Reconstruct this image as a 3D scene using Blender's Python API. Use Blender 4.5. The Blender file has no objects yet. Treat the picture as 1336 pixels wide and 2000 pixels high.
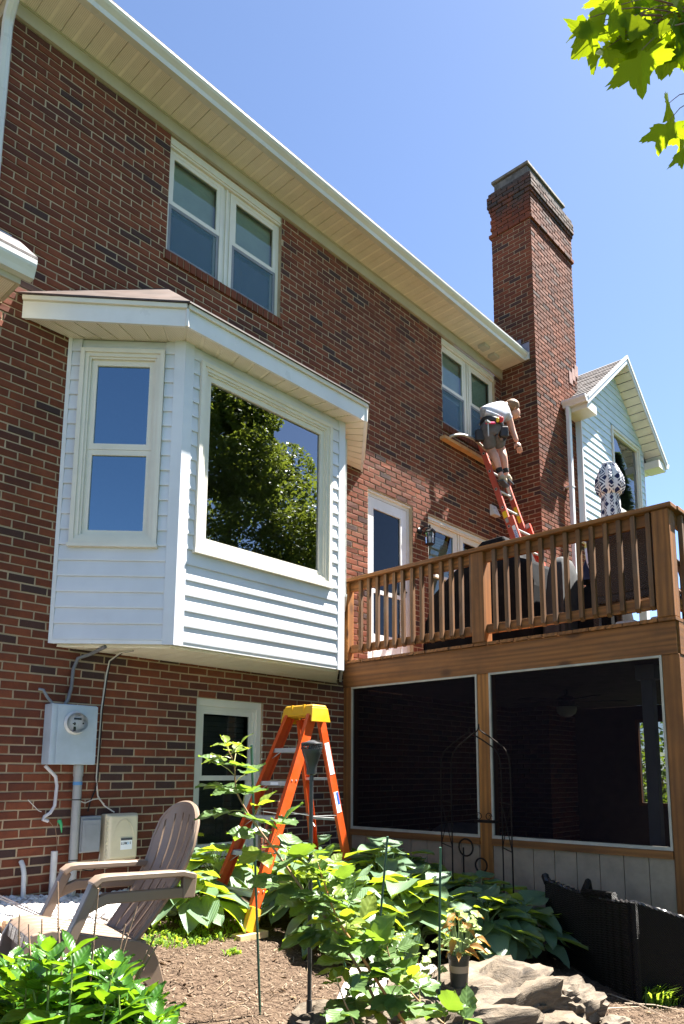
import bpy, bmesh, math, random
from mathutils import Vector, Matrix, noise as mnoise
R = random.Random(7)
PI = math.pi
rad = math.radians
scene = bpy.context.scene
COL = scene.collection

# ------------------------------------------------------------------ camera
CAM = Vector((0.0, -5.536, 0.0))
YAW, PITCH, ROLL = rad(48.138), rad(8.806), rad(0.079)
FPX, PX, PY = 1425.2, 715.0, 1288.8
_f = Vector((math.sin(YAW) * math.cos(PITCH), math.cos(YAW) * math.cos(PITCH), math.sin(PITCH)))
_r = Vector((math.cos(YAW), -math.sin(YAW), 0))
_u = _r.cross(_f)
_r2 = _r * math.cos(ROLL) + _u * math.sin(ROLL)
_u2 = _u * math.cos(ROLL) - _r * math.sin(ROLL)
cd = bpy.data.cameras.new('camera')
cam = bpy.data.objects.new('camera', cd)
COL.objects.link(cam)
cam.matrix_world = Matrix(((_r2.x, _u2.x, -_f.x, CAM.x), (_r2.y, _u2.y, -_f.y, CAM.y), (_r2.z, _u2.z, -_f.z, CAM.z), (0, 0, 0, 1)))
cd.sensor_fit = 'VERTICAL'
cd.sensor_height = 36.0
cd.sensor_width = 24.0
cd.lens = 36.0 * FPX / 2000.0
cd.shift_x = -(PX - 668.0) / 2000.0
cd.shift_y = (PY - 1000.0) / 2000.0
cd.clip_start = 0.05
cd.clip_end = 500.0
scene.camera = cam

# ------------------------------------------------------------------ world, sun, exposure
SUN = Vector((2.4, -1.0, 4.87)).normalized()
elev = math.asin(SUN.z)
azim = math.atan2(SUN.x, SUN.y)
world = bpy.data.worlds.new('World')
scene.world = world
world.use_nodes = True
wn = world.node_tree
for n_ in list(wn.nodes):
    wn.nodes.remove(n_)
wo = wn.nodes.new('ShaderNodeOutputWorld')
wb = wn.nodes.new('ShaderNodeBackground')
sk = wn.nodes.new('ShaderNodeTexSky')
sk.sky_type = 'NISHITA'
sk.sun_disc = False
sk.sun_elevation = elev
sk.sun_rotation = azim
sk.air_density = 0.6
sk.dust_density = 0.3
sk.ozone_density = 2.3
wb.inputs['Strength'].default_value = 0.05
wn.links.new(sk.outputs[0], wb.inputs[0])
wn.links.new(wb.outputs[0], wo.inputs[0])
sl = bpy.data.lights.new('sun', 'SUN')
sl.energy = 5.0
sl.angle = rad(0.53)
sl.color = (1.0, 0.955, 0.88)
so = bpy.data.objects.new('sun', sl)
COL.objects.link(so)
so.location = (10, -6, 20)
so.rotation_euler = SUN.to_track_quat('Z', 'Y').to_euler()
scene.view_settings.view_transform = 'Standard'
scene.view_settings.look = 'None'
scene.view_settings.gamma = 1.0
scene.view_settings.use_curve_mapping = False
scene.view_settings.exposure = 2.8
try:
    scene.cycles.max_bounces = 10
    scene.cycles.transparent_max_bounces = 16
    scene.cycles.use_denoising = True
except Exception:
    pass

# ------------------------------------------------------------------ helpers
def lerp(a, b, t):
    return a + (b - a) * t

def ray(px, py):
    return _r2 * ((px - PX) / FPX) - _u2 * ((py - PY) / FPX) + _f

def on_y(px, py, Y):
    d = ray(px, py)
    return CAM + d * ((Y - CAM.y) / d.y)

def at_depth(px, py, dep):
    return CAM + ray(px, py) * dep

def proj(p):
    d = Vector(p) - CAM
    z = d.dot(_f)
    return (PX + FPX * d.dot(_r2) / z, PY - FPX * d.dot(_u2) / z, z)

def gz(x, y):
    """Height of the yard's ground, falling away from the house and to the right."""
    yy = max(min(y, 0.5), -9.0)
    xx = max(min(x, 12.0), -6.0)
    return -0.9 + 0.11 * yy - 0.07 * (xx - 2.4)

class MB:
    def __init__(self):
        self.v, self.f, self.t = [], [], []
    def add(self, vs, fs, tone=0.0):
        o = len(self.v)
        self.v.extend([tuple(p) for p in vs])
        for q in fs:
            self.f.append(tuple(i + o for i in q))
            self.t.append(tone)
        return self
    def box(self, a, b, tone=0.0):
        x0, y0, z0 = a; x1, y1, z1 = b
        x0, x1 = min(x0, x1), max(x0, x1); y0, y1 = min(y0, y1), max(y0, y1); z0, z1 = min(z0, z1), max(z0, z1)
        return self.add([(x0,y0,z0),(x1,y0,z0),(x1,y1,z0),(x0,y1,z0),(x0,y0,z1),(x1,y0,z1),(x1,y1,z1),(x0,y1,z1)],
                        [(0,3,2,1),(4,5,6,7),(0,1,5,4),(1,2,6,5),(2,3,7,6),(3,0,4,7)], tone)
    def obox(self, c, ux, uy, uz, sx, sy, sz, tone=0.0):
        """Box centred at c with half sizes along three axes."""
        c = Vector(c); ux = Vector(ux); uy = Vector(uy); uz = Vector(uz)
        vs = []
        for k in (-1, 1):
            for (i, j) in ((-1,-1),(1,-1),(1,1),(-1,1)):
                vs.append(c + ux*(sx*i) + uy*(sy*j) + uz*(sz*k))
        return self.add(vs, [(0,3,2,1),(4,5,6,7),(0,1,5,4),(1,2,6,5),(2,3,7,6),(3,0,4,7)], tone)
    def beam(self, p, q, w, h, up=(0,0,1), tone=0.0):
        """Bar of w x h from p to q."""
        p = Vector(p); q = Vector(q); d = (q - p); L = d.length; d.normalize()
        up = Vector(up); s = d.cross(up)
        if s.length < 1e-4:
            s = d.cross(Vector((1,0,0)))
        s.normalize(); t = s.cross(d)
        return self.obox((p+q)/2, d, s, t, L/2, w/2, h/2, tone)
    def tube(self, pts, r, n=8, cap=True, tone=0.0):
        pts = [Vector(p) for p in pts]
        m = len(pts)
        rs = r if isinstance(r, (list, tuple)) else [r]*m
        vs, fs = [], []
        prev = None
        for i, p in enumerate(pts):
            d = (pts[min(i+1, m-1)] - pts[max(i-1, 0)]).normalized()
            if prev is None:
                a = d.cross(Vector((0,0,1)))
                if a.length < 1e-3: a = d.cross(Vector((1,0,0)))
            else:
                a = prev - d*prev.dot(d)
                if a.length < 1e-5: a = d.cross(Vector((0.3,1,0.2)))
            a.normalize(); prev = a
            b = d.cross(a)
            for k in range(n):
                th = 2*PI*k/n
                vs.append(p + (a*math.cos(th) + b*math.sin(th))*rs[i])
        for i in range(m-1):
            for k in range(n):
                k2 = (k+1) % n
                fs.append((i*n+k, i*n+k2, (i+1)*n+k2, (i+1)*n+k))
        if cap:
            fs.append(tuple(range(n-1, -1, -1)))
            fs.append(tuple((m-1)*n+k for k in range(n)))
        return self.add(vs, fs, tone)
    def lathe(self, c, prof, n=20, ax=(0,0,1), tone=0.0):
        c = Vector(c); ax = Vector(ax).normalized()
        a = ax.cross(Vector((0,0,1)))
        if a.length < 1e-3: a = Vector((1,0,0))
        a.normalize(); b = ax.cross(a)
        vs, fs = [], []
        for (r_, h) in prof:
            for k in range(n):
                th = 2*PI*k/n
                vs.append(c + ax*h + (a*math.cos(th)+b*math.sin(th))*r_)
        for i in range(len(prof)-1):
            for k in range(n):
                k2 = (k+1) % n
                fs.append((i*n+k, i*n+k2, (i+1)*n+k2, (i+1)*n+k))
        fs.append(tuple(range(n-1,-1,-1))); fs.append(tuple((len(prof)-1)*n+k for k in range(n)))
        return self.add(vs, fs, tone)
    def prism(self, poly, d, tone=0.0):
        """Extrude a planar polygon (list of points) by vector d."""
        n = len(poly); d = Vector(d)
        vs = [Vector(p) for p in poly] + [Vector(p)+d for p in poly]
        fs = [tuple(range(n-1,-1,-1)), tuple(range(n,2*n))]
        for i in range(n):
            j = (i+1) % n
            fs.append((i, j, n+j, n+i))
        return self.add(vs, fs, tone)
    def ball(self, c, rx, ry, rz, nu=10, nv=6, tone=0.0):
        c = Vector(c)
        vs = [c+Vector((0,0,-rz))]; fs = []
        for i in range(1, nv):
            ph = -PI/2 + PI*i/nv
            for k in range(nu):
                th = 2*PI*k/nu
                vs.append(c+Vector((rx*math.cos(ph)*math.cos(th), ry*math.cos(ph)*math.sin(th), rz*math.sin(ph))))
        vs.append(c+Vector((0,0,rz)))
        for k in range(nu):
            k2=(k+1)%nu
            fs.append((0,1+k2,1+k))
            for i in range(nv-2):
                a=1+i*nu
                fs.append((a+k,a+k2,a+nu+k2,a+nu+k))
            fs.append((1+(nv-2)*nu+k,1+(nv-2)*nu+k2,len(vs)-1))
        return self.add(vs, fs, tone)
    def mesh(self, name, mat=None, smooth=False, shift=None):
        me = bpy.data.meshes.new(name)
        vs = self.v
        if shift is not None:
            vs = [(p[0]-shift[0], p[1]-shift[1], p[2]-shift[2]) for p in vs]
        me.from_pydata(vs, [], self.f)
        at = me.attributes.new('tone', 'FLOAT', 'FACE')
        at.data.foreach_set('value', self.t)
        if mat: me.materials.append(mat)
        if smooth:
            me.shade_smooth()
            try: me.set_sharp_from_angle(angle=rad(40))
            except Exception: pass
        me.validate()
        return me
    def build(self, name, mat, parent=None, smooth=False, bevel=0.0, solid=0.0, sub=0):
        xs = [p[0] for p in self.v]; ys = [p[1] for p in self.v]; zs = [p[2] for p in self.v]
        base = Vector(((min(xs)+max(xs))/2, (min(ys)+max(ys))/2, min(zs)))
        me = self.mesh(name, mat, smooth, base)
        o = bpy.data.objects.new(name, me)
        COL.objects.link(o)
        put(o, base, parent)
        if solid:
            m = o.modifiers.new('solid', 'SOLIDIFY'); m.thickness = solid; m.offset = 0
        if bevel:
            m = o.modifiers.new('bevel', 'BEVEL'); m.width = bevel; m.segments = 2; m.limit_method = 'ANGLE'; m.angle_limit = rad(40)
        if sub:
            m = o.modifiers.new('sub', 'SUBSURF'); m.levels = sub; m.render_levels = sub
        return o

WL = {}
def wloc(o):
    return WL[o.name]
def put(o, base, parent=None):
    WL[o.name] = Vector(base)
    if parent is not None:
        o.parent = parent
        o.location = Vector(base) - WL[parent.name]
    else:
        o.location = base
def empty(name, loc):
    o = bpy.data.objects.new(name, None)
    o.empty_display_size = 0.1
    COL.objects.link(o)
    put(o, Vector(loc))
    return o
def tag(o, label=None, cat=None, group=None, kind=None):
    if label: o['label'] = label
    if cat: o['category'] = cat
    if group: o['group'] = group
    if kind: o['kind'] = kind
    return o
def inst(name, me, base, parent, rot=None, scale=None):
    """One more object on shared mesh data; base is in world space."""
    o = bpy.data.objects.new(name, me)
    COL.objects.link(o)
    put(o, base, parent)
    if rot is not None:
        o.rotation_mode = 'QUATERNION'; o.rotation_quaternion = rot
    if scale is not None:
        o.scale = scale
    return o
_txt = {}
def letters(name, text, size, loc, xax, yax, mat, parent, depth=0.001, bold=True, align='CENTER'):
    """Flat lettering as a mesh: xax reading direction, yax up."""
    cu = bpy.data.curves.new('txt', 'FONT')
    cu.body = text; cu.size = size; cu.extrude = depth; cu.resolution_u = 2
    cu.align_x = align; cu.align_y = 'CENTER'
    if bold: cu.offset = size*0.02
    to = bpy.data.objects.new('txt', cu)
    COL.objects.link(to)
    dg = bpy.context.evaluated_depsgraph_get()
    me = bpy.data.meshes.new_from_object(to.evaluated_get(dg))
    bpy.data.objects.remove(to)
    me.materials.clear(); me.materials.append(mat)
    o = bpy.data.objects.new(name, me)
    COL.objects.link(o)
    xa = Vector(xax).normalized(); za = xa.cross(Vector(yax)).normalized(); ya = za.cross(xa)
    put(o, Vector(loc), parent)
    o.rotation_mode = 'QUATERNION'
    o.rotation_quaternion = Matrix((xa, ya, za)).transposed().to_quaternion()
    return o

# ------------------------------------------------------------------ materials
class NT:
    def __init__(self, name):
        self.m = bpy.data.materials.new(name); self.m.use_nodes = True
        self.t = self.m.node_tree
        for n in list(self.t.nodes): self.t.nodes.remove(n)
        self.out = self.n('ShaderNodeOutputMaterial')
    def n(self, typ, **kw):
        nd = self.t.nodes.new(typ)
        for k, v in kw.items(): setattr(nd, k, v)
        return nd
    def l(self, a, b): self.t.links.new(a, b)
    def noise(self, scale, detail=4, rough=0.55, vec=None, dist=0.0):
        n = self.n('ShaderNodeTexNoise'); n.inputs['Scale'].default_value = scale
        n.inputs['Detail'].default_value = detail; n.inputs['Roughness'].default_value = rough
        n.inputs['Distortion'].default_value = dist
        if vec is not None: self.l(vec, n.inputs['Vector'])
        return n.outputs['Fac']
    def ramp(self, fac, stops, interp='LINEAR'):
        r = self.n('ShaderNodeValToRGB'); r.color_ramp.interpolation = interp
        els = r.color_ramp.elements
        while len(els) < len(stops): els.new(0.5)
        for e, (p, c) in zip(els, stops):
            e.position = p; e.color = (c[0], c[1], c[2], 1) if isinstance(c, (tuple, list)) else (c, c, c, 1)
        self.l(fac, r.inputs[0]); return r.outputs[0]
    def mix(self, fac, a, b, mode='MIX'):
        m = self.n('ShaderNodeMix', data_type='RGBA', blend_type=mode)
        for s, v in ((m.inputs[0], fac), (m.inputs[6], a), (m.inputs[7], b)):
            if isinstance(v, (int, float)): s.default_value = v
            elif isinstance(v, (tuple, list)): s.default_value = (v[0], v[1], v[2], 1)
            else: self.l(v, s)
        return m.outputs[2]
    def math(self, op, a, b=None, c=None):
        m = self.n('ShaderNodeMath', operation=op)
        for s, v in zip(m.inputs, (a, b, c)):
            if v is None: continue
            if isinstance(v, (int, float)): s.default_value = v
            else: self.l(v, s)
        return m.outputs[0]
    def bump(self, h, strength=0.3, dist=0.01):
        b = self.n('ShaderNodeBump'); b.inputs['Strength'].default_value = strength; b.inputs['Distance'].default_value = dist
        self.l(h, b.inputs['Height']); return b.outputs[0]
    def pos(self): return self.n('ShaderNodeNewGeometry').outputs['Position']
    def obj(self): return self.n('ShaderNodeTexCoord').outputs['Object']
    def rnd(self): return self.n('ShaderNodeObjectInfo').outputs['Random']
    def scale(self, vec, s, off=None):
        m = self.n('ShaderNodeMapping'); self.l(vec, m.inputs[0]); m.inputs['Scale'].default_value = s
        if off is not None: self.l(off, m.inputs['Location'])
        return m.outputs[0]
    def sep(self, vec):
        s = self.n('ShaderNodeSeparateXYZ'); self.l(vec, s.inputs[0]); return s.outputs
    def pbsdf(self, col, rough=0.6, normal=None, metal=0.0, spec=0.5, drough=0.0):
        p = self.n('ShaderNodeBsdfPrincipled')
        p.inputs['Diffuse Roughness'].default_value = drough
        for s, v in ((p.inputs['Base Color'], col), (p.inputs['Roughness'], rough), (p.inputs['Metallic'], metal), (p.inputs['Specular IOR Level'], spec)):
            if isinstance(v, (int, float)): s.default_value = v
            elif isinstance(v, (tuple, list)): s.default_value = (v[0], v[1], v[2], 1)
            else: self.l(v, s)
        if normal is not None: self.l(normal, p.inputs['Normal'])
        return p.outputs[0]
    def done(self, sh): self.l(sh, self.out.inputs[0]); return self.m

def plain(name, col, rough=0.5, var=0.12, scale=6.0, bump=0.05, metal=0.0, spec=0.5, bscale=60.0):
    t = NT(name); p = t.pos()
    n = t.noise(scale, 5, 0.6, p)
    dark = tuple(c*(1-var*1.6) for c in col); lite = tuple(min(c*(1+var), 1) for c in col)
    c = t.ramp(n, [(0.3, dark), (0.62, lite)])
    b = t.bump(t.noise(bscale, 4, 0.6, p), bump, 0.004) if bump else None
    r = t.ramp(t.noise(scale*2.3, 3, 0.5, p), [(0.3, max(rough-0.1, 0.03)), (0.7, min(rough+0.1, 1))])
    return t.done(t.pbsdf(c, r, b, metal, spec))

def m_brick():
    t = NT('brick'); p = t.pos()
    at = t.n('ShaderNodeAttribute', attribute_name='tone')
    rn = t.math('MULTIPLY', t.math('SUBTRACT', t.rnd(), 0.5), 0.0)
    tone = t.math('ADD', at.outputs['Fac'], rn)
    c = t.ramp(tone, [(0.0, (0.040,0.027,0.027)), (0.09, (0.055,0.030,0.026)), (0.15, (0.078,0.030,0.021)), (0.22, (0.112,0.034,0.019)), (0.5, (0.142,0.041,0.020)), (0.8, (0.182,0.053,0.025)), (0.93, (0.18,0.055,0.027)), (1.0, (0.15,0.075,0.048))])
    c = t.mix(t.ramp(t.noise(0.9, 5, 0.6, t.scale(p, (1.8, 1.8, .5))), [(0.44, 0.0), (0.74, 0.5)]), c, (0.05,0.022,0.016))
    n1 = t.noise(14, 6, 0.65, p); n2 = t.noise(90, 4, 0.6, p)
    c = t.mix(t.ramp(n1, [(0.40, 0.0), (0.75, 0.45)]), c, (0.05,0.02,0.016))
    c = t.mix(t.ramp(n2, [(0.58, 0.0), (0.82, 0.3)]), c, (0.26,0.11,0.065))
    z = t.sep(p)[2]
    soot = t.ramp(t.math('ADD', z, t.math('MULTIPLY', t.math('SUBTRACT', t.noise(3.2, 5, 0.65, p), 0.5), 1.5)), [(0, 0), (1, 0)])
    sm = t.n('ShaderNodeMapRange'); t.l(t.math('ADD', z, t.math('MULTIPLY', t.math('SUBTRACT', t.noise(3.2, 5, 0.65, p), 0.5), 1.6)), sm.inputs[0])
    sm.inputs[1].default_value = 8.75; sm.inputs[2].default_value = 9.3; sm.inputs[3].default_value = 0; sm.inputs[4].default_value = 0.85
    c = t.mix(sm.outputs[0], c, (0.045,0.04,0.036))
    h = t.math('ADD', t.math('MULTIPLY', n2, 0.4), n1)
    return t.done(t.pbsdf(c, 0.9, t.bump(h, 0.22, 0.005), 0, 0.2, 0.0))

def m_mortar(name='mortar', col=(0.42,0.325,0.215)):
    t = NT(name); p = t.pos()
    c = t.ramp(t.noise(5, 6, 0.65, p), [(0.3, tuple(x*0.62 for x in col)), (0.65, col)])
    return t.done(t.pbsdf(c, 0.95, t.bump(t.noise(120, 4, 0.7, p), 0.6, 0.002), 0, 0.2, 0.0))

def m_wood(name, axis, col=(0.30,0.118,0.030), dark=(0.06,0.025,0.010), grey=0.14):
    """Stained pine; grain runs along axis 0, 1 or 2 of the object."""
    t = NT(name); o = t.obj(); rn = t.rnd()
    cx = t.n('ShaderNodeCombineXYZ')
    for i in range(3): t.l(t.math('MULTIPLY', rn, 17.0+i*7.3), cx.inputs[i])
    sc = [9.0, 9.0, 9.0]; sc[axis] = 0.55
    v = t.scale(o, sc, cx.outputs[0])
    w = t.n('ShaderNodeTexWave', wave_type='RINGS', rings_direction='XYZ'[axis], wave_profile='SIN')
    w.inputs['Scale'].default_value = 0.8; w.inputs['Distortion'].default_value = 9.0; w.inputs['Detail'].default_value = 2; w.inputs['Detail Scale'].default_value = 0.8
    t.l(v, w.inputs['Vector'])
    sf = [42.0, 42.0, 42.0]; sf[axis] = 1.1
    fine = t.noise(1.0, 4, 0.6, t.scale(o, sf, cx.outputs[0]))
    g = t.math('ADD', t.math('MULTIPLY', w.outputs['Fac'], .28), t.math('MULTIPLY', fine, .72))
    c = t.ramp(g, [(0.2, tuple(lerp(a, b, 0.12) for a, b in zip(dark, col))), (0.42, tuple(x*.72 for x in col)), (0.6, col), (0.85, tuple(min(1, x*1.35) for x in col))])
    p = t.pos()
    ss = [9.0, 9.0, 9.0]; ss[axis] = 0.9
    st = t.ramp(t.math('ADD', t.math('MULTIPLY', t.noise(1.0, 5, .6, t.scale(o, ss, cx.outputs[0])), .6), t.math('MULTIPLY', t.noise(2.2, 6, 0.65, p), .4)), [(0.47, 0.0), (0.66, 0.9)])
    c = t.mix(st, c, dark)
    gr = t.ramp(t.noise(2.3, 5, 0.6, t.scale(p, (1, 1, 1.5))), [(0.47, 0.0), (0.7, grey)])
    c = t.mix(gr, c, (0.13,0.10,0.078))
    kv = [3.4, 3.4, 3.4]; kv[axis] = 1.9
    vo = t.n('ShaderNodeTexVoronoi'); vo.inputs['Scale'].default_value = 1.0; t.l(t.scale(o, kv, cx.outputs[0]), vo.inputs['Vector'])
    kn = t.ramp(vo.outputs['Distance'], [(0.10, 1.0), (0.19, 0.0)])
    c = t.mix(kn, c, (0.03,0.012,0.006))
    c = t.mix(t.math('MULTIPLY', rn, .6), c, tuple(x*0.45 for x in col))
    return t.done(t.pbsdf(c, 0.68, t.bump(g, 0.15, 0.003), 0, 0.3))

def m_leaf(name, c0, c1, trans, rough=0.42, tfac=0.4, spec=0.5, vein=18.0, bump=0.2, pin=False):
    t = NT(name); o = t.obj(); rn = t.rnd()
    n = t.noise(9, 3, 0.5, t.pos())
    c = t.mix(t.math('ADD', t.math('MULTIPLY', rn, 0.7), t.math('MULTIPLY', n, 0.3)), c0, c1)
    x = t.sep(o)
    # fine ribs that run with the leaf from the stalk
    w = t.n('ShaderNodeTexWave', wave_type='BANDS', bands_direction='X')
    w.inputs['Scale'].default_value = vein; w.inputs['Distortion'].default_value = 0.6
    if pin:
        cv = t.n('ShaderNodeCombineXYZ'); t.l(t.math('SUBTRACT', x[1], t.math('MULTIPLY', t.math('ABSOLUTE', x[0]), 0.85)), cv.inputs[0]); t.l(cv.outputs[0], w.inputs['Vector'])
    else:
        t.l(o, w.inputs['Vector'])
    b = t.bump(w.outputs['Fac'], bump, 0.004)
    c = t.mix(t.ramp(w.outputs['Fac'], [(0.0, 0.25), (0.3, 0.0)]), c, tuple(x_*0.6 for x_ in c0))
    if pin: c = t.mix(t.ramp(t.math('ABSOLUTE', x[0]), [(0.0, 0.5), (0.0025, 0.0)]), c, tuple(min(1, q*1.8) for q in c1))
    pb = t.pbsdf(c, rough, b, 0, spec)
    tr = t.n('ShaderNodeBsdfTranslucent')
    t.l(t.mix(rn, trans, tuple(x_*0.72 for x_ in trans)), tr.inputs['Color'])
    ms = t.n('ShaderNodeMixShader'); ms.inputs[0].default_value = tfac
    t.l(pb, ms.inputs[1]); t.l(tr.outputs[0], ms.inputs[2])
    return t.done(ms.outputs[0])

def m_glass(name, tint=(0.55,0.6,0.6), ior=1.75, rough=0.0, gcol=(0.92,0.96,1.0)):
    t = NT(name)
    fr = t.n('ShaderNodeFresnel'); fr.inputs[0].default_value = ior
    p = t.pos()
    nb = t.bump(t.noise(1.6, 2, 0.5, p), 0.02, 0.05)
    t.l(nb, fr.inputs[1])
    tr = t.n('ShaderNodeBsdfTransparent'); tr.inputs[0].default_value = (*tint, 1)
    gl = t.n('ShaderNodeBsdfGlossy'); gl.inputs['Roughness'].default_value = rough; gl.inputs['Color'].default_value = (*gcol, 1)
    t.l(nb, gl.inputs['Normal'])
    ms = t.n('ShaderNodeMixShader'); t.l(fr.outputs[0], ms.inputs[0]); t.l(tr.outputs[0], ms.inputs[1]); t.l(gl.outputs[0], ms.inputs[2])
    return t.done(ms.outputs[0])

def m_screen(name, col=(0.02,0.02,0.02), open_=0.35):
    t = NT(name)
    tr = t.n('ShaderNodeBsdfTransparent')
    df = t.n('ShaderNodeBsdfDiffuse'); df.inputs[0].default_value = (*col, 1)
    ms = t.n('ShaderNodeMixShader'); ms.inputs[0].default_value = open_
    t.l(df.outputs[0], ms.inputs[1]); t.l(tr.outputs[0], ms.inputs[2])
    return t.done(ms.outputs[0])

def m_soffit(name, col, axis=0):
    """Vented vinyl: rows of small punched holes."""
    t = NT(name); p = t.pos(); s = t.sep(p)
    a = t.math('MULTIPLY', s[0], 2*PI/0.027); b = t.math('MULTIPLY', s[1], 2*PI/0.027)
    d = t.math('MULTIPLY', t.math('SINE', t.math('ADD', a, b)), t.math('SINE', t.math('SUBTRACT', a, b)))
    hole = t.ramp(d, [(0.42, 0.0), (0.55, 1.0)])
    c = t.ramp(t.noise(4, 5, 0.6, p), [(0.3, tuple(x*0.88 for x in col)), (0.65, col)])
    c = t.mix(t.math('MULTIPLY', hole, 0.62), c, tuple(x*0.22 for x in col))
    return t.done(t.pbsdf(c, 0.45, t.bump(hole, 0.15, 0.003), 0, 0.4))

BRICK = m_brick(); MORTAR = m_mortar()
VINYL = plain('vinyl_siding', (0.54,0.56,0.60), 0.45, 0.07, 1.3, 0.06, bscale=35)
VINYLW = plain('vinyl_siding_blue', (0.50,0.58,0.64), 0.45, 0.05, 3, 0.05, bscale=35)
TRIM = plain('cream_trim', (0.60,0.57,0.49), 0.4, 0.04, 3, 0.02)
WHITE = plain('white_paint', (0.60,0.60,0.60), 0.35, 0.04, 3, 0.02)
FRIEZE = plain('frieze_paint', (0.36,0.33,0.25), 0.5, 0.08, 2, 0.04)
ALU = plain('gutter_paint', (0.50,0.51,0.48), 0.32, 0.06, 2, 0.03)
SOFFIT = m_soffit('vented_soffit', (0.70,0.655,0.56))
SOFFITB = plain('soffit_solid', (0.70,0.655,0.56), 0.45, 0.06, 3, 0.03)
ROOFBR = plain('brown_metal_roof', (0.052,0.031,0.024), 0.6, 0.25, 3, 0.12)
SHINGLE = plain('roof_shingle', (0.115,0.10,0.098), 0.9, 0.35, 14, 0.6)
FLASH = plain('lead_flashing', (0.24,0.20,0.23), 0.5, 0.2, 6, 0.2)
GLASS = m_glass('window_glass', (0.66,0.74,0.68), 1.65)
GLASSD = m_glass('picture_glass', (0.30,0.33,0.32), 3.0)
GLASSL = m_glass('side_pane_glass', (0.25,0.28,0.30), 3.5, 0.0, (0.58,0.84,1.0))
GLASSDR = m_glass('door_glass', (0.4,0.4,0.4), 1.38)
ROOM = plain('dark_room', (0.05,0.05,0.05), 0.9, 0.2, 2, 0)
BLIND = plain('blind', (0.50,0.53,0.45), 0.6, 0.06, 3, 0.02)
SCRW = m_screen('window_screen', (0.12,0.20,0.27), 0.5)  # blue put into the mesh colour to imitate scattered sky light
DKFRAME = plain('screen_frame_grey', (0.17,0.18,0.19), 0.5, 0.1, 5, 0.03)
WX = m_wood('pine_x', 0); WY = m_wood('pine_y', 1); WZ = m_wood('pine_z', 2)
WZG = m_wood('baluster_pine', 2, (0.19,0.088,0.034), (0.05,0.026,0.014), 0.45)
WZO = m_wood('post_pine_bright', 2, (0.36,0.145,0.032), (0.12,0.045,0.014), 0.05)
BLACK = plain('black_metal', (0.010,0.010,0.011), 0.5, 0.3, 8, 0.08, spec=0.3)
DARK = plain('dark_plastic', (0.03,0.03,0.032), 0.4, 0.2, 6, 0.05)
# ------------------------------------------------------------------ plane frames
class PF:
    """A vertical plane: O origin, U along it, N outward. Points are (u, z, d)."""
    def __init__(self, O, U, N):
        self.O = Vector(O); self.U = Vector(U).normalized(); self.N = Vector(N).normalized()
    def p(self, u, z, d=0.0):
        return self.O + self.U*u + self.N*d + Vector((0, 0, z))
    def box(self, mb, u0, u1, z0, z1, d0, d1, tone=0.0):
        c = self.p((u0+u1)/2, (z0+z1)/2, (d0+d1)/2)
        return mb.obox(c, self.U, self.N, (0, 0, 1), abs(u1-u0)/2, abs(d1-d0)/2, abs(z1-z0)/2, tone)
    def ring(self, mb, u0, u1, z0, z1, w, d0, d1, wb=None, wt=None):
        wb = w if wb is None else wb; wt = w if wt is None else wt
        self.box(mb, u0, u0+w, z0, z1, d0, d1); self.box(mb, u1-w, u1, z0, z1, d0, d1)
        self.box(mb, u0+w, u1-w, z1-wt, z1, d0, d1-0.001); self.box(mb, u0+w, u1-w, z0, z0+wb, d0, d1-0.001)
        return mb
    def pane(self, mb, u0, u1, z0, z1, d):
        return mb.add([self.p(u0,z0,d), self.p(u1,z0,d), self.p(u1,z1,d), self.p(u0,z1,d)], [(0,1,2,3)])

MAIN = PF((0,0,0), (1,0,0), (0,-1,0))
CHF = PF((0,-0.61,0), (1,0,0), (0,-1,0))
CHL = PF((9.34,0,0), (0,-1,0), (-1,0,0))     # u = -y
BAYF = PF((3.17,-0.67,0), (1,0,0), (0,-1,0))
BAYL = PF((2.5,0,0), (1,-1,0), (-1,-1,0))
BAYR = PF((5.08,-0.67,0), (1,1,0), (1,-1,0))
WING = PF((0,-0.70,0), (1,0,0), (0,-1,0))

house = empty('brick_house', (5.8, 0, -1.1))
tag(house, 'two storey red brick house with white bay window, cream soffits and tall chimney', 'house')

# ------------------------------------------------------------------ bricks
CH, BL, JO = 0.0677, 0.2032, 0.0125
def tone_pick():
    r = R.random()
    if r < 0.08: return R.uniform(0.0, 0.12)
    if r < 0.22: return R.uniform(0.12, 0.25)
    if r < 0.97: return R.uniform(0.25, 0.86)
    return R.uniform(0.9, 1.0)

def brick_geo(mb, pf, u0, u1, z0, z1, d, back, tone):
    b = 0.004
    j = lambda: R.uniform(-0.0022, 0.0022)
    o = [pf.p(u0, z0, back), pf.p(u1, z0, back), pf.p(u1, z1, back), pf.p(u0, z1, back)]
    m = [pf.p(u0+j(), z0+j(), d-b), pf.p(u1+j(), z0+j(), d-b), pf.p(u1+j(), z1+j(), d-b), pf.p(u0+j(), z1+j(), d-b)]
    f = [pf.p(u0+b+j(), z0+b+j(), d+j()*.95), pf.p(u1-b+j(), z0+b+j(), d+j()*.95), pf.p(u1-b+j(), z1-b+j(), d+j()*.95), pf.p(u0+b+j(), z1-b+j(), d+j()*.95)]
    fs = [(8,9,10,11)]
    for k in range(4):
        n = (k+1) % 4
        fs.append((k, n, 4+n, 4+k)); fs.append((4+k, 4+n, 8+n, 8+k))
    mb.add(o+m+f, fs, tone)

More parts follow.
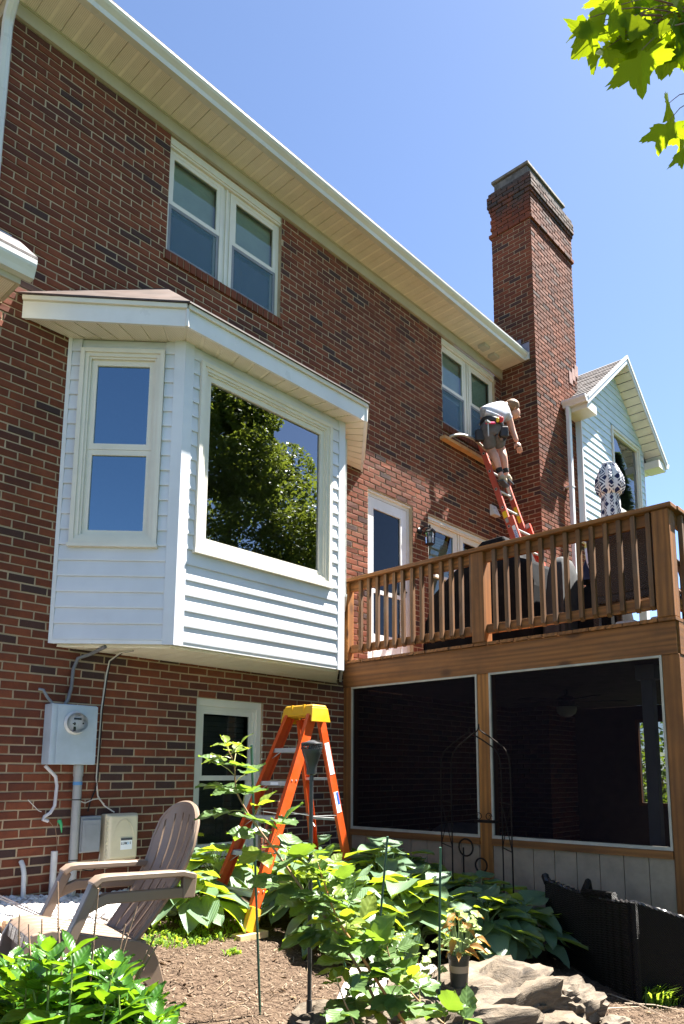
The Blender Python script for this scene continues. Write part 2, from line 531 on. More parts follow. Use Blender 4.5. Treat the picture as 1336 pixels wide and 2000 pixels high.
def courses(u0, u1, z0, z1, holes, phase=0.0, zphase=0.0):
    """Running bond inside a rectangle less its holes: yields brick rectangles."""
    k0 = math.floor((z0-zphase)/CH)
    k = k0
    while True:
        za = zphase + k*CH; zb = za + CH
        if za >= z1: break
        lo, hi = max(za, z0), min(zb, z1)
        zm = (lo+hi)/2
        if hi-lo > 0.018:
            segs = [(u0, u1)]
            for (a, b, c, d) in holes:
                if c < zm < d:
                    ns = []
                    for (s, e) in segs:
                        if b <= s or a >= e: ns.append((s, e)); continue
                        if a > s: ns.append((s, a))
                        if b < e: ns.append((b, e))
                    segs = ns
            off = phase + (BL/2 if k % 2 else 0) + ((k*7919) % 13 - 6)*0.0016
            for (s, e) in segs:
                i = math.floor((s-off)/BL)
                while off + i*BL < e:
                    a = max(s, off+i*BL); b = min(e, off+(i+1)*BL)
                    if b-a > 0.03:
                        la = JO/2 if a > u0+1e-6 or True else 0
                        yield (a+JO/2, b-JO/2, lo+JO/2, hi-JO/2)
                    i += 1
        k += 1

W1 = (3.352, 4.768, 4.865, 6.09)     # upper pair of windows, left
W2 = (7.762, 9.146, 4.80, 6.09)      # upper pair by the chimney
W3 = (7.397, 8.92, 1.90, 3.365)      # pair on the deck
DR = (6.21, 7.062, 1.235, 3.378)     # door on the deck
W4 = (3.885, 4.66, -0.76, 0.678)     # basement window
BAYH = (2.60, 5.65, 1.05, 3.50)      # wall left open behind the bay
holes = [W1, W2, W3, DR, W4]
WX0, WX1, WZ0, WZ1 = 1.85, 9.34, -1.75, 6.10

def rects_less(u0, u1, z0, z1, hs):
    us = sorted({u0, u1} | {v for h in hs for v in h[:2]}); zs = sorted({z0, z1} | {v for h in hs for v in h[2:]})
    for a, b in zip(us, us[1:]):
        for c, d in zip(zs, zs[1:]):
            um, zm = (a+b)/2, (c+d)/2
            if a >= u0 and b <= u1 and c >= z0 and d <= z1 and not any(h[0] < um < h[1] and h[2] < zm < h[3] for h in hs):
                yield a, b, c, d
mb = MB()
for (a, b, c, d) in rects_less(WX0, WX1+.3, WZ0, WZ1, holes):
    MAIN.pane(mb, a, b, c, d, -0.001)
for (a, b, c, d) in holes:           # mortared reveals
    for (p, q) in (((a, c), (a, d)), ((b, d), (b, c)), ((b, c), (a, c)), ((a, d), (b, d))):
        mb.add([MAIN.p(p[0], p[1], -0.004), MAIN.p(q[0], q[1], -0.004), MAIN.p(q[0], q[1], -0.11), MAIN.p(p[0], p[1], -0.11)], [(0,1,2,3)])
SIDE = PF((1.85, 0, 0), (0,1,0), (-1,0,0))
SIDE.pane(mb, 0.0, 6.0, WZ0, WZ1, -0.004)
wall = mb.build('wall', MORTAR, house)

allb = []
for (a, b, c, d) in courses(WX0, WX1, WZ0, WZ1, holes, 0.03, 6.09 - 90*CH):
    if 2.62 < (a+b)/2 < 5.63 and 1.1 < c < 3.4: continue          # nothing to see behind the bay
    allb.append((a, b, c, d))
def score(r):
    x, y, dep = proj(MAIN.p((r[0]+r[1])/2, (r[2]+r[3])/2))
    if not (8 < x < 1328 and 0 < y < 1760): return 0
    if r[1]-r[0] < 0.17: return 0
    if 2.45 < r[1] and r[0] < 5.8 and 0.93 < r[2] < 4.15: return 0
    if 2.47 < (r[0]+r[1])/2 < 2.9 and 0.05 < r[2] < 0.5: return 0
    return 1.0/dep
ranked = sorted(range(len(allb)), key=lambda i: -score(allb[i]))
singles = set(ranked[:300])
variants = []
for i in range(14):
    m = MB(); t_ = PF((0,0,0), (1,0,0), (0,-1,0))
    brick_geo(m, t_, -(BL-JO)/2, (BL-JO)/2, 0, CH-JO, 0.006+R.uniform(-.0015,.003), -0.05, [0.05,0.17,0.22,0.3,0.36,0.42,0.48,0.54,0.6,0.66,0.72,0.78,0.84,0.24][i])
    variants.append(m.mesh('brick', BRICK))
mb = MB()
for i, (a, b, c, d) in enumerate(allb):
    if i in singles and b-a > 0.185 and d-c > 0.05:
        o = inst('brick', R.choice(variants), MAIN.p((a+b)/2, c), wall)
        o.scale = ((b-a)/(BL-JO), 1, (d-c)/(CH-JO))
        o.rotation_euler = (0, R.uniform(-.006, .006), 0)
    else:
        brick_geo(mb, MAIN, a, b, c, d, 0.005+R.uniform(-.0015,.003), -0.105, tone_pick())
for (a, b, c, d) in courses(0.0, 2.4, 3.5, WZ1, [], 0.03+BL/2, 6.09-90*CH):
    brick_geo(mb, SIDE, a, b, c, d, 0.006, -0.05, tone_pick())
tag(mb.build('bricks', BRICK, wall), kind='stuff')

# ------------------------------------------------------------------ windows
def pane_part(pf, name, u0, u1, z0, z1, d, par, mat):
    m = MB(); pf.pane(m, u0, u1, z0, z1, d); return m.build(name, mat, par)
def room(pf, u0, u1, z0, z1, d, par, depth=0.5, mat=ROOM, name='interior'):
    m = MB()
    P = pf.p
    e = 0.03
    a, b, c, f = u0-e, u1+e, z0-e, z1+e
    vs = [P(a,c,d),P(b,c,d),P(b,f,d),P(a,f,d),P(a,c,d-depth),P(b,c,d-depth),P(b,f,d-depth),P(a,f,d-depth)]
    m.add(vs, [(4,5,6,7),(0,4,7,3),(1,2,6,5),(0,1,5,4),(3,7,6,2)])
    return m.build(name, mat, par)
def blinds(pf, u0, u1, z0, z1, d, par, pitch=0.042, mat=BLIND, tilt=0.012):
    m = MB(); z = z1 - 0.03
    while z > z0:
        m.add([pf.p(u0,z,d), pf.p(u1,z,d), pf.p(u1,z-.045,d+tilt), pf.p(u0,z-.045,d+tilt),
               pf.p(u0,z+.002,d), pf.p(u1,z+.002,d), pf.p(u1,z-.045+.002,d+tilt), pf.p(u0,z-.045+.002,d+tilt)], [(0,1,2,3),(4,7,6,5),(2,3,7,6)])
        z -= pitch
    return m.build('blind', mat, par)
def double_hung(pf, u0, u1, z0, z1, d, par, frame=0.035, sash=0.042, low='screen', mid=None, trim=TRIM):
    """One unit: fixed frame, upper sash outside, lower sash set back (behind a half screen)."""
    zm = (z0+z1)/2 if mid is None else mid
    i0, i1, j0, j1 = u0+frame, u1-frame, z0+frame, z1-frame
    m = MB(); pf.ring(m, i0, i1, zm-0.02, j1, sash, d-0.03, d-0.004)
    m.build('upper_sash', trim, par)
    pane_part(pf, 'pane', i0+sash, i1-sash, zm-0.02+sash, j1-sash, d-0.018, par, GLASS)
    if low == 'screen':
        m = MB(); pf.ring(m, i0+.003, i1-.003, j0, zm-0.021, 0.03, d-0.02, d-0.006); m.build('screen_frame', DKFRAME, par)
        pane_part(pf, 'insect_screen', i0+.033, i1-.033, j0+.03, zm-0.051, d-0.012, par, SCRW)
    m = MB(); pf.ring(m, i0, i1, j0, zm+0.01, sash, d-0.062, d-0.034, wt=0.03); m.build('lower_sash', trim, par)
    pane_part(pf, 'pane', i0+sash, i1-sash, j0+sash, zm-0.02, d-0.048, par, GLASS)

def pair_window(h, d, zt, label, sill=True, low='screen', blind=None, sill_tone=0.4):
    u0, u1, z0, z1 = h
    m = MB()
    mid = (u0+u1)/2
    MAIN.box(m, u0, u1, zt, z1, d-0.07, d+0.028)                 # head casing
    MAIN.box(m, u0-.0, u1+.0, zt+0.02, zt+0.035, d+0.028, d+0.04)
    MAIN.ring(m, u0, mid-0.045, z0, zt, 0.035, d-0.085, d)
    MAIN.ring(m, mid+0.045, u1, z0, zt, 0.035, d-0.085, d)
    MAIN.box(m, mid-0.045, mid+0.045, z0, zt, d-0.085, d-0.012)
    MAIN.box(m, mid-0.012, mid+0.012, z0, zt, d-0.012, d+0.004)
    w = m.build('window', TRIM, house); w['label'] = label
    double_hung(MAIN, u0, mid-0.045, z0, zt, d, w, low=low)
    double_hung(MAIN, mid+0.045, u1, z0, zt, d, w, low=low)
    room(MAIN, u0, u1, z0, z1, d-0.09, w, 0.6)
    if blind:
        blinds(MAIN, u0+.08, mid-.12, z0+.05, zt-.08, d-0.105, w)
        blinds(MAIN, mid+.12, u1-.08, z0+.05, zt-.08, d-0.105, w)
    if sill:
        n = int(round((u1-u0+0.06)/0.0705))
        for i in range(n):
            ua = u0-0.03 + i*(u1-u0+0.06)/n
            m = MB(); brick_geo(m, MAIN, 0.005, (u1-u0+0.06)/n-0.005, 0.0, 0.092, 0.028+R.uniform(-.003,.003), -0.09, R.uniform(0.3,0.75))
            m.v = [(p[0], p[1], p[2] + (p[1])*0.25) for p in m.v]
            me = m.mesh('sill_brick', BRICK)
            inst('sill_brick', me, MAIN.p(ua, z0-0.107), w)
        m = MB(); MAIN.box(m, u0-0.03, u1+0.03, z0-0.105, z0-0.02, -0.09, 0.018); m.build('sill_mortar', MORTAR, w)
    return w
win1 = pair_window(W1, -0.045, 5.985, 'upper pair of double hung windows')
win2 = pair_window(W2, -0.045, 6.0, 'upper pair of windows beside the chimney')
win3 = pair_window(W3, -0.05, 3.29, 'pair of windows with closed blinds above the deck', sill=False, low=None, blind=True)
# roller blinds behind the upper sashes; pale green stands in for mirrored soffit
for (w, h, zt) in ((win1, W1, 5.985), (win2, W2, 6.0)):
    u0, u1, z0, z1 = h; mid = (u0+u1)/2
    m = MB(); MAIN.box(m, u0+.06, mid-.1, z0+0.5, zt-.05, -0.118, -0.116); MAIN.box(m, mid+.1, u1-.06, z0+0.5, zt-.05, -0.118, -0.116)
    m.build('roller_blind', BLIND, w)
# basement window
m = MB(); u0, u1, z0, z1 = W4
MAIN.ring(m, u0, u1, z0, z1, 0.05, -0.10, -0.03, wt=0.07); MAIN.ring(m, u0+.05, u1-.05, z0+.05, z1-.07, 0.03, -0.10, -0.05)
w4 = m.build('window', TRIM, house); w4['label'] = 'basement window behind the stepladder'
double_hung(MAIN, u0+.06, u1-.06, z0+.06, z1-.08, -0.055, w4, frame=0.015, sash=0.045, low=None)
room(MAIN, u0, u1, z0, z1, -0.105, w4, 0.5); blinds(MAIN, u0+.1, u1-.1, z0+.1, z1-.12, -0.17, w4, 0.05, plain('dark_blind', (0.07,0.06,0.05), 0.6, 0.1))
m = MB(); MAIN.box(m, u0-.03, u1+.03, z0-.06, z0-0.003, -0.09, 0.03); m.build('window_sill', TRIM, w4)

# door on the deck
u0, u1, z0, z1 = DR
m = MB(); MAIN.ring(m, u0, u1, z0, z1, 0.045, -0.12, -0.055, wb=0.03, wt=0.06); MAIN.box(m, u0, u1, z1-0.02, z1, -0.055, -0.02)
dfr = m.build('door', WHITE, house); dfr['label'] = 'white glazed storm door'
a, b, c, d = u0+.05, u1-.05, z0+.035, z1-.065
m = MB(); MAIN.box(m, a, a+.115, c, d, -.10, -.06); MAIN.box(m, b-.115, b, c, d, -.10, -.06)
MAIN.box(m, a+.115, b-.115, d-.13, d, -.10, -.061); MAIN.box(m, a+.115, b-.115, c, c+.36, -.10, -.061)
MAIN.box(m, a+.115, b-.115, c+.86, c+.91, -.10, -.061)
m.build('door_leaf', WHITE, dfr)
pane_part(MAIN, 'pane', a+.115, b-.115, c+.36, c+.86, -.08, dfr, GLASSDR)
pane_part(MAIN, 'pane', a+.115, b-.115, c+.91, d-.13, -.08, dfr, GLASSDR)
m = MB(); MAIN.ring(m, a+.11, b-.11, c+.08, c+.28, .012, -.061, -.052); m.build('kick_panel', WHITE, dfr)
m = MB(); m.tube([MAIN.p(b-.055, c+.96, -.06), MAIN.p(b-.055, c+.96, -.02), MAIN.p(b-.15, c+.96, -.015)], .011, 8); MAIN.box(m, b-.08, b-.03, c+.9, c+1.02, -.06, -.05)
m.build('door_handle', BLACK, dfr)
room(MAIN, u0, u1, z0, z1, -.125, dfr, 0.6, plain('grey_door', (0.03,0.03,0.032), 0.6, 0.06))
m = MB(); MAIN.box(m, u0-.01, u1+.01, z0-.04, z0-.004, -.1, .05); m.build('door_sill', WHITE, dfr)

# ------------------------------------------------------------------ main eave
SZ = 6.235
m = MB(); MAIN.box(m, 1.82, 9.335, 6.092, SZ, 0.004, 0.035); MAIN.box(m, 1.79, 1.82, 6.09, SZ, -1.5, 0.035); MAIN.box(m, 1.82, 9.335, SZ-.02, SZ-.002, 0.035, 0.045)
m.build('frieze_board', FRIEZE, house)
m = MB(); m.box((1.2, -0.39, SZ+.012), (9.335, 0.0, SZ+.03)); m.box((1.2, 0.0, SZ+.012), (1.79, 2.0, SZ+.03)); sof = m.build('soffit', SOFFITB, house)
def soffit_panel(x0, x1):
    q = MB(); w = (x1-x0)
    n = 2
    for i in range(n):                        # V-grooved vinyl: two vented lands with a groove and a rib
        a = x0 + w*i/n
        q.box((a+.003, -0.385, SZ), (a+w/n-.003, -0.002, SZ+.010))
    return q
pw = 0.216
sp = soffit_panel(0, pw).mesh('soffit_panel', SOFFIT)
nx = int((9.33-1.25)/pw)
for i in range(nx):
    inst('soffit_panel', sp, (1.25+i*pw, 0, 0), sof)
    m = MB(); m.box((1.25+i*pw-.012, -.385, SZ-.003), (1.25+i*pw+.012, -.002, SZ+.0)); m.build('soffit_rib', SOFFITB, sof)
m = MB()
for (x, y) in ((8.55,-.2),(8.86,-.17)):
    m.box((x-.07, y-.06, SZ-.05), (x+.07, y+.06, SZ-.004)); 
m.build('soffit_light', plain('grey_fixture', (0.42,0.41,0.37), 0.5, 0.05), sof)
GPROF = [(-0.39, SZ-.006), (-0.455, SZ-.006), (-0.468, SZ+.03), (-0.505, SZ+.06), (-0.52, SZ+.082), (-0.52, SZ+.10), (-0.505, SZ+.10), (-0.40, SZ+.10)]
m = MB(); m.prism([(1.0, y, z) for (y, z) in GPROF], (9.30-1.0, 0, 0)); m.build('gutter', ALU, house)
m = MB(); m.box((9.285,-.53,SZ-.008),(9.312,-.385,SZ+.104)); m.build('gutter_end_cap', ALU, house)
m = MB(); m.prism([(0.9,-.5,SZ+.11),(0.9,-.5,SZ+.135),(0.9,4.2,SZ+.135+2.4),(0.9,4.2,SZ+.11+2.4)], (8.43,0,0)); m.prism([(0.9,4.21,SZ+2.51),(0.9,4.21,SZ+2.535),(0.9,9,SZ+.1),(0.9,9,SZ+.07)], (16,0,0))
m.build('roof', SHINGLE, house)
# downspout on the left corner
def downspout(name, pts, w, mat, par, n=4):
    q = MB()
    q.tube(pts, w, 8); return q.build(name, mat, par, smooth=True)
downspout('downspout', [(1.76,-.40,6.2),(1.77,-.30,6.1),(1.795,-.10,5.98),(1.80,-.06,5.9),(1.80,-.06,4.05)], .042, ALU, house)

# ------------------------------------------------------------------ lower eave that ends beside the bay
LY, LZ = -0.42, 3.65
m = MB(); m.prism([(0.4, y, z) for (y, z) in [(LY+.10, LZ-.01), (LY+.04, LZ-.01), (LY+.025, LZ+.03), (LY+.005, LZ+.07), (LY, LZ+.09), (LY, LZ+.125), (LY+.02, LZ+.125), (LY+.10, LZ+.12)]], (1.63, 0, 0))
g2 = m.build('gutter', ALU, house); g2['label'] = 'lower gutter end beside the bay roof'
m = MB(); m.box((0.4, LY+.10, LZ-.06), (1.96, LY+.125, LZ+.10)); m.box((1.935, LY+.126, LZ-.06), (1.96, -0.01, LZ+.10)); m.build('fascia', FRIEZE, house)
m = MB(); m.box((0.4, LY+.126, LZ-.05), (1.934, -0.01, LZ-.03)); m.build('soffit', m_soffit('vented_soffit_low', (0.70,0.655,0.56)), house)
m = MB(); m.prism([(0.4,LY,LZ+.128),(0.4,LY,LZ+.15),(0.4,-.008,4.17),(0.4,-.008,4.145)], (1.63,0,0)); m.build('roof', SHINGLE, house)
m = MB(); MAIN.box(m, 1.86, 1.98, 4.02, 4.17, .009, .016); MAIN.box(m, 1.86, 2.02, 3.98, 4.06, .016, .02); m.build('flashing', plain('blue_flashing', (0.30,0.36,0.45), 0.35, 0.2, 9, 0.1), house)

# ------------------------------------------------------------------ bay window
B0, B1 = 0.988, 3.545
body = MB()
poly = [(2.52,-.002), (3.175,-.655), (5.075,-.655), (5.73,-.002)]
body.prism([(x,y,B0+.02) for (x,y) in poly[::-1]], (0,0,B1-B0-.02))
# hollow front: the body is only a thin shell where the windows sit
LWIN = (0.110, 0.790, 1.786, 3.450); PWIN = (0.148, 1.718, 1.788, 3.440)
bay = MB()
for pf, wd, h in ((BAYL, .947, LWIN), (BAYF, 1.91, PWIN), (BAYR, .947, (0.157,0.837,1.786,3.45))):
    for (a, b, c, d) in rects_less(0, wd, B0+.01, B1, [h]):
        pf.pane(bay, a, b, c, d, -0.012)
bayo = bay.build('bay_window', VINYL, house); bayo['label'] = 'white vinyl sided bay window with a large picture pane'
EXP = 0.127
def siding_board(mb, pf, a0, b0, a1, b1, z0, z1, t0=0.0165, t1=0.002):
    """Clapboard: butt edge proud at the bottom, running back to nothing at the top."""
    P = pf.p
    vs = [P(a0,z0,-.010),P(b0,z0,-.010),P(b0,z0,t0),P(a0,z0,t0),P(a0,z0+.012,t0+.001),P(b0,z0+.012,t0+.001),P(b1,z1,t1),P(a1,z1,t1),P(a1,z1,-.010),P(b1,z1,-.010)]
    mb.add(vs, [(0,1,2,3),(3,2,5,4),(4,5,6,7),(7,6,9,8),(0,3,4,7,8),(1,9,6,5,2)])
def side_panel(pf, a, b, z0, z1, hole, par, mat, ph=0.0):
    z = z0 + ph
    while z < z1 - .02:
        zt = min(z+EXP+.004, z1)
        segs = [(a, b)]
        zm = (z+zt)/2
        if hole and hole[2]-.02 < zt-.03 and hole[3]+.01 > z+.03:
            segs = [(a, hole[0]-.002), (hole[1]+.002, b)]
        for (s, e) in segs:
            if e-s > .01:
                m = MB(); siding_board(m, pf, s, e, s, e, z, zt); m.build('siding_board', mat, par)
        z += EXP
side_panel(BAYL, .032, .866, B0+.028, B1, LWIN, bayo, VINYL)
side_panel(BAYF, .081, 1.829, B0+.028, B1, PWIN, bayo, VINYL)
side_panel(BAYR, .081, .915, B0+.028, B1, (0.157,0.837,1.786,3.45), bayo, VINYL)
# corner posts wrap each corner; starter strip along the bottom
def corner_post(x, y, da, db, wa, wb):
    m = MB()
    for pf, u0, u1 in ((da, wa[0], wa[1]), (db, wb[0], wb[1])):
        pf.box(m, u0, u1, B0-.004, B1, -.011, .019)
    return m.build('corner_post', VINYL, bayo)
corner_post(0,0, BAYL, BAYF, (.867,.954), (-.0085,.080))
corner_post(0,0, BAYF, BAYR, (1.830,1.9185), (-.007,.080))
m = MB(); BAYL.box(m, .0, .031, B0, B1, -.011, .016); BAYL.box(m, .031, .866, B0-.002, B0+.027, -.011, .014); BAYF.box(m, .081, 1.829, B0-.002, B0+.027, -.011, .012); BAYR.box(m, .916, .947, B0, B1, -.011, .016); BAYR.box(m, .081, .915, B0-.002, B0+.027, -.011, .012)
m.build('starter_strip', WHITE, bayo)
# underside
m = MB(); m.prism([(x,y,B0-.012) for (x,y) in [(2.56,-.004),(3.19,-.64),(5.06,-.64),(5.69,-.004)]], (0,0,.02)); bs = m.build('underside', SOFFITB, bayo)
for i in range(20):
    x0 = 2.56+i*.157; x1 = x0+.148
    ym = lambda x: -min(.62, max(.01, min(x-2.58, 5.67-x)))
    m = MB(); m.prism([(x0,-.006,B0-.02),(x0,ym(x0),B0-.02),(x1,ym(x1),B0-.02),(x1,-.006,B0-.02)][::-1], (0,0,.0075)); m.build('underside_panel', SOFFITB, bayo)
# bay windows
def casing(pf, h, par, name='window_frame', mat=TRIM):
    u0, u1, z0, z1 = h
    m = MB(); pf.ring(m, u0, u1, z0, z1, .035, -.012, .040); pf.ring(m, u0+.035, u1-.035, z0+.035, z1-.035, .03, -.04, .024); pf.ring(m, u0+.065, u1-.065, z0+.065, z1-.065, .016, -.06, .010)
    pf.box(m, u0-.01, u1+.01, z0-.028, z0-.001, -.01, .05)
    return m.build(name, mat, par)
for pf, h in ((BAYL, LWIN), (BAYR, (0.157,0.837,1.786,3.45))):
    casing(pf, h, bayo)
    u0, u1, z0, z1 = h[0]+.078, h[1]-.078, h[2]+.078, h[3]-.078
    zm = 2.62
    m = MB(); pf.ring(m, u0, u1, zm-.03, z1, .05, -.045, -.012); m.build('upper_sash', TRIM, bayo)
    pane_part(pf, 'pane', u0+.05, u1-.05, zm+.02, z1-.05, -.028, bayo, GLASSL)
    m = MB(); pf.ring(m, u0, u1, z0, zm-.031, .045, -.05, -.016); m.build('lower_sash', TRIM, bayo)
    pane_part(pf, 'pane', u0+.045, u1-.045, z0+.045, zm-.076, -.032, bayo, GLASSL)
casing(BAYF, PWIN, bayo)
u0, u1, z0, z1 = PWIN[0]+.078, PWIN[1]-.078, PWIN[2]+.078, PWIN[3]-.078
m = MB(); BAYF.ring(m, u0, u1, z0, z1, .05, -.05, -.008); m.build('sash', TRIM, bayo)
pane_part(BAYF, 'pane', u0+.05, u1-.05, z0+.05, z1-.05, -.03, bayo, GLASSD)
# dark room behind the panes
m = MB(); inn = [(2.66,.35),(2.62,-.05),(3.2,-.60),(5.05,-.60),(5.63,-.05),(5.6,.35)]
vs = [(x,y,1.2) for x,y in inn]+[(x,y,3.5) for x,y in inn]
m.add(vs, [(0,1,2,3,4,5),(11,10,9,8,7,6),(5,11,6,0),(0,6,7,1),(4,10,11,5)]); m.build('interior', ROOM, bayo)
# eave
E = [(2.11,-.006), (3.04,-.88), (5.19,-.88), (6.10,-.006)]
EI = [(2.5,-.006), (3.17,-.67), (5.08,-.67), (5.75,-.006)]
m = MB(); m.add([(x,y,B1+.008) for x,y in E]+[(x,y,B1+.03) for x,y in E], [(3,2,1,0),(4,5,6,7),(0,1,5,4),(1,2,6,5),(2,3,7,6),(3,0,4,7)]); bsof = m.build('soffit', SOFFITB, bayo)
def quad_panels(a0, a1, b0, b1, n, mat):
    """Soffit panels between an outer edge a0-a1 and an inner edge b0-b1."""
    for i in range(n):
        t0, t1 = i/n + .003, (i+1)/n - .012/ (1)
        A = lambda t: (lerp(a0[0],a1[0],t), lerp(a0[1],a1[1],t)); Bq = lambda t: (lerp(b0[0],b1[0],t), lerp(b0[1],b1[1],t))
        q = [A(t0), A(t1), Bq(t1), Bq(t0)]
        m = MB(); m.add([(x,y,B1) for x,y in q]+[(x,y,B1+.007) for x,y in q], [(3,2,1,0),(0,1,5,4),(1,2,6,5),(2,3,7,6),(3,0,4,7)]); m.build('soffit_panel', mat, bayo)
quad_panels(E[0],E[1],EI[0],EI[1],7,SOFFIT); quad_panels(E[1],E[2],EI[1],EI[2],12,SOFFIT); quad_panels(E[3],E[2],EI[3],EI[2],8,SOFFITB)
def strip(m, a, b, z0, z1, out0, out1):
    d = Vector((b[0]-a[0], b[1]-a[1], 0)).normalized(); n = Vector((d.y,-d.x,0))
    if n.y > 0: n = -n
    A = Vector((a[0],a[1],0)); Bv = Vector((b[0],b[1],0))
    m.add([A+n*out0+Vector((0,0,z0)),Bv+n*out0+Vector((0,0,z0)),Bv+n*out1+Vector((0,0,z0)),A+n*out1+Vector((0,0,z0)),A+n*out0+Vector((0,0,z1)),Bv+n*out0+Vector((0,0,z1)),Bv+n*out1+Vector((0,0,z1)),A+n*out1+Vector((0,0,z1))],
          [(0,3,2,1),(4,5,6,7),(0,1,5,4),(1,2,6,5),(2,3,7,6),(3,0,4,7)])
for i in range(3):
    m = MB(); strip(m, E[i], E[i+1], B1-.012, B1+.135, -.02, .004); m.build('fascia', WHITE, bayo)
    m = MB(); strip(m, E[i], E[i+1], B1+.136, B1+.172, -.02, .028); m.build('drip_edge', TRIM, bayo)
m = MB()
for c_ in (E[1], E[2]):
    q = MB(); q.tube([(c_[0], c_[1]-.002, B1-.013), (c_[0], c_[1]-.002, B1+.136)], .016, 6); q.build('fascia_corner', WHITE, bayo)
pass
rz = B1+.174; 
Eo = [(2.06,-.008),(3.03,-.925),(5.20,-.925),(6.15,-.008)]
m = MB()
m.add([(x,y,rz) for x,y in Eo]+[(x,y,rz+.014) for x,y in Eo]+[(3.37,-.008,4.47),(4.84,-.008,4.47)], [(3,2,1,0),(0,1,5,4),(1,2,6,5),(2,3,7,6),(4,5,8),(5,6,9,8),(6,7,9)])
m.build('roof', ROOFBR, bayo)

# ------------------------------------------------------------------ chimney
CX0, CX1, CY = 9.34, 10.74, -0.61
m = MB(); m.box((CX0+.004, CY+.004, -1.7), (CX1-.004, -.002, 9.40)); m.box((CX0+.004, .0, 6.3), (CX1-.004, .095, 9.40))
chim = m.build('chimney', MORTAR, house); chim['label'] = 'tall brick chimney with a stained corbelled top'
mb = MB()
CZ0, CZ1 = -1.75, 9.40
zp = 6.09 - 90*CH
def course_at(z): return zp + round((z-zp)/CH)*CH
zs1, zs2 = course_at(8.62), course_at(9.08)
for (a, b, c, d) in courses(CX0, CX1, CZ0, zs1, [], CX0, zp):
    brick_geo(mb, CHF, a if a > CX0+.02 else CX0-.003, b if b < CX1-.02 else CX1+.003, c, d, 0.006, -0.05, tone_pick())
for (a, b, c, d) in courses(-.10, .61, 6.25, zs1, [], .61-BL/2, zp):
    brick_geo(mb, CHL, a, b if b < .59 else .613, c, d, 0.006, -0.05, tone_pick())
for (a, b, c, d) in courses(0.0, .61, CZ0, 6.25, [], .61-BL/2, zp):
    brick_geo(mb, CHL, a, b if b < .59 else .613, c, d, 0.006, -0.05, tone_pick())
CHR = PF((CX1,0,0), (0,1,0), (1,0,0))
for (a, b, c, d) in courses(-.61, .10, 3.5, zs1, [], -.61+BL/2, zp):
    brick_geo(mb, CHR, a, b, c, d, 0.006, -0.05, tone_pick())
def wrap(z0, z1, out):
    f = PF((0, CY-out, 0), (1,0,0), (0,-1,0)); l = PF((CX0-out, 0, 0), (0,-1,0), (-1,0,0)); r = PF((CX1+out,0,0), (0,1,0), (1,0,0))
    for (a, b, c, d) in courses(CX0-out, CX1+out, z0, z1, [], CX0-out, zp): brick_geo(mb, f, a, b, c, d, 0.006, -0.12, tone_pick())
    for (a, b, c, d) in courses(-.10-out, .61+out, z0, z1, [], .61+out-BL/2, zp): brick_geo(mb, l, a, b, c, d, 0.006, -0.12, tone_pick())
    for (a, b, c, d) in courses(-.61-out, .10+out, z0, z1, [], -.61-out+BL/2, zp): brick_geo(mb, r, a, b, c, d, 0.006, -0.12, tone_pick())
wrap(zs1, zs1+CH, .032)
wrap(zs1+CH, zs2, .012)
wrap(zs2, zs2+CH, .028); wrap(zs2+CH, zs2+4*CH, .046); wrap(zs2+4*CH, zs2+5*CH, .028)
tag(mb.build('bricks', BRICK, chim), kind='stuff')
m = MB(); m.box((CX0-.0, CY+.0, 9.40), (CX1+.0, .10, 9.43)); m.box((CX0+.05, CY+.05, 9.43), (CX1-.14, .05, 9.60)); m.build('chimney_crown', plain('chimney_mortar', (0.09,0.08,0.07), 0.9, 0.3, 9, 0.5), chim)
m = MB(); m.box((CX0+.02, CY+.02, 9.62), (CX1-.10, .09, 9.665)); m.build('cap_slab', plain('cap_stone', (0.115,0.10,0.08), 0.85, 0.25, 8, 0.4), chim, bevel=.006)
for i in range(4):
    m = MB(); y = -.52+.14*i
    m.box((CX0-.014, y, 6.34+.085*i), (CX0-.0075, y+.16, 6.53+.10*i)); m.build('step_flashing', FLASH, chim)
for i in range(3):
    m = MB(); x = 10.44+.10*i
    m.box((x, CY-.016-.002*i, 6.29+.10*i), (x+.12, CY-.008-.002*i, 6.50+.10*i)); m.build('step_flashing', plain('pink_flashing', (0.26,0.15,0.12), 0.6, 0.15, 8, 0.1), chim)

# ------------------------------------------------------------------ gabled wing behind the deck
GX0, GX1, GXM = 10.60, 13.27, 11.94
EZ = 6.02; SL = 0.845
def roofz(x): return EZ + (GXM-GX0)*SL + .10 - abs(x-GXM)*SL
m = MB()
WH = (11.85, 13.0, 4.55, 5.98)
for (a, b, c, d) in rects_less(GX0, GX1, 3.66, EZ, [WH]): WING.pane(m, a, b, c, d, -.012)
m.add([WING.p(GX0,EZ,-.012), WING.p(GX1,EZ,-.012), WING.p(GXM,roofz(GXM)-.06,-.012)], [(0,1,2)])
m.add([(GX0,-.688,3.66),(GX0,-.615,3.66),(GX0,-.615,EZ),(GX0,-.688,EZ)], [(0,1,2,3)]); m.add([(GX1,-.688,3.66),(GX1,5,3.66),(GX1,5,EZ),(GX1,-.688,EZ)], [(0,1,2,3)])
wing = m.build('gable_wing', VINYLW, house); wing['label'] = 'pale blue sided gable wing beside the chimney'
z = 3.66
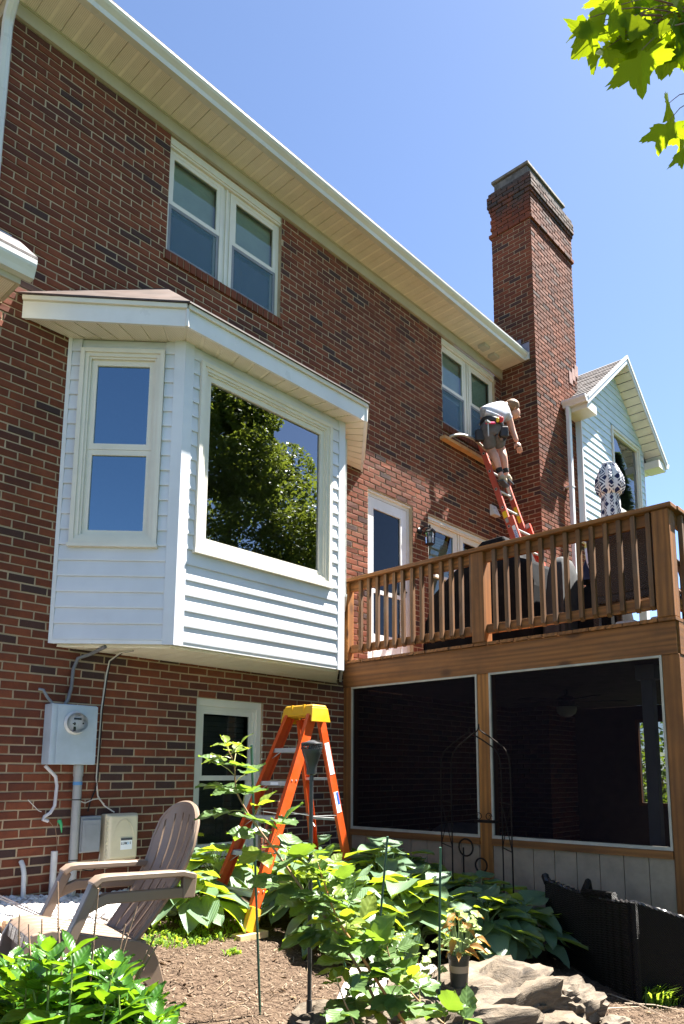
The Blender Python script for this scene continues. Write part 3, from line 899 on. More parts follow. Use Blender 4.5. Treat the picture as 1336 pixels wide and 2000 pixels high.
while z < roofz(GXM)-.1:
    zt = z+EXP+.004
    def lim(zz):
        return (max(GX0+.03, GXM-(roofz(GXM)-.07-zz)/SL), min(GX1-.03, GXM+(roofz(GXM)-.07-zz)/SL))
    a0, b0 = lim(z); a1, b1 = lim(zt)
    if b1 > a1 + .02:
        parts = [((a0,b0),(a1,b1))]
        if WH[2]-.06 < zt-.03 and z+.03 < WH[3]+.04:
            parts = [((a0, WH[0]-.052),(a1, WH[0]-.052)), ((WH[1]+.052, b0),(WH[1]+.052, b1))]
        for (p, q) in parts:
            if p[1]-p[0] > .02:
                m = MB(); siding_board(m, WING, p[0], p[1], q[0], q[1], z, zt); m.build('siding_board', VINYLW, wing)
    z += EXP
for (a_,b_) in ((GX0,GX0+.029),(GX1-.029,GX1)):
    m = MB(); WING.box(m, a_, b_, 3.62, EZ+.03, -.011, .017); m.build('corner_trim', WHITE, wing)
m = MB(); WING.ring(m, WH[0]-.05, WH[1]+.05, WH[2]-.05, WH[3]+.05, .05, -.01, .035); WING.ring(m, *WH, .045, -.06, .012); WING.box(m, WH[0]-.06, WH[1]+.06, WH[2]-.075, WH[2]-.051, -.01, .06)
m.build('window_frame', TRIM, wing)
pane_part(WING, 'pane', WH[0]+.045, WH[1]-.045, WH[2]+.045, WH[3]-.045, -.03, wing, m_glass('wing_glass', (0.42,0.42,0.5), 2.6)); room(WING, *WH, -.07, wing, .5)
# roof with an overhanging rake
YR = -1.0
ov = .36
xl, xr = GX0-ov, GX1+ov
zt = roofz(GXM)
for sgn, xe in ((-1, xl), (1, xr)):
    m = MB(); ze = roofz(xe)
    nrow = 17
    d = Vector((xe-GXM, 0, ze-zt)); L = d.length; d.normalize(); nrm = Vector((-d.z*sgn, 0, d.x*sgn))
    if nrm.z < 0: nrm = -nrm
    ys = [YR-.02, 4.5]
    for k in range(nrow):
        s0, s1 = L*k/nrow, L*(k+1)/nrow
        y = ys[0] - (R.random()*.2)
        while y < ys[1]:
            ye = min(y + .30, ys[1]); yy = max(y, ys[0])
            th = .012+R.uniform(0,.006)
            P0 = Vector((GXM,0,zt))
            a = P0+d*s0+nrm*.006; b = P0+d*(s1+.02)+nrm*(.006+th)
            if ye-yy > .02:
                v = [a+Vector((0,yy,0)), a+Vector((0,ye-.005,0)), b+Vector((0,ye-.005,0)), b+Vector((0,yy,0)), P0+d*(s1+.02)+nrm*.004+Vector((0,yy,0)), P0+d*(s1+.02)+nrm*.004+Vector((0,ye-.005,0))]
                m.add(v, [(0,1,2,3),(3,2,5,4)])
            y += .30
        if k % 6 == 0: pass
    s_ = m.build('shingles', SHINGLE, wing); s_['kind'] = 'stuff'
    m = MB(); a = Vector((GXM,0,zt)); b = Vector((xe,0,ze))
    m.add([a+Vector((0,YR,0)), b+Vector((0,YR,0)), b+Vector((0,4.5,0)), a+Vector((0,4.5,0)), a-nrm*.03+Vector((0,YR,0)), b-nrm*.03+Vector((0,YR,0)), b-nrm*.03+Vector((0,4.5,0)), a-nrm*.03+Vector((0,4.5,0))], [(0,1,2,3),(7,6,5,4),(0,4,5,1),(1,5,6,2),(3,2,6,7)])
    m.build('roof_deck', SHINGLE, wing)
    # rake board, crown strip and boxed soffit under the overhang
    m = MB(); p0 = Vector((GXM, YR-.012, zt-.11)); p1 = Vector((xe, YR-.012, ze-.11)); m.prism([p0, p1, p1+Vector((0,0,.15)), p0+Vector((0,0,.15))], (0,.022,0)); m.build('rake_board', WHITE, wing)
    m = MB(); m.prism([p0+Vector((0,-.014,.09)), p1+Vector((0,-.014,.09)), p1+Vector((0,-.014,.152)), p0+Vector((0,-.014,.152))], (0,.013,0)); m.build('rake_trim', WHITE, wing)
    n = 14
    for k in range(n):
        m = MB(); q0 = Vector((GXM,0,zt-.112)) + (Vector((xe,0,ze-.112))-Vector((GXM,0,zt-.112)))*(k/n+.002); q1 = Vector((GXM,0,zt-.112)) + (Vector((xe,0,ze-.112))-Vector((GXM,0,zt-.112)))*((k+1)/n-.006)
        m.add([q0+Vector((0,YR+.012,0)), q1+Vector((0,YR+.012,0)), q1+Vector((0,-.70,0)), q0+Vector((0,-.70,0)), q0+Vector((0,YR+.012,.008)), q1+Vector((0,YR+.012,.008)), q1+Vector((0,-.70,.008)), q0+Vector((0,-.70,.008))], [(0,1,2,3),(4,7,6,5),(1,5,6,2),(0,3,7,4)])
        m.build('soffit_panel', SOFFITB, wing)
zr = roofz(xr)
m = MB(); m.prism([(GX1-.0, YR+.012, zr-.02),(xr-.004, YR+.012, zr-.02),(xr-.004, YR+.012, zr-.16),(GX1, YR+.012, zr-.16)], (0,.29,0)); m.build('eave_return', TRIM, wing)
m = MB(); m.box((GX1+.001, YR+.32, zr-.15),(xr-.005, 4.4, zr-.13)); m.box((GX0-ov+.005,-.608,roofz(xl)-.15),(GX0-.002,-.609,roofz(xl)-.13)); m.build('eave_soffit', SOFFITB, wing)
m = MB(); m.box((xl+.006, YR+.012, roofz(xl)-.16),(GX0-.002, -.612, roofz(xl)-.02)); m.build('eave_return', TRIM, wing)
def kgutter(xg, sg, z, y0, y1, par):
    q = MB(); q.prism([(xg+sg*a, y0, z+b) for a, b in [(0,0),(.065,0),(.08,.03),(.11,.06),(.12,.08),(.12,.105),(.10,.105),(0,.10)]], (0, y1-y0, 0)); return q.build('gutter', WHITE, par)
kgutter(xl-.002, -1, roofz(xl)-.085, YR-.015, -.618, wing)
kgutter(xr+.002, 1, roofz(xr)-.085, YR-.015, 4.4, wing)
m = MB(); x_, y_ = xl-.05, -.70; zb = 1.25
m.box((x_-.04, y_-.03, zb), (x_+.04, y_+.03, roofz(xl)-.09)); ds = m.build('downspout', WHITE, wing, bevel=.008)
for zz in (2.6, 4.4):
    q = MB(); q.box((x_-.046, y_-.036, zz), (x_+.046, y_+.085, zz+.02)); q.build('strap', WHITE, wing)

m = MB(); WING.box(m, GX0, GX1, 3.60, 3.659, -.02, .017); m.build('skirt_board', WHITE, wing)
for k in range(9):
    m = MB(); m.box((GX0+.01, -.678+.2*k, 3.625), (GX1-.01, -.678+.2*k+.19, 3.64)); m.build('underside_board', SOFFITB, wing)
m = MB(); m.box((GX1-.16,-.66,-1.9),(GX1-.02,-.52,3.6)); m.build('support_post', WHITE, wing)
m = MB(); m.box((10.75, 1.15, -1.9), (17.0, 1.2, 3.62)); m.build('rear_wall', plain('rear_wall_paint', (0.22,0.13,0.08), 0.8, 0.2), house)
# ------------------------------------------------------------------ deck and screened porch below it
DX, DXE, DY = 5.8, 10.2, -3.61
deck = empty('wooden_deck', (DX, -1.8, -1.2))
tag(deck, 'raised stained pine deck with baluster railing over a screened porch', 'deck')
P_ = deck
n = 25; pitch = 3.62/n
for i in range(n):
    y1 = -.004 - i*pitch; y0 = y1 - pitch + .007
    m = MB(); m.box((DX-.035-R.uniform(0,.008), y0, 1.187), (DXE, y1 if i else -.06, 1.215)); m.build('deck_board', WX, P_)
def post(x0, x1, y0, y1, z0, z1, name='post', mat=None):
    m = MB(); m.box((x0,y0,z0),(x1,y1,z1)); return m.build(name, mat or WZ, P_, bevel=.006)
m = MB(); m.box((DX-.008, -3.60, .925), (DX+.03, -.004, 1.185)); m.build('rim_beam', WY, P_)
m = MB(); m.box((DX+.031, DY-.005, .925), (DXE, DY+.035, 1.185)); m.build('rim_beam', WX, P_)
for y in [-.35-.4*i for i in range(8)]:
    m = MB(); m.box((DX+.032, y-.02, .95), (DXE-.04, y+.02, 1.185)); m.build('joist', WX, P_)
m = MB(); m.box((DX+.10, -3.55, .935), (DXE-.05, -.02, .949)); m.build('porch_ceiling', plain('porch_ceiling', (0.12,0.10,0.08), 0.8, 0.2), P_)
post(DX, DX+.12, -.125, -.008, -1.6, .924); post(DX, DX+.13, -1.875, -1.745, -1.7, .924, mat=WZO); post(DX, DX+.14, -3.61, -3.475, -1.9, .924)
post(DXE-.14, DXE, -3.61, -3.47, -1.9, .924)
# railing posts stand outside the boards
post(DX-.055, DX+.045, -.115, -.012, 1.216, 2.094, 'rail_post', WZO); post(DX-.055, DX+.085, -1.875, -1.738, 1.216, 2.094, 'rail_post'); post(DX-.055, DX+.085, -3.615, -3.478, 1.216, 2.094, 'rail_post')
m = MB(); m.box((DX-.085, -3.645, 2.095), (DX+.06, -.01, 2.134)); m.build('cap_rail', WY, P_, bevel=.006)
m = MB(); m.box((DX+.061, -3.655, 2.096), (DXE, -3.51, 2.135)); m.build('cap_rail', WX, P_, bevel=.006)
for (a, b) in ((-1.737, -.116), (-3.477, -1.876)):
    for (z0, z1, nm) in ((1.995, 2.093, 'upper_rail'), (1.30, 1.388, 'lower_rail')):
        m = MB(); m.box((DX-.008, a, z0), (DX+.03, b, z1)); m.build(nm, WY, P_, bevel=.004)
for (z0, z1, nm) in ((1.995, 2.093, 'upper_rail'), (1.30, 1.388, 'lower_rail')):
    m = MB(); m.box((DX+.087, -3.60, z0), (DXE, -3.565, z1)); m.build(nm, WX, P_)
def baluster(cx, cy, out):
    """Square picket, its foot cut to a slant."""
    h = .019
    z0, z1 = 1.285+R.uniform(-.006,.006), 2.092
    m = MB(); ox, oy = out
    tw = R.uniform(-.006,.006)
    m.add([(-h,-h,z0+(.03 if ox<0 else 0)),(h,-h,z0+(.03 if oy>0 else 0)),(h,h,z0),(-h,h,z0+(.03 if ox<0 else 0)),(-h+tw,-h,z1),(h+tw,-h,z1),(h+tw,h,z1),(-h+tw,h,z1)],
          [(0,3,2,1),(4,5,6,7),(0,1,5,4),(1,2,6,5),(2,3,7,6),(3,0,4,7)])
    m.v = [(p[0]+cx, p[1]+cy, p[2]) for p in m.v]
    return m.build('baluster', WZG, P_, bevel=.002)
for i in range(13):
    baluster(DX-.028, -.285-.1205*i+R.uniform(-.004,.004), (-1,0))
    baluster(DX-.028, -1.992-.1207*i+R.uniform(-.004,.004), (-1,0))
for i in range(30):
    baluster(DX+.2+.135*i, -3.62, (0,-1))
# screens
SFRAME = plain('screen_spline', (0.34,0.31,0.25), .6, .12, 6, .05)
SCR = m_screen('porch_screen', (0.008,0.006,0.008), 0.19)
for (a, b) in ((-1.744, -.126), (-3.474, -1.876)):
    pf = PF((DX,0,0), (0,-1,0), (-1,0,0))
    m = MB(); pf.ring(m, -b, -a, -.583, .924, .018, -.03, .006, wb=.026); fr = m.build('screen_frame', SFRAME, P_)
    m = MB(); pf.pane(m, -b+.022, -a-.022, -.555, .902, -.008); m.build('screen_mesh', SCR, fr)
    m = MB(); m.box((DX-.012, a+.001, -.645), (DX+.06, b-.001, -.584)); m.build('screen_sill', WY, P_)
    k = int((b-a)/.2)+1; w = .2005
    for i in range(k):
        y0 = b - w*i - .002; y1 = max(b - w*(i+1) + .004, a+.002)
        m = MB(); m.box((DX+.012, y1, -1.8), (DX+.03, y0, -.646)); m.build('panel_board', plain('panel_paint', (0.25,0.185,0.125), 0.7, 0.12, 7, 0.15) if i == 0 and b > -1 else bpy.data.materials['panel_paint'], P_)
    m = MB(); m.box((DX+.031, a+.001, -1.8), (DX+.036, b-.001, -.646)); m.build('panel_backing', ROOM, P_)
# front side: more screen, framed the same way
pf = PF((0,DY+.02,0), (1,0,0), (0,-1,0))
for (a, b) in ((DX+.141, 7.9), (8.02, DXE-.141)):
    m = MB(); pf.ring(m, a, b, -.583, .924, .022, -.03, .006); fr = m.build('screen_frame', TRIM, P_)
    m = MB(); pf.pane(m, a+.022, b-.022, -.56, .902, -.008); m.build('screen_mesh', SCR, fr)
    m = MB(); pf.box(m, a, b, -1.9, -.584, -.05, -.02); m.build('panel_board', bpy.data.materials['panel_paint'], P_)
post(7.901, 8.019, -3.61, -3.49, -1.9, .924)
# far end wall with an opening on to the garden
mb = MB(); farw = PF((DXE-.05,0,0), (0,-1,0), (-1,0,0))
for (a, b, c, d) in rects_less(.0, 3.46, -1.7, .934, [(1.56, 2.75, -.40, .70)]): farw.box(mb, a, b, c, d, -.04, 0)
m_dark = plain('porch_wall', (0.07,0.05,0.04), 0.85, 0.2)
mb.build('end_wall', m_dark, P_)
m = MB(); farw.ring(m, 1.52, 2.79, -.44, .74, .04, .001, .03); m.build('opening_trim', WZ, P_)
m = MB(); m.box((DX+.05,-3.55,-1.35),(DXE-.1,-.03,-1.25)); m.build('porch_floor', plain('concrete', (0.22,0.21,0.2), 0.9, 0.2), P_)
m = MB(); m.box((6.27,-3.215,-1.25),(6.36,-3.115,.93)); m.box((6.24,-3.25,.80),(6.39,-3.08,.93)); m.build('inner_post', plain('grey_post', (0.44,0.47,0.52), 0.5, 0.06), P_, bevel=.006)

# ceiling fan in the porch
fan = empty('ceiling_fan', (7.6, -1.75, .62)); tag(fan, 'dark ceiling fan with a pale bowl light inside the porch', 'ceiling fan')
DKB = plain('fan_bronze', (0.035,0.028,0.022), 0.45, 0.1)
m = MB(); m.lathe((7.6,-1.75,.74), [(.02,.19),(.02,.12),(.06,.12),(.10,.09),(.10,.02),(.06,0)], 16); m.build('motor', DKB, fan, smooth=True)
m = MB(); m.lathe((7.6,-1.75,.62), [(.015,0),(.06,.012),(.10,.045),(.115,.09),(.11,.118)], 18); m.build('lamp_bowl', plain('opal', (0.75,0.72,0.6), 0.3, 0.02), fan, smooth=True)
for i in range(5):
    th = i*2*PI/5+.3; d = Vector((math.cos(th), math.sin(th), 0))
    m = MB(); m.obox(Vector((7.6,-1.75,.80))+d*.38, d, Vector((-d.y,d.x,.12)), (0,0,1), .27, .06, .004); m.build('blade', DKB, fan)
# pale covered seat low behind the left screen
seat = MB()
pts = [(6.35,-.62),(6.35,-1.25),(6.95,-1.25),(6.95,-.62)]
for k in range(8):
    pass
def drape(name, c, sx, sy, h, mat, label, cat, parent=None, n=14, top=.8, fold=.035, group=None, peak=(0,0)):
    """Cloth hanging over something: a rounded top and a folded skirt."""
    m = MB(); vs = []; fs = []
    rings = [(0.0,1.0),(0.35,.99),(.62,.965),(.80,.90),(.90,.78),(.95,.55),(1.0,.28),(1.06,.0)]
    nu = 44
    for j,(rr,zz) in enumerate(rings):
        for k in range(nu):
            th = 2*PI*k/nu
            cx = math.copysign(abs(math.cos(th))**.45, math.cos(th)); cy = math.copysign(abs(math.sin(th))**.45, math.sin(th))
            f = fold*max(0,(j-3))/4*(math.sin(th*9+1.3*math.sin(th*3))+.5*math.sin(th*17+2))
            rad_ = rr*top if j < 4 else rr*lerp(top,1.0,(j-3)/4)
            z = c[2]+h*zz + (1-min(rr,1))*.0 + h*(peak[0]*cx*rr+peak[1]*cy*rr)*(zz if j<6 else 0)*.5
            vs.append((c[0]+(sx*rad_+f)*cx, c[1]+(sy*rad_+f)*cy, z))
    for j in range(len(rings)-1):
        for k in range(nu):
            k2=(k+1)%nu; fs.append((j*nu+k, j*nu+k2, (j+1)*nu+k2, (j+1)*nu+k))
    m.add(vs, fs); o = m.build(name, mat, parent, smooth=True)
    if label: tag(o, label, cat, group)
    return o
PALE = plain('pale_cloth', (0.42,0.38,0.36), 0.9, 0.1, 8, 0.1)
drape('covered_chair', (6.6,-1.0,-1.24), .38, .42, .72, PALE, 'pale cloth covered chair behind the left porch screen', 'chair')

# ------------------------------------------------------------------ things on the deck
COVER = plain('black_cover', (0.005,0.005,0.006), 0.85, 0.3, 5, 0.1, spec=0.1)
gr = empty('covered_grill', (6.55,-1.45,1.216)); tag(gr, 'large barbecue grill under a black cover behind the deck railing', 'grill')
def hull(m, secs):
    """Loft closed rectangular sections given as (y, x0, x1, z0, z1)."""
    vs, fs = [], []
    for (y,x0,x1,z0,z1) in secs: vs += [(x0,y,z0),(x1,y,z0),(x1-.03,y,z1),(x0+.05,y,z1)]
    for i in range(len(secs)-1):
        for k in range(4):
            k2=(k+1)%4; fs.append((i*4+k,i*4+k2,(i+1)*4+k2,(i+1)*4+k))
    fs.append((0,1,2,3)); q=(len(secs)-1)*4; fs.append((q+3,q+2,q+1,q))
    m.add(vs, fs)
m = MB(); hull(m, [(-.74,6.32,6.85,1.23,1.62),(-.80,6.29,6.87,1.22,1.92),(-1.05,6.27,6.88,1.22,2.10),(-1.30,6.27,6.90,1.22,2.27),(-1.50,6.27,6.90,1.22,2.42),(-1.76,6.27,6.90,1.22,2.43),(-1.86,6.27,6.90,1.22,2.20),(-2.05,6.28,6.88,1.22,2.12),(-2.10,6.30,6.85,1.23,1.8)]); m.build('grill_cover', COVER, gr, bevel=.04)
m = MB()
for y in (-.85,-2.0):
    m.lathe((6.4,y,1.216), [(.03,0),(.045,.02),(.03,.05)], 10)
m.build('caster', BLACK, gr)
GREYC = plain('grey_cover', (0.022,0.023,0.025), 0.9, 0.15, 9, 0.15)
NAVY = plain('navy_cloth', (0.018,0.022,0.06), 0.8, 0.2, 6, 0.1)
LAV = plain('white_cloth', (0.62,0.60,0.68), 0.8, 0.08, 7, 0.1)
drape('draped_chair', (6.62,-2.26,1.218), .24, .13, .93, GREYC, 'patio chair draped with a grey cover beside the black grill', 'chair', fold=.025)
drape('navy_towel', (6.95,-2.55,1.9), .22, .17, .34, NAVY, 'navy cloth heaped behind the grey draped chair', 'cloth', fold=.03)
o = drape('patio_table', (6.9,-2.55,1.218), .30, .24, .68, COVER, 'low black covered table behind the railing', 'table', fold=.02)
def hanging(name, pts, w, mat, label, cat):
    """A limp strip of cloth following a path, with a ripple."""
    m = MB(); vs=[]; fs=[]; n=len(pts); c=7
    for i,p in enumerate(pts):
        for k in range(c):
            t=k/(c-1)-.5; vs.append((p[0]+.02*math.sin(k*2.1+i*.7), p[1]+w*t, p[2]+.015*math.sin(k*1.7+i)))
    for i in range(n-1):
        for k in range(c-1): fs.append((i*c+k,i*c+k+1,(i+1)*c+k+1,(i+1)*c+k))
    m.add(vs,fs); o=m.build(name, mat, None, smooth=True, solid=.008); tag(o,label,cat); return o
hanging('white_towel', [(7.05,-2.50,2.245),(6.85,-2.52,2.25),(6.68,-2.55,2.22),(6.60,-2.60,2.05),(6.56,-2.66,1.90),(6.54,-2.72,1.76)], .17, LAV, 'white towel hanging over the navy cloth on the deck', 'towel')
# woven armchair near the corner
wc = empty('wicker_armchair', (6.35,-3.05,1.216)); tag(wc, 'dark brown woven armchair in the corner of the deck', 'armchair')
def m_weave(name, col, s=34.0):
    t = NT(name); o = t.obj(); x = t.sep(o)
    a = t.math('SINE', t.math('MULTIPLY', t.math('ADD', x[0], x[1]), 2*PI*s)); b = t.math('SINE', t.math('MULTIPLY', x[2], 2*PI*s*1.3))
    h = t.math('MULTIPLY', a, b)
    c = t.ramp(h, [(0.2, tuple(v*.35 for v in col)), (0.6, col)])
    hh = t.math('ADD', t.math('MULTIPLY', h, .5), .5)
    return t.done(t.pbsdf(c, 0.5, t.bump(hh, 0.8, 0.006), 0, 0.5))
WICKB = m_weave('brown_wicker', (0.04,0.024,0.017))
m = MB(); m.add([(6.10,-2.78,1.55),(6.10,-3.42,1.55),(6.02,-3.42,2.17),(6.02,-2.78,2.17),(6.16,-2.78,1.55),(6.16,-3.42,1.55),(6.07,-3.42,2.17),(6.07,-2.78,2.17)], [(0,1,2,3),(7,6,5,4),(0,4,5,1),(1,5,6,2),(2,6,7,3),(3,7,4,0)]); m.build('backrest', WICKB, wc, bevel=.015)
m = MB(); m.box((6.10,-3.42,1.48),(6.66,-2.78,1.56)); m.build('seat', WICKB, wc, bevel=.02)
for y in (-2.80,-3.40):
    m = MB(); m.tube([(6.08,y,1.86),(6.30,y,1.87),(6.58,y,1.85),(6.66,y,1.75),(6.66,y,1.22)], .028, 8); m.build('arm', WICKB, wc, smooth=True)
for (x,y) in ((6.12,-2.82),(6.12,-3.38)):
    m = MB(); m.box((x-.025,y-.025,1.217),(x+.025,y+.025,1.48)); m.build('leg', WICKB, wc)
m = MB(); m.box((6.14,-3.40,1.57),(6.64,-2.81,1.64)); m.build('cushion', plain('brown_cushion', (0.16,0.085,0.055), 0.8, 0.1), wc, bevel=.03)
# small things standing on the boards, seen under the lower rail
for (y, c, lab) in ((-3.02,(0.70,0.71,0.72),'white storage tub under the woven armchair'),(-3.33,(0.62,0.63,0.65),'pale ribbed cushion end beside the corner post')):
    m = MB(); m.box((6.2,y-.10,1.218),(6.34,y+.08,1.33)); o = m.build('storage_tub' if y>-3.2 else 'seat_pad', plain('tub'+str(y), c, 0.4, 0.04), None, bevel=.02); tag(o, lab, 'tub' if y>-3.2 else 'cushion')

# closed patio umbrella with a printed cover
um = empty('patio_umbrella', (8.3,-2.09,1.216)); tag(um, 'closed patio umbrella in navy and white geometric fabric', 'umbrella')
t = NT('umbrella_print'); o_ = t.obj(); xs = t.sep(o_)
ang = t.math('ARCTAN2', xs[1], xs[0]); u_ = t.math('MULTIPLY', ang, 3/PI*1.0); v_ = t.math('MULTIPLY', xs[2], 6.0)
fx = t.math('SUBTRACT', t.math('FRACT', t.math('ADD', u_, v_)), .5); fy = t.math('SUBTRACT', t.math('FRACT', t.math('SUBTRACT', u_, v_)), .5)
mx = t.math('MAXIMUM', t.math('ABSOLUTE', fx), t.math('ABSOLUTE', fy))
ring1 = t.math('LESS_THAN', mx, .22); ring2 = t.math('MULTIPLY', t.math('GREATER_THAN', mx, .31), t.math('LESS_THAN', mx, .43))
msk = t.math('MAXIMUM', ring1, t.math('MULTIPLY', ring2, t.math('GREATER_THAN', t.math('SINE', t.math('MULTIPLY', ang, 9.0)), -.1)))
t.done(t.pbsdf(t.mix(msk, (0.66,0.66,0.68), (0.018,0.026,0.075)), 0.85, None, 0, 0.2))
UMB = t.m
def folded(c, prof, n=48, lobes=8, name='canopy'):
    m = MB(); vs=[]; fs=[]
    for j,(r_,h,amp) in enumerate(prof):
        for k in range(n):
            th=2*PI*k/n; rr=r_*(1+amp*math.sin(th*lobes+.6*j)); vs.append((c[0]+rr*math.cos(th), c[1]+rr*math.sin(th), c[2]+h))
    for j in range(len(prof)-1):
        for k in range(n):
            k2=(k+1)%n; fs.append((j*n+k,j*n+k2,(j+1)*n+k2,(j+1)*n+k))
    fs.append(tuple(range(n-1,-1,-1))); fs.append(tuple((len(prof)-1)*n+k for k in range(n)))
    m.add(vs,fs); return m
m = folded((8.3,-2.09,2.62), [(.05,0,.1),(.09,.05,.12),(.115,.25,.10),(.118,.5,.08),(.112,.66,.06),(.105,.72,.05),(.135,.74,.14),(.158,.82,.16),(.150,.94,.14),(.112,1.05,.10),(.085,1.11,.08)]); m.build('canopy', UMB, um, smooth=True)
m = MB(); m.lathe((8.3,-2.09,3.73), [(.083,0),(.087,.015),(.06,.03),(.02,.04)], 20); m.build('top_cap', LAV, um, smooth=True)
m = MB(); m.tube([(8.3,-2.09,1.25),(8.3,-2.09,2.64)], .02, 10); m.build('pole', BLACK, um)
m = MB(); m.lathe((8.3,-2.09,1.216), [(.24,0),(.25,.03),(.22,.06),(.05,.09),(.03,.2)], 20); m.build('base', BLACK, um, smooth=True)

# ------------------------------------------------------------------ fixtures on the wall above the deck
ln = empty('wall_lantern', (7.23,-.02,2.885)); tag(ln, 'black coach lantern with clear glass on the brick between door and window', 'lantern')
lc = (7.265,-.125); k_ = .74
def lz(z): return 3.055+(z-3.055)*k_
m = MB(); m.lathe((7.19,-.008,lz(3.09)), [(.042,0),(.044,.012),(.034,.022),(.015,.026)], 14, (0,-1,0)); m.build('back_plate', BLACK, ln, smooth=True)
m = MB(); m.tube([(7.19,-.03,lz(3.10)),(7.215,-.07,lz(3.16)),(7.25,-.11,lz(3.175)),(lc[0],lc[1],lz(3.15))], .008, 8); m.build('arm', BLACK, ln, smooth=True)
sc_ = lambda pr: [(r_*k_, h_*k_) for r_, h_ in pr]
m = MB(); m.lathe((lc[0],lc[1],lz(3.045)), sc_([(.115,0),(.118,.008),(.085,.05),(.05,.085),(.02,.10),(.012,.12),(.018,.135),(.004,.16)]), 6); m.build('roof', BLACK, ln)
m = MB(); m.lathe((lc[0],lc[1],lz(2.825)), sc_([(.03,0),(.07,.01),(.085,.02),(.085,.03)]), 6); m.build('base', BLACK, ln)
for k in range(6):
    th = 2*PI*k/6; a = (lc[0]+.078*k_*math.cos(th), lc[1]+.078*k_*math.sin(th)); b = (lc[0]+.092*k_*math.cos(th), lc[1]+.092*k_*math.sin(th))
    m = MB(); m.tube([(a[0],a[1],lz(2.85)),(b[0],b[1],lz(3.05))], .005, 5); m.build('bar', BLACK, ln)
m = MB(); m.lathe((lc[0],lc[1],lz(2.856)), sc_([(.070,0),(.082,.188)]), 6); m.build('glass', m_glass('lantern_glass', (0.8,0.8,0.8), 1.4), ln)
m = MB(); m.lathe((lc[0],lc[1],lz(2.86)), sc_([(.02,0),(.022,.05),(.03,.08),(.025,.12),(.005,.14)]), 10); m.build('bulb', plain('bulb_white', (0.6,0.58,0.5), 0.3, 0.01), ln, smooth=True)
fl = empty('vent_hood', (8.97,-.02,3.75)); tag(fl, 'small white vent hood on the brick above the deck window', 'vent')
m = MB(); m.add([(8.90,-.012,3.76),(9.06,-.012,3.76),(9.06,-.012,3.93),(8.90,-.012,3.93),(8.90,-.10,3.76),(9.06,-.10,3.76),(9.06,-.03,3.93),(8.90,-.03,3.93)], [(4,5,6,7),(7,6,2,3),(0,4,7,3),(5,1,2,6),(0,1,5,4)]); m.build('hood', WHITE, fl, bevel=.004)
# ------------------------------------------------------------------ the yard
def m_ground():
    t = NT('mulch_ground'); p = t.pos(); x = t.sep(p)
    n1 = t.noise(2.2, 6, 0.65, p); n2 = t.noise(38, 5, 0.7, p); n3 = t.noise(150, 3, 0.6, p)
    c = t.ramp(n2, [(0.34, (0.020,0.012,0.008)), (0.48, (0.072,0.046,0.030)), (0.66, (0.135,0.095,0.065))])
    c = t.mix(t.ramp(n1, [(0.42, 0.0), (0.68, 0.55)]), c, (0.10,0.068,0.045))
    c = t.mix(t.ramp(n3, [(0.55, 0.0), (0.75, 0.5)]), c, (0.16,0.12,0.085))
    # lawn beyond the bed
    far = t.n('ShaderNodeMapRange'); t.l(t.math('ADD', x[1], t.math('MULTIPLY', t.math('SUBTRACT', n1, .5), 1.2)), far.inputs[0]); far.inputs[1].default_value = -4.3; far.inputs[2].default_value = -4.7
    fx = t.n('ShaderNodeMapRange'); t.l(t.math('ADD', x[0], t.math('MULTIPLY', t.math('SUBTRACT', n1, .5), 1.2)), fx.inputs[0]); fx.inputs[1].default_value = 10.0; fx.inputs[2].default_value = 10.6
    g = t.ramp(n2, [(0.3, (0.016,0.034,0.008)), (0.65, (0.045,0.08,0.018))])
    c = t.mix(t.math('MAXIMUM', far.outputs[0], fx.outputs[0]), c, g)
    h = t.math('ADD', t.math('MULTIPLY', n2, .8), t.math('MULTIPLY', n3, .4))
    return t.done(t.pbsdf(c, 0.95, t.bump(h, 0.9, 0.03), 0, 0.15))
def grid_axis(lo, a, b, hi, fine, coarse):
    v = []; q = lo
    while q < a: v.append(q); q += coarse
    q = a
    while q < b: v.append(q); q += fine
    q = b
    while q < hi: v.append(q); q += coarse
    v.append(hi); return v
gx = grid_axis(-60, 0.2, 7.0, 80, .07, 8.0); gy = grid_axis(-60, -5.0, 0.0, 50, .07, 8.0)
def gbump(x, y):
    if 0.2 <= x <= 7.0 and -5.0 <= y <= 0.0:
        return mnoise.fractal(Vector((x*2.3, y*2.3, 0)), 1.0, 2.0, 4)*.022 + mnoise.noise(Vector((x*9, y*9, 3)))*.006
    return 0
m = MB(); W_ = len(gx)
m.v = [(x, y, gz(x, y) + gbump(x, y)) for y in gy for x in gx]
for j in range(len(gy)-1):
    for i in range(W_-1):
        m.f.append((j*W_+i, j*W_+i+1, (j+1)*W_+i+1, (j+1)*W_+i)); m.t.append(0)
gro = m.build('ground', m_ground(), None, smooth=True); tag(gro, kind='structure')
def G(x, y): return gz(x, y) + gbump(x, y)

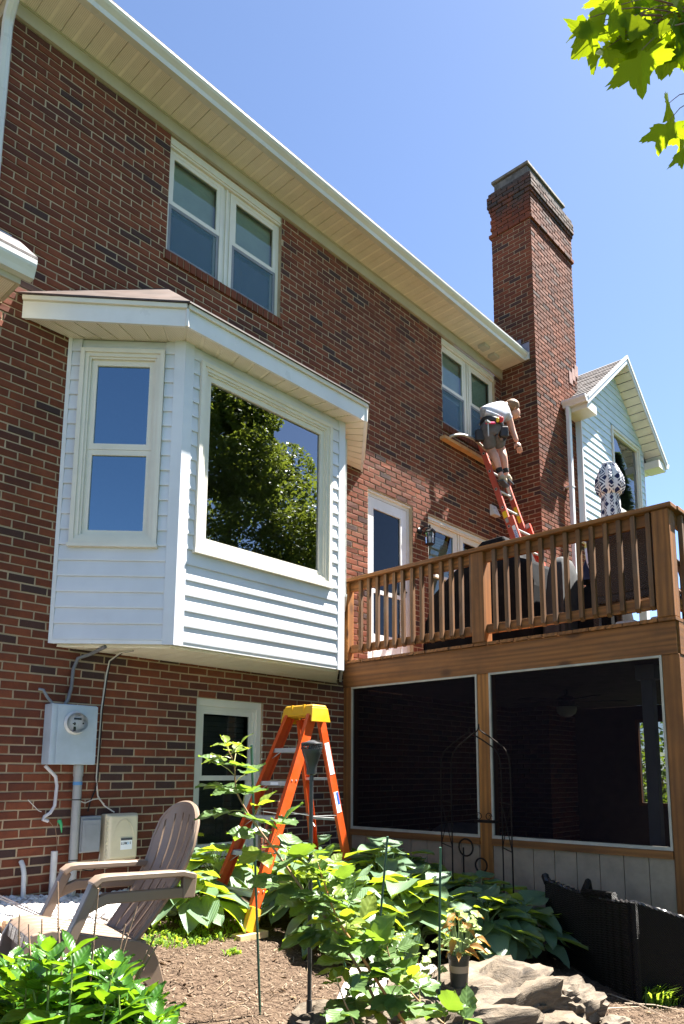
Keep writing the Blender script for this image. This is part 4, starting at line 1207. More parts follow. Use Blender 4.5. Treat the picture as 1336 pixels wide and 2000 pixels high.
# shredded bark lying on the bed
t = NT('bark_chip'); at = t.n('ShaderNodeAttribute', attribute_name='tone')
BARK = t.done(t.pbsdf(t.ramp(at.outputs['Fac'], [(0, (0.028,0.016,0.010)), (.4, (0.085,0.056,0.036)), (.8, (0.15,0.108,0.074)), (1, (0.22,0.17,0.125))]), 0.9, None, 0, 0.2))
m = MB()
for i in range(22000):
    x = R.uniform(1.4, 5.8); y = R.uniform(-4.2, -0.9)
    th = R.uniform(0, PI); L = R.uniform(.012, .05)*(1.7 if R.random() < .12 else 1); w = R.uniform(.0010, .0034)
    z = G(x, y) + R.uniform(.001, .010); ti = R.uniform(-.25, .25)
    c, s = math.cos(th), math.sin(th)
    bow = R.uniform(-.001, .004)
    a = Vector((x-c*L/2, y-s*L/2, z-ti*L/2)); b = Vector((x+c*L/2, y+s*L/2, z+ti*L/2)); mm = Vector((x, y, z+bow)); n_ = Vector((-s*w, c*w, 0)); u_ = Vector((0,0,.002))
    m.add([a-n_, a+n_, mm-n_+u_, mm+n_+u_, b-n_, b+n_], [(0,2,3,1),(2,4,5,3)], R.random())
tag(m.build('bark_mulch', BARK, None), 'pale shredded bark covering the planting bed', 'mulch', kind='stuff')

t = NT('dead_leaf_brown'); at = t.n('ShaderNodeAttribute', attribute_name='tone')
DLF = t.done(t.pbsdf(t.ramp(at.outputs['Fac'], [(0, (0.05,0.028,0.015)), (.5, (0.14,0.085,0.045)), (1, (0.24,0.18,0.11))]), 0.85, None, 0, 0.2))
m = MB()
for i in range(170):
    x = R.uniform(1.6, 5.4); y = R.uniform(-3.9, -1.2); th = R.uniform(0, 2*PI); L = R.uniform(.03, .07); w = L*R.uniform(.25,.4); z = G(x,y)+.006
    c, s = math.cos(th), math.sin(th); P2 = lambda a, b, h: (x+c*a-s*b, y+s*a+c*b, z+h); cu = R.uniform(.004,.02)
    m.add([P2(-L/2,0,.002), P2(-L*.1,w/2,cu), P2(L/2,0,cu*.8), P2(-L*.1,-w/2,cu*.9), P2(0,0,.001)], [(0,1,4),(1,2,4),(2,3,4),(3,0,4)], R.random())
for i in range(60):
    x = R.uniform(1.6, 5.4); y = R.uniform(-3.9, -1.2); th = R.uniform(0, 2*PI); L = R.uniform(.06,.22)
    p0 = Vector((x,y,G(x,y)+.006)); x1 = x+L*math.cos(th); y1 = y+L*math.sin(th); m.tube([p0, Vector((x1,y1,G(x1,y1)+.012))], [.0022,.0012], 4, False, R.random())
tag(m.build('leaf_litter', DLF, None), 'dead leaves and twigs scattered over the bark mulch', 'leaf litter', kind='stuff')

# white gravel along the wall
t = NT('white_gravel'); at = t.n('ShaderNodeAttribute', attribute_name='tone'); p = t.pos()
GRAV = t.done(t.pbsdf(t.mix(t.ramp(t.noise(60, 3, .6, p), [(.4, 0.0), (.7, .3)]), t.ramp(at.outputs['Fac'], [(0, (0.16,0.13,0.11)), (.2, (0.36,0.33,0.31)), (.5, (0.54,0.52,0.50)), (1, (0.68,0.67,0.66))]), (0.3,0.27,0.24)), 0.75, None, 0, 0.3))
m = MB()
def pebble(mb, x, y, z, r, tone):
    a = R.uniform(0, PI); e = R.uniform(.65, 1.0); vs = []
    top = Vector((x, y, z+r*.7)); 
    for (zz, rr) in ((-.5,.75),(.15,1.0),(.55,.6)):
        for k in range(6):
            th = a + 2*PI*k/6; q = r*rr*R.uniform(.8, 1.15)
            vs.append((x+q*math.cos(th), y+q*e*math.sin(th), z+r*zz*.8))
    vs.append(top)
    fs = []
    for j in range(2):
        for k in range(6): fs.append((j*6+k, j*6+(k+1)%6, (j+1)*6+(k+1)%6, (j+1)*6+k))
    for k in range(6): fs.append((12+k, 12+(k+1)%6, 18))
    mb.add(vs, fs, tone)
for i in range(5200):
    x = R.uniform(1.4, 3.35); y = -abs(R.gauss(0, .42)) - .03
    if y < -1.15 + .2*math.sin(x*3) - max(0, x-2.7)*-.9: continue
    pebble(m, x, y, G(x, y)+R.uniform(0, .018), R.uniform(.010, .032), R.random())
tag(m.build('white_gravel', GRAV, None), 'white gravel strip along the foot of the brick wall', 'gravel', kind='stuff')

# scalloped edging and a rusty wire stake in the gravel
EDG = plain('tan_edging', (0.42,0.25,0.13), 0.85, 0.15, 9, 0.2)
edg = empty('garden_edging', (2.0,-.95,G(2.0,-.95))); tag(edg, 'tan scalloped edging blocks set in the white gravel', 'edging')
for i in range(7):
    x = 1.86+.075*i; y = -.68-.075*i
    mm = MB(); mm.lathe((x, y, G(x,y)-.02), [(.05,0),(.05,.07),(.042,.085)], 10); mm.build('block', EDG, edg)
RUST = plain('rusty_wire', (0.06,0.05,0.055), 0.7, 0.3, 20, 0.1)
mm = MB()
for o_ in (0, .03):
    mm.tube([(2.07+o_,-.42,-.80),(2.28+o_,-.80+o_,-.94),(2.40+o_*.3,-.98,-.975)], .005, 5)
mm.tube([(2.40,-.98,-.97),(2.62,-.86,-.93)], .005, 5); mm.tube([(2.07,-.42,-.83),(2.08,-.43,-.72)], .008, 5)
tag(mm.build('wire_stake', RUST, None), 'dark wire stake lying across the white gravel', 'stake')

# ------------------------------------------------------------------ utilities on the wall
MET = plain('meter_grey', (0.36,0.42,0.47), 0.45, 0.07, 5, 0.04)
mt = empty('electric_meter', (2.68,-.07,.055)); tag(mt, 'grey electric meter box with a round glass dial on the brick wall', 'meter')
m = MB(); m.box((2.50,-.135,.06),(2.86,-.008,.515)); m.build('enclosure', MET, mt, bevel=.006)
m = MB(); m.box((2.545,-.143,.063),(2.862,-.136,.508)); m.box((2.505,-.1405,.06),(2.53,-.136,.51)); m.build('cover', MET, mt, bevel=.004)
m = MB(); m.lathe((2.68,-.144,.375), [(.088,0),(.090,.012),(.080,.02),(.078,.03)], 28, (0,-1,0)); m.build('ring', plain('ring_grey', (0.45,0.46,0.46), 0.35, 0.05), mt, smooth=True)
m = MB(); m.lathe((2.68,-.170,.375), [(.076,0),(.074,.002)], 28, (0,-1,0)); m.build('dial', plain('dial_white', (0.66,0.66,0.64), 0.4, 0.03), mt)
m = MB(); m.lathe((2.68,-.174,.375), [(.077,0),(.075,.03),(.066,.052),(.03,.058)], 28, (0,-1,0)); m.build('glass', m_glass('meter_glass', (0.9,0.9,0.9), 1.35), mt, smooth=True)
m = MB(); m.box((2.655,-.176,.398),(2.715,-.1725,.412)); m.build('display', BLACK, mt)
m = MB(); m.box((2.655,-.178,.31),(2.673,-.1725,.345)); m.box((2.648,-.178,.362),(2.672,-.1725,.372)); m.box((2.658,-.1785,.355),(2.668,-.173,.378)); m.box((2.725,-.176,.366),(2.737,-.1725,.378)); m.build('terminals', BLACK, mt)
INK = plain('print_dark', (0.05,0.05,0.055), 0.6, 0.05)
letters('lettering', 'CL200 240V 3W', .0085, (2.69,-.1728,.347), (1,0,0), (0,0,1), INK, mt, .0004)
letters('lettering', 'kWh', .012, (2.69,-.1728,.43), (1,0,0), (0,0,1), INK, mt, .0004)
PVC = plain('grey_pvc', (0.25,0.255,0.25), 0.5, 0.06, 6, 0.03)
def pipe(name, pts, r, mat, label, cat, n=12):
    q = MB(); q.tube(pts, r, n); o = q.build(name, mat, None, smooth=True)
    if label: tag(o, label, cat)
    return o
cnd = pipe('conduit', [(2.765,-.075,.057),(2.765,-.075,-.95)], .033, PVC, 'thick grey conduit running from the meter box down to the gravel', 'conduit')
q = MB(); q.lathe((2.765,-.075,-.03), [(.036,0),(.038,.01),(.038,.06),(.036,.085)], 14); q.build('coupling', PVC, cnd, smooth=True)
q = MB(); q.lathe((2.765,-.075,-.095), [(.0345,0),(.0345,.025)], 14); q.build('blue_tape', plain('blue_tape', (0.06,0.20,0.42), 0.5, 0.05), cnd)
for z in (-.21,-.66):
    q = MB(); q.lathe((2.765,-.075,z), [(.0348,0),(.0348,.008)], 14); q.build('cable_tie', BLACK, cnd)
pipe('pipe_stub', [(2.62,-.07,-.58),(2.62,-.07,-1.0)], .024, plain('pvc_light', (0.40,0.40,0.40), 0.5, 0.06), 'taller light grey pipe standing in the gravel by the conduit', 'pipe')
pipe('pipe_stub', [(2.40,-.02,-.64),(2.40,-.055,-.67),(2.405,-.07,-.72),(2.41,-.08,-.98)], .017, plain('pvc_pale', (0.46,0.47,0.47), 0.5, 0.06), 'short thin pipe bending out of the brick into the gravel', 'pipe')
pipe('service_cable', [(2.82,-.28,.97),(2.80,-.10,.93),(2.72,-.045,.89),(2.69,-.04,.80),(2.685,-.04,.66),(2.66,-.05,.56),(2.63,-.06,.515)], .014, plain('cable_grey', (0.13,0.13,0.135), 0.6, 0.1), 'grey sheathed cable curving from under the bay to the meter', 'cable')
pipe('short_cable', [(2.44,-.015,.625),(2.47,-.03,.62),(2.50,-.05,.56),(2.54,-.06,.514)], .011, plain('cable_grey2', (0.17,0.18,0.19), 0.6, 0.1), 'short grey cable end beside the top of the meter box', 'cable')
WC = plain('cable_white', (0.50,0.47,0.42), 0.5, 0.08)
for k, (off, mat_, lab) in enumerate(((0,WC,'pale twin cable hanging from the bay beside the meter box'),(.012,BLACK,'black cable tied to the pale cables beside the meter'))):
    pipe('wall_cable', [(3.04+off,-.30,.965),(3.0+off,-.20,.955),(2.985+off,-.05,.90),(2.98+off,-.02,.78),(2.955+off,-.018,.5),(2.95+off,-.02,.2),(2.945+off,-.02,-.04),(2.965+off,-.02,-.18) if k==0 else (2.94,-.02,-.14),(3.02+off,-.03,-.26) if k==0 else (2.90,-.03,-.23),(3.10,-.05,-.315) if k==0 else (2.88,-.04,-.30)], .0055, mat_, lab, 'cable', 6)
pipe('wall_cable', [(2.80,-.03,-.215),(2.86,-.03,-.235),(2.92,-.03,-.21),(2.97,-.03,-.205),(3.02,-.03,-.25)], .0045, WC, 'thin pale cable looping behind the conduit', 'cable', 6)
pipe('wall_cable', [(2.80,-.03,-.66),(2.87,-.03,-.74),(2.95,-.03,-.76),(3.03,-.03,-.70),(3.06,-.03,-.58)], .0045, BLACK, 'thin black cable sagging below the small utility boxes', 'cable', 6)
pipe('ground_strap', [(2.51,-.06,.05),(2.56,-.07,.0),(2.60,-.05,-.03),(2.615,-.05,-.10),(2.61,-.045,-.25),(2.58,-.045,-.30),(2.54,-.04,-.325),(2.53,-.04,-.345),(2.57,-.04,-.36)], .013, plain('strap_grey', (0.42,0.41,0.43), 0.6, 0.1), 'flat grey wire guard hanging below the meter box', 'wire guard', 8)
pipe('wall_cable', [(2.42,-.015,-.20),(2.50,-.02,-.28),(2.52,-.03,-.29)], .003, WC, 'thin pale wire end left of the wire guard', 'wire', 5)
pipe('wall_cable', [(2.58,-.03,-.36),(2.64,-.02,-.42),(2.66,-.02,-.52),(2.655,-.02,-.8)], .0025, plain('wire_brown', (0.2,0.12,0.07), .6, .1), 'thin brown ground wire running down the brick', 'wire', 5)
m = MB(); m.tube([(2.665,-.02,-.36),(2.675,-.035,-.39),(2.685,-.03,-.45)], [.018,.012,.004], 8); tag(m.build('green_clip', plain('green_plastic', (0.02,0.28,0.10), 0.4, 0.05), None), 'small green ground clip on the brick below the meter', 'clip')
bx = empty('utility_box', (2.90,-.05,-.62)); tag(bx, 'small grey telephone box on the brick beside the conduit', 'utility box')
BXG = plain('box_grey', (0.20,0.215,0.23), 0.5, 0.08)
m = MB(); m.box((2.805,-.085,-.61),(2.975,-.008,-.335)); m.build('case', BXG, bx, bevel=.008)
m = MB(); m.box((2.815,-.10,-.60),(2.965,-.086,-.36)); m.build('lid', BXG, bx, bevel=.006)
m = MB(); m.box((2.84,-.102,-.52),(2.94,-.1005,-.40)); m.build('lid_panel', BXG, bx)
lb = empty('fibre_box', (3.14,-.06,-.70)); tag(lb, 'beige fibre internet box with a small white label', 'utility box')
BXB = plain('box_beige', (0.55,0.49,0.34), 0.5, 0.05)
m = MB(); m.box((3.01,-.09,-.69),(3.29,-.008,-.325)); m.build('case', BXB, lb, bevel=.01)
m = MB(); m.add([(3.015,-.088,-.685),(3.285,-.088,-.685),(3.285,-.088,-.33),(3.015,-.088,-.33),(3.035,-.125,-.67),(3.275,-.125,-.67),(3.275,-.12,-.34),(3.035,-.12,-.34)], [(4,5,6,7),(0,1,5,4),(1,2,6,5),(2,3,7,6),(3,0,4,7)]); m.build('lid', BXB, lb, bevel=.012)
for i in range(9):
    m = MB(); m.box((3.012,-.106,-.66+.035*i),(3.03,-.092,-.64+.035*i)); m.build('hinge', BXB, lb)
m = MB(); m.tube([(3.06+.19*math.sin(a)*.5+.09,-.1235,-.56+.19*math.cos(a)) for a in [-1.3+.13*k for k in range(21)]], .0025, 4); m.build('ridge', BXB, lb)
m = MB(); m.box((3.125,-.128,-.605),(3.225,-.1255,-.515)); m.build('label', plain('label_white', (0.72,0.75,0.76), 0.4, 0.02), lb)
m = MB(); m.box((3.125,-.1295,-.533),(3.225,-.1282,-.515)); m.build('label_band', INK, lb)
letters('lettering', 'LUM', .027, (3.155,-.1285,-.557), (1,0,0), (0,0,1), INK, lb, .0005)
letters('lettering', 'O', .027, (3.187,-.1285,-.557), (1,0,0), (0,0,1), plain('label_blue', (0.05,0.35,0.6), 0.4, 0.02), lb, .0005)
letters('lettering', 'S', .027, (3.209,-.1285,-.557), (1,0,0), (0,0,1), INK, lb, .0005)
pipe('wall_cable', [(3.0,-.04,-.63),(2.99,-.045,-.69),(3.04,-.05,-.715),(3.12,-.05,-.72),(3.2,-.05,-.70),(3.22,-.05,-.68)], .004, WC, 'pale cable looping under the beige box', 'cable', 6)

# ------------------------------------------------------------------ resin garden chair
class LF:
    def __init__(self, o, fx, scale=1.0, tilt=None):
        self.o = Vector(o); self.F = Vector((fx[0], fx[1], 0)).normalized(); self.L = Vector((-self.F.y, self.F.x, 0)); self.s = scale
    def __call__(self, x, y, z): return self.o + (self.F*x + self.L*y)*self.s + Vector((0,0,z*self.s))
def frame_boxes(m, lf, pts, w, h, ydir=True):
    pass
rf = Vector((2.30,-1.99,0)); th = rad(36)
Rv = Vector((.667,-.745,0)); Dv = Vector((.745,.667,0))
Fc = Rv*(-math.cos(th)) + Dv*(-math.sin(th)); Lc = Vector((-Fc.y, Fc.x, 0))
oc = rf + Fc*.30 - Lc*.26; oc.z = G(rf.x, rf.y)
cf = LF(oc, (Fc.x, Fc.y))
RESIN = plain('brown_resin', (0.185,0.132,0.096), 0.42, 0.06, 4, 0.03, bscale=200)
ch = empty('garden_chair', oc); tag(ch, 'brown moulded garden armchair with a slatted fan back on the mulch', 'chair')
def ribbon(m, pts, wid, thk):
    """Band of width wid(y) swept along side-view points (x,z) at lateral centre y0."""
    vs=[]; fs=[]; n=len(pts)
    for i,(x,y0,z,w) in enumerate(pts):
        a=pts[max(i-1,0)]; b=pts[min(i+1,n-1)]; d=Vector((b[0]-a[0],b[2]-a[2])); d.normalize(); nx,nz=-d.y,d.x
        for (sx,sy) in ((-.5,-.5),(-.5,.5),(.5,.5),(.5,-.5)):
            vs.append(cf(x+nx*thk*sx, y0+w*sy, z+nz*thk*sx))
    for i in range(n-1):
        for k in range(4):
            k2=(k+1)%4; fs.append((i*4+k,i*4+k2,(i+1)*4+k2,(i+1)*4+k))
    fs.append((3,2,1,0)); fs.append(tuple((n-1)*4+k for k in range(4)))
    m.add(vs,fs)
# back: six slats that fan out, joined by a bottom band, a waist band and a round-topped rim
bx0,bz0,bx1,bz1=-.20,.22,-.53,.94
def backpt(u,v,off=0.0):
    w=lerp(.225,.305,min(v*1.3,1)); 
    x=lerp(bx0,bx1,v)-.075*math.sin(v*PI)+.045*(u*u) ; z=lerp(bz0,bz1,v)
    d=Vector((bx1-bx0,0,bz1-bz0)).normalized()
    return cf(x+d.z*off*1.0, u*w, z-d.x*off)
def vtop(u): return .70+.30*math.sqrt(max(0,1-abs(u)**2.3))
m=MB(); nu=37; nv=26; thk=.018
keep=lambda iu,v,uu: True
vs=[];fs=[];idx={}
us=[-1+2*i/(nu-1) for i in range(nu)]
for s_ in (0,1):
    for j in range(nv):
        for i,u in enumerate(us):
            v=vtop(u)*j/(nv-1); idx[(s_,i,j)]=len(vs); vs.append(backpt(u,v,-thk*s_))
def solid(i,j):
    if not(0<=i<nu-1 and 0<=j<nv-1): return False
    v=(j+.5)/(nv-1); edge=i<2 or i>=nu-3
    if edge or v>.93 or v<.06 or .40<v<.485: return True
    return (i%6) != 5
for j in range(nv-1):
    for i in range(nu-1):
        if not solid(i,j): continue
        q=[(i,j),(i+1,j),(i+1,j+1),(i,j+1)]
        fs.append(tuple(idx[(0,a,b)] for a,b in q)); fs.append(tuple(idx[(1,a,b)] for a,b in q[::-1]))
        for (di,dj,e) in ((0,-1,(0,1)),(1,0,(1,2)),(0,1,(2,3)),(-1,0,(3,0))):
            if not solid(i+di,j+dj):
                a,b=q[e[0]],q[e[1]]; fs.append((idx[(0,a[0],a[1])],idx[(1,a[0],a[1])],idx[(1,b[0],b[1])],idx[(0,b[0],b[1])]))
m.add(vs,fs); m.build('backrest',RESIN,ch,smooth=True)
# rim rolled round the edge of the back
m=MB(); rim=[]
for k in range(41):
    a=k/40
    if a<.3: u=-1; v=vtop(-1)*a/.3*.98
    elif a>.7: u=1; v=vtop(1)*(1-a)/.3*.98
    else:
        u=-1+2*(a-.3)/.4; v=vtop(u)
    rim.append(backpt(u,v,-.012))
m.tube(rim,.016,6); m.build('rim',RESIN,ch,smooth=True)
# seat: slats from front to rear, front lip rolled down
for i in range(5):
    y=-.196+.098*i; m=MB(); ribbon(m,[(-.22,y,.225,.088),(-.05,y,.262,.088),(.12,y,.305,.088),(.24,y,.335,.088),(.30,y,.335,.088),(.335,y,.31,.088),(.345,y,.25,.088)],.088,.022); m.build('seat_slat',RESIN,ch,smooth=True,bevel=.004)
m=MB(); m.prism([cf(-.24,-.25,.16),cf(-.24,.25,.16),cf(-.24,.25,.235),cf(-.24,-.25,.235)],Fc*.03); m.prism([cf(.30,-.25,.17),cf(.30,.25,.17),cf(.30,.25,.30),cf(.30,-.25,.30)],Fc*.03); m.build('seat_rail',RESIN,ch,bevel=.006)
for sy in (-1,1):
    y=.255*sy
    # side skirt from the rear foot under the seat to the front foot, arched between the feet
    m=MB(); side=[(-.345,0),(-.255,0),(-.20,.06),(-.13,.13),(-.02,.175),(.12,.19),(.22,.17),(.28,.10),(.31,0),(.41,0),(.40,.12),(.375,.26),(.335,.335),(.24,.345),(.12,.315),(-.05,.27),(-.20,.24),(-.27,.20),(-.315,.10)]
    m.prism([cf(x,y-.02*sy,z) for x,z in (side if sy>0 else side[::-1])], Lc*(.032*sy)); m.build('side_frame',RESIN,ch,bevel=.006)
    y=.29*sy
    arm=[(-.47,.555),(-.40,.575),(-.2,.578),(.0,.582),(.04,.578),(.075,.55)]
    m=MB(); ribbon(m,[(x,y,z,.085+.02*(x>-.1)) for x,z in arm],.09,.032); m.build('armrest',RESIN,ch,smooth=True,bevel=.006)
    m=MB(); ribbon(m,[(.055,y,.555,.075),(.12,y,.40,.07),(.20,y,.22,.07),(.30,y,.0,.075)],.07,.05); m.build('front_leg',RESIN,ch,smooth=True,bevel=.006)
    m=MB(); ribbon(m,[(-.46,y-.02*sy,.47,.05),(-.2,y,.475,.05),(.0,y,.478,.05),(.10,y,.44,.05)],.05,.055); m.build('arm_rail',RESIN,ch,smooth=True,bevel=.006)
    m=MB(); m.prism([cf(-.48,y-.035*sy,.44),cf(-.41,y-.035*sy,.44),cf(-.41,y-.035*sy,.565),cf(-.49,y-.035*sy,.565)],Lc*(.05*sy)); m.build('arm_bracket',RESIN,ch,bevel=.006)

# ------------------------------------------------------------------ orange stepladder
ORANGE=plain('orange_fibreglass',(0.50,0.062,0.008),0.4,0.08,5,0.04)
YELLOW=plain('yellow_plastic',(0.56,0.29,0.010),0.4,0.05,5,0.02)
ALUM=plain('bare_aluminium',(0.40,0.40,0.39),0.42,0.08,8,0.05,metal=0.35)
F1=Vector((3.38,-1.42,G(3.38,-1.42)+.04))
sl_=empty('stepladder',(F1.x+.5,F1.y+.26,F1.z-.04)); tag(sl_,'orange stepladder with a yellow top standing against the hosta bed','stepladder')
H=1.58; ym=F1.y+.255
def fr(t,s): # front rail point: t 0 foot..1 top; s -1 near, +1 far
    return Vector((F1.x+.70*t, ym+s*lerp(.255,.145,t), F1.z+(H-.03)*t))
def rr_(t,s):
    return Vector((F1.x+1.17-.36*t, ym+s*lerp(.225,.132,t), G(F1.x+1.17,ym)+ (F1.z+H-.05-G(F1.x+1.17,ym))*t))
def channel(m,a,b,face,w,d):
    """C-section rail from a to b: web width w, flange depth d; face = web normal."""
    a=Vector(a);b=Vector(b);ax=(b-a).normalized();n=Vector(face).normalized();n=(n-ax*n.dot(ax)).normalized();s=ax.cross(n)
    L=(b-a).length/2;c=(a+b)/2
    m.obox(c,ax,s,n,L,w/2,.003); m.obox(c+s*(w/2-.0032)-n*(d/2+.003),ax,s,n,L,.003,d/2); m.obox(c-s*(w/2-.0032)-n*(d/2+.003),ax,s,n,L,.003,d/2)
for s in (-1,1):
    m=MB(); channel(m,fr(.04,s),fr(1,s),(0,s,0),.085,.03); m.build('front_rail',ORANGE,sl_)
    m=MB(); channel(m,rr_(.03,s),rr_(1,s),(0,s,0),.07,.026); m.build('rear_rail',ORANGE,sl_)
    m=MB(); a=fr(0,s); b=fr(.10,s); ax=(b-a).normalized(); m.obox((a+b)/2,ax,(0,1,0),ax.cross(Vector((0,1,0))),(b-a).length/2,.022,.05); m.build('boot',YELLOW,sl_,bevel=.006)
    m=MB(); a=rr_(0,s); b=rr_(.05,s); ax=(b-a).normalized(); m.obox((a+b)/2,ax,(0,1,0),ax.cross(Vector((0,1,0))),(b-a).length/2,.02,.042); m.build('boot',BLACK,sl_)
    m=MB()
    for k in range(1,6):
        for e in (-.022,.022):
            p=fr(k/6.0,s)+Vector((e,0.004*s,0)); m.lathe(p,[(.007,0),(.006,.004)],6,(0,s,0))
    r_=m.build('rivets',ALUM,sl_); r_['kind']='stuff'
for k in range(1,6):
    t_=k/6.0; a=fr(t_,-1); b=fr(t_,1); m=MB(); m.box((a.x-.04,a.y+.006,a.z-.012),(a.x+.04,b.y-.006,a.z-.006)); m.box((a.x-.04,a.y+.006,a.z-.04),(a.x-.036,b.y-.006,a.z-.012)); m.box((a.x+.036,a.y+.006,a.z-.04),(a.x+.04,b.y-.006,a.z-.012)); m.build('step',ALUM,sl_)
    for s in (-1,1):
        m=MB(); p=fr(t_,s); q=fr(t_-.055,s); m.beam(p+Vector((0,-s*.09,-.02)),q+Vector((0,-s*.008,0)),.012,.003); m.build('step_brace',ALUM,sl_)
for k,t_ in enumerate((.30,.50,.70)):
    m=MB(); a=rr_(t_,-1); b=rr_(t_,1); m.beam(a+Vector((0,.004,0)),b-Vector((0,.004,0)),.035,.02); m.build('rear_brace',ALUM,sl_)
    if k<2:
        for s in (-1,1):
            m=MB(); m.beam(a if s<0 else b, (a if s<0 else b)+Vector((0,-s*.06,-.07)),.01,.003); m.build('rear_strut',ALUM,sl_)
for s in (-1,1):
    m=MB(); a=fr(.52,s); b=rr_(.52,s); mid=(a+b)/2+Vector((0,0,-.02)); m.beam(a+Vector((0,-s*.012,0)),mid,.02,.004); m.beam(mid,b+Vector((0,-s*.012,0)),.02,.004); m.build('spreader',ALUM,sl_)
cz=F1.z+H; cx=F1.x+.74
m=MB(); m.add([(cx-.085,ym-.18,cz-.035),(cx+.11,ym-.18,cz-.035),(cx+.11,ym+.18,cz-.035),(cx-.085,ym+.18,cz-.035),(cx-.065,ym-.165,cz+.055),(cx+.09,ym-.165,cz+.055),(cx+.09,ym+.165,cz+.055),(cx-.065,ym+.165,cz+.055)],[(0,3,2,1),(4,5,6,7),(0,1,5,4),(1,2,6,5),(2,3,7,6),(3,0,4,7)]); m.build('top_cap',YELLOW,sl_,bevel=.012)
for s in (-1,1):
    m=MB(); m.add([(cx-.095,ym+s*.185,cz-.085),(cx+.12,ym+s*.185,cz-.085),(cx+.10,ym+s*.172,cz+.03),(cx-.075,ym+s*.172,cz+.03),(cx-.095,ym+s*.172,cz-.085),(cx+.12,ym+s*.172,cz-.085),(cx+.10,ym+s*.16,cz+.03),(cx-.075,ym+s*.16,cz+.03)],[(0,1,2,3),(7,6,5,4),(0,4,5,1),(1,5,6,2),(2,6,7,3),(3,7,4,0)]); m.build('cap_cheek',YELLOW,sl_,bevel=.004)
for y in (-.07,.07):
    m=MB(); m.box((cx-.08,ym+y-.008,cz-.03),(cx-.06,ym+y+.008,cz+.058)); m.build('cap_rib',YELLOW,sl_)
# stickers and lettering on the rear rail nearest the camera and on a front rail
STW=plain('sticker_white',(0.70,0.71,0.72),0.4,0.03); STB=plain('sticker_blue',(0.03,0.10,0.40),0.4,0.03)
ax=(rr_(1,-1)-rr_(0,-1)).normalized(); nn=Vector((0,-1,0)); nn=(nn-ax*nn.dot(ax)).normalized(); sd=ax.cross(nn)
def rail_sticker(name,p,L,w,mat,out=.0045):
    m=MB(); m.obox(p+nn*out,ax,sd,nn,L/2,w/2,.0006); return m.build(name,mat,sl_)
p=rr_(.80,-1); rail_sticker('sticker',p,.26,.05,STW); p=rr_(.585,-1); rail_sticker('sticker',p,.17,.05,STW); rail_sticker('sticker',p+ax*.03+sd*.012,.10,.022,STB,.0058)
p=rr_(.20,-1); rail_sticker('sticker',p,.20,.046,STW); letters('lettering','WERNER',.042,p-ax*.02+nn*.0058,-ax,sd if sd.x>0 else -sd,STB,sl_,.0005)
m=MB(); a=p+ax*.085+nn*.0058; m.add([a+sd*.015,a+ax*-.02+sd*.02,a+ax*-.012,a+ax*-.02-sd*.02],[(0,1,2),(0,2,3)]); m.build('emblem',STB,sl_)
m=MB(); a=fr(4/6,0); m.box((a.x-.0412,ym-.05,a.z-.035),(a.x-.0402,ym+.04,a.z-.015)); m.build('sticker',STW,sl_)
m=MB(); m.box((F1.x-.11,F1.y-.05,G(F1.x,F1.y)-.005),(F1.x+.14,F1.y+.055,F1.z)); o=m.build('wood_block',plain('raw_pine',(0.50,0.36,0.19),0.8,0.1,9,.1),None,bevel=.004); tag(o,'short raw wood block under the front foot of the stepladder','wood block')

# ------------------------------------------------------------------ torch, stakes
tx,ty=2.62,-2.82; tz=G(tx,ty)
tor=empty('garden_torch',(tx,ty,tz)); tag(tor,'black garden torch on a thin pole in front of the stepladder','torch')
TB=plain('torch_black',(0.022,0.022,0.024),0.4,0.2,12,0.1)
ztop=1.40+tz
m=MB(); m.tube([(tx,ty,tz),(tx,ty,tz+.14)],.014,10); m.tube([(tx,ty,tz+.135),(tx-.004,ty,ztop-.17)],.0105,10); m.build('pole',TB,tor,smooth=True)
m=MB(); m.lathe((tx-.004,ty,ztop-.18),[(.011,0),(.026,.006),(.027,.04),(.032,.065),(.045,.10),(.052,.125),(.052,.131)],22); m.build('bowl',TB,tor,smooth=True)
m=MB()
for k in range(26):
    th=2*PI*k/26
    for (z0,z1,d) in ((.131,.157,.12),(.157,.131,.12)):
        a=(tx-.004+.053*math.cos(th),ty+.053*math.sin(th),ztop-.18+z0); b=(tx-.004+.053*math.cos(th+d*2),ty+.053*math.sin(th+d*2),ztop-.18+z1); m.tube([a,b],.0022,4)
m.build('mesh_band',TB,tor); tor.children[-1]['kind']='stuff'
m=MB(); m.lathe((tx-.004,ty,ztop-.025),[(.054,0),(.056,.004),(.053,.010),(.03,.014),(.012,.022)],22); m.build('cap',TB,tor,smooth=True)
GRN=plain('stake_green',(0.025,0.075,0.05),0.45,0.15,14,0.1)
def stake(x,y,ztop,lean,label):
    z0=G(x,y); q=MB(); L=ztop-z0; q.tube([(x,y,z0-.03),(x+lean[0],y+lean[1],ztop)],.0065,8); o=q.build('garden_stake',GRN,None,smooth=True); tag(o,label,'stake','green plant stakes')
    return o
def stake_px(px0,py0,px1,py1,dep,label,dd=0.0):
    a=at_depth(px0,py0,dep); b=at_depth(px1,py1,dep+dd); q=MB(); a2=a+(a-b).normalized()*.04; q.tube([a2,b],.0065,8); o=q.build('garden_stake',GRN,None,smooth=True); tag(o,label,'stake','green plant stakes')
stake_px(508,1985,491,1455,3.61,'leftmost green plant stake, in front of the basement window')
stake_px(728,1960,757,1634,3.97,'green stake leaning right in front of the hostas, second from the right')
stake_px(857,2010,860,1655,3.80,'rightmost green stake, upright beside the potted plant')
stake_px(712,2010,612,1690,3.60,'green stake leaning left among the bramble leaves')
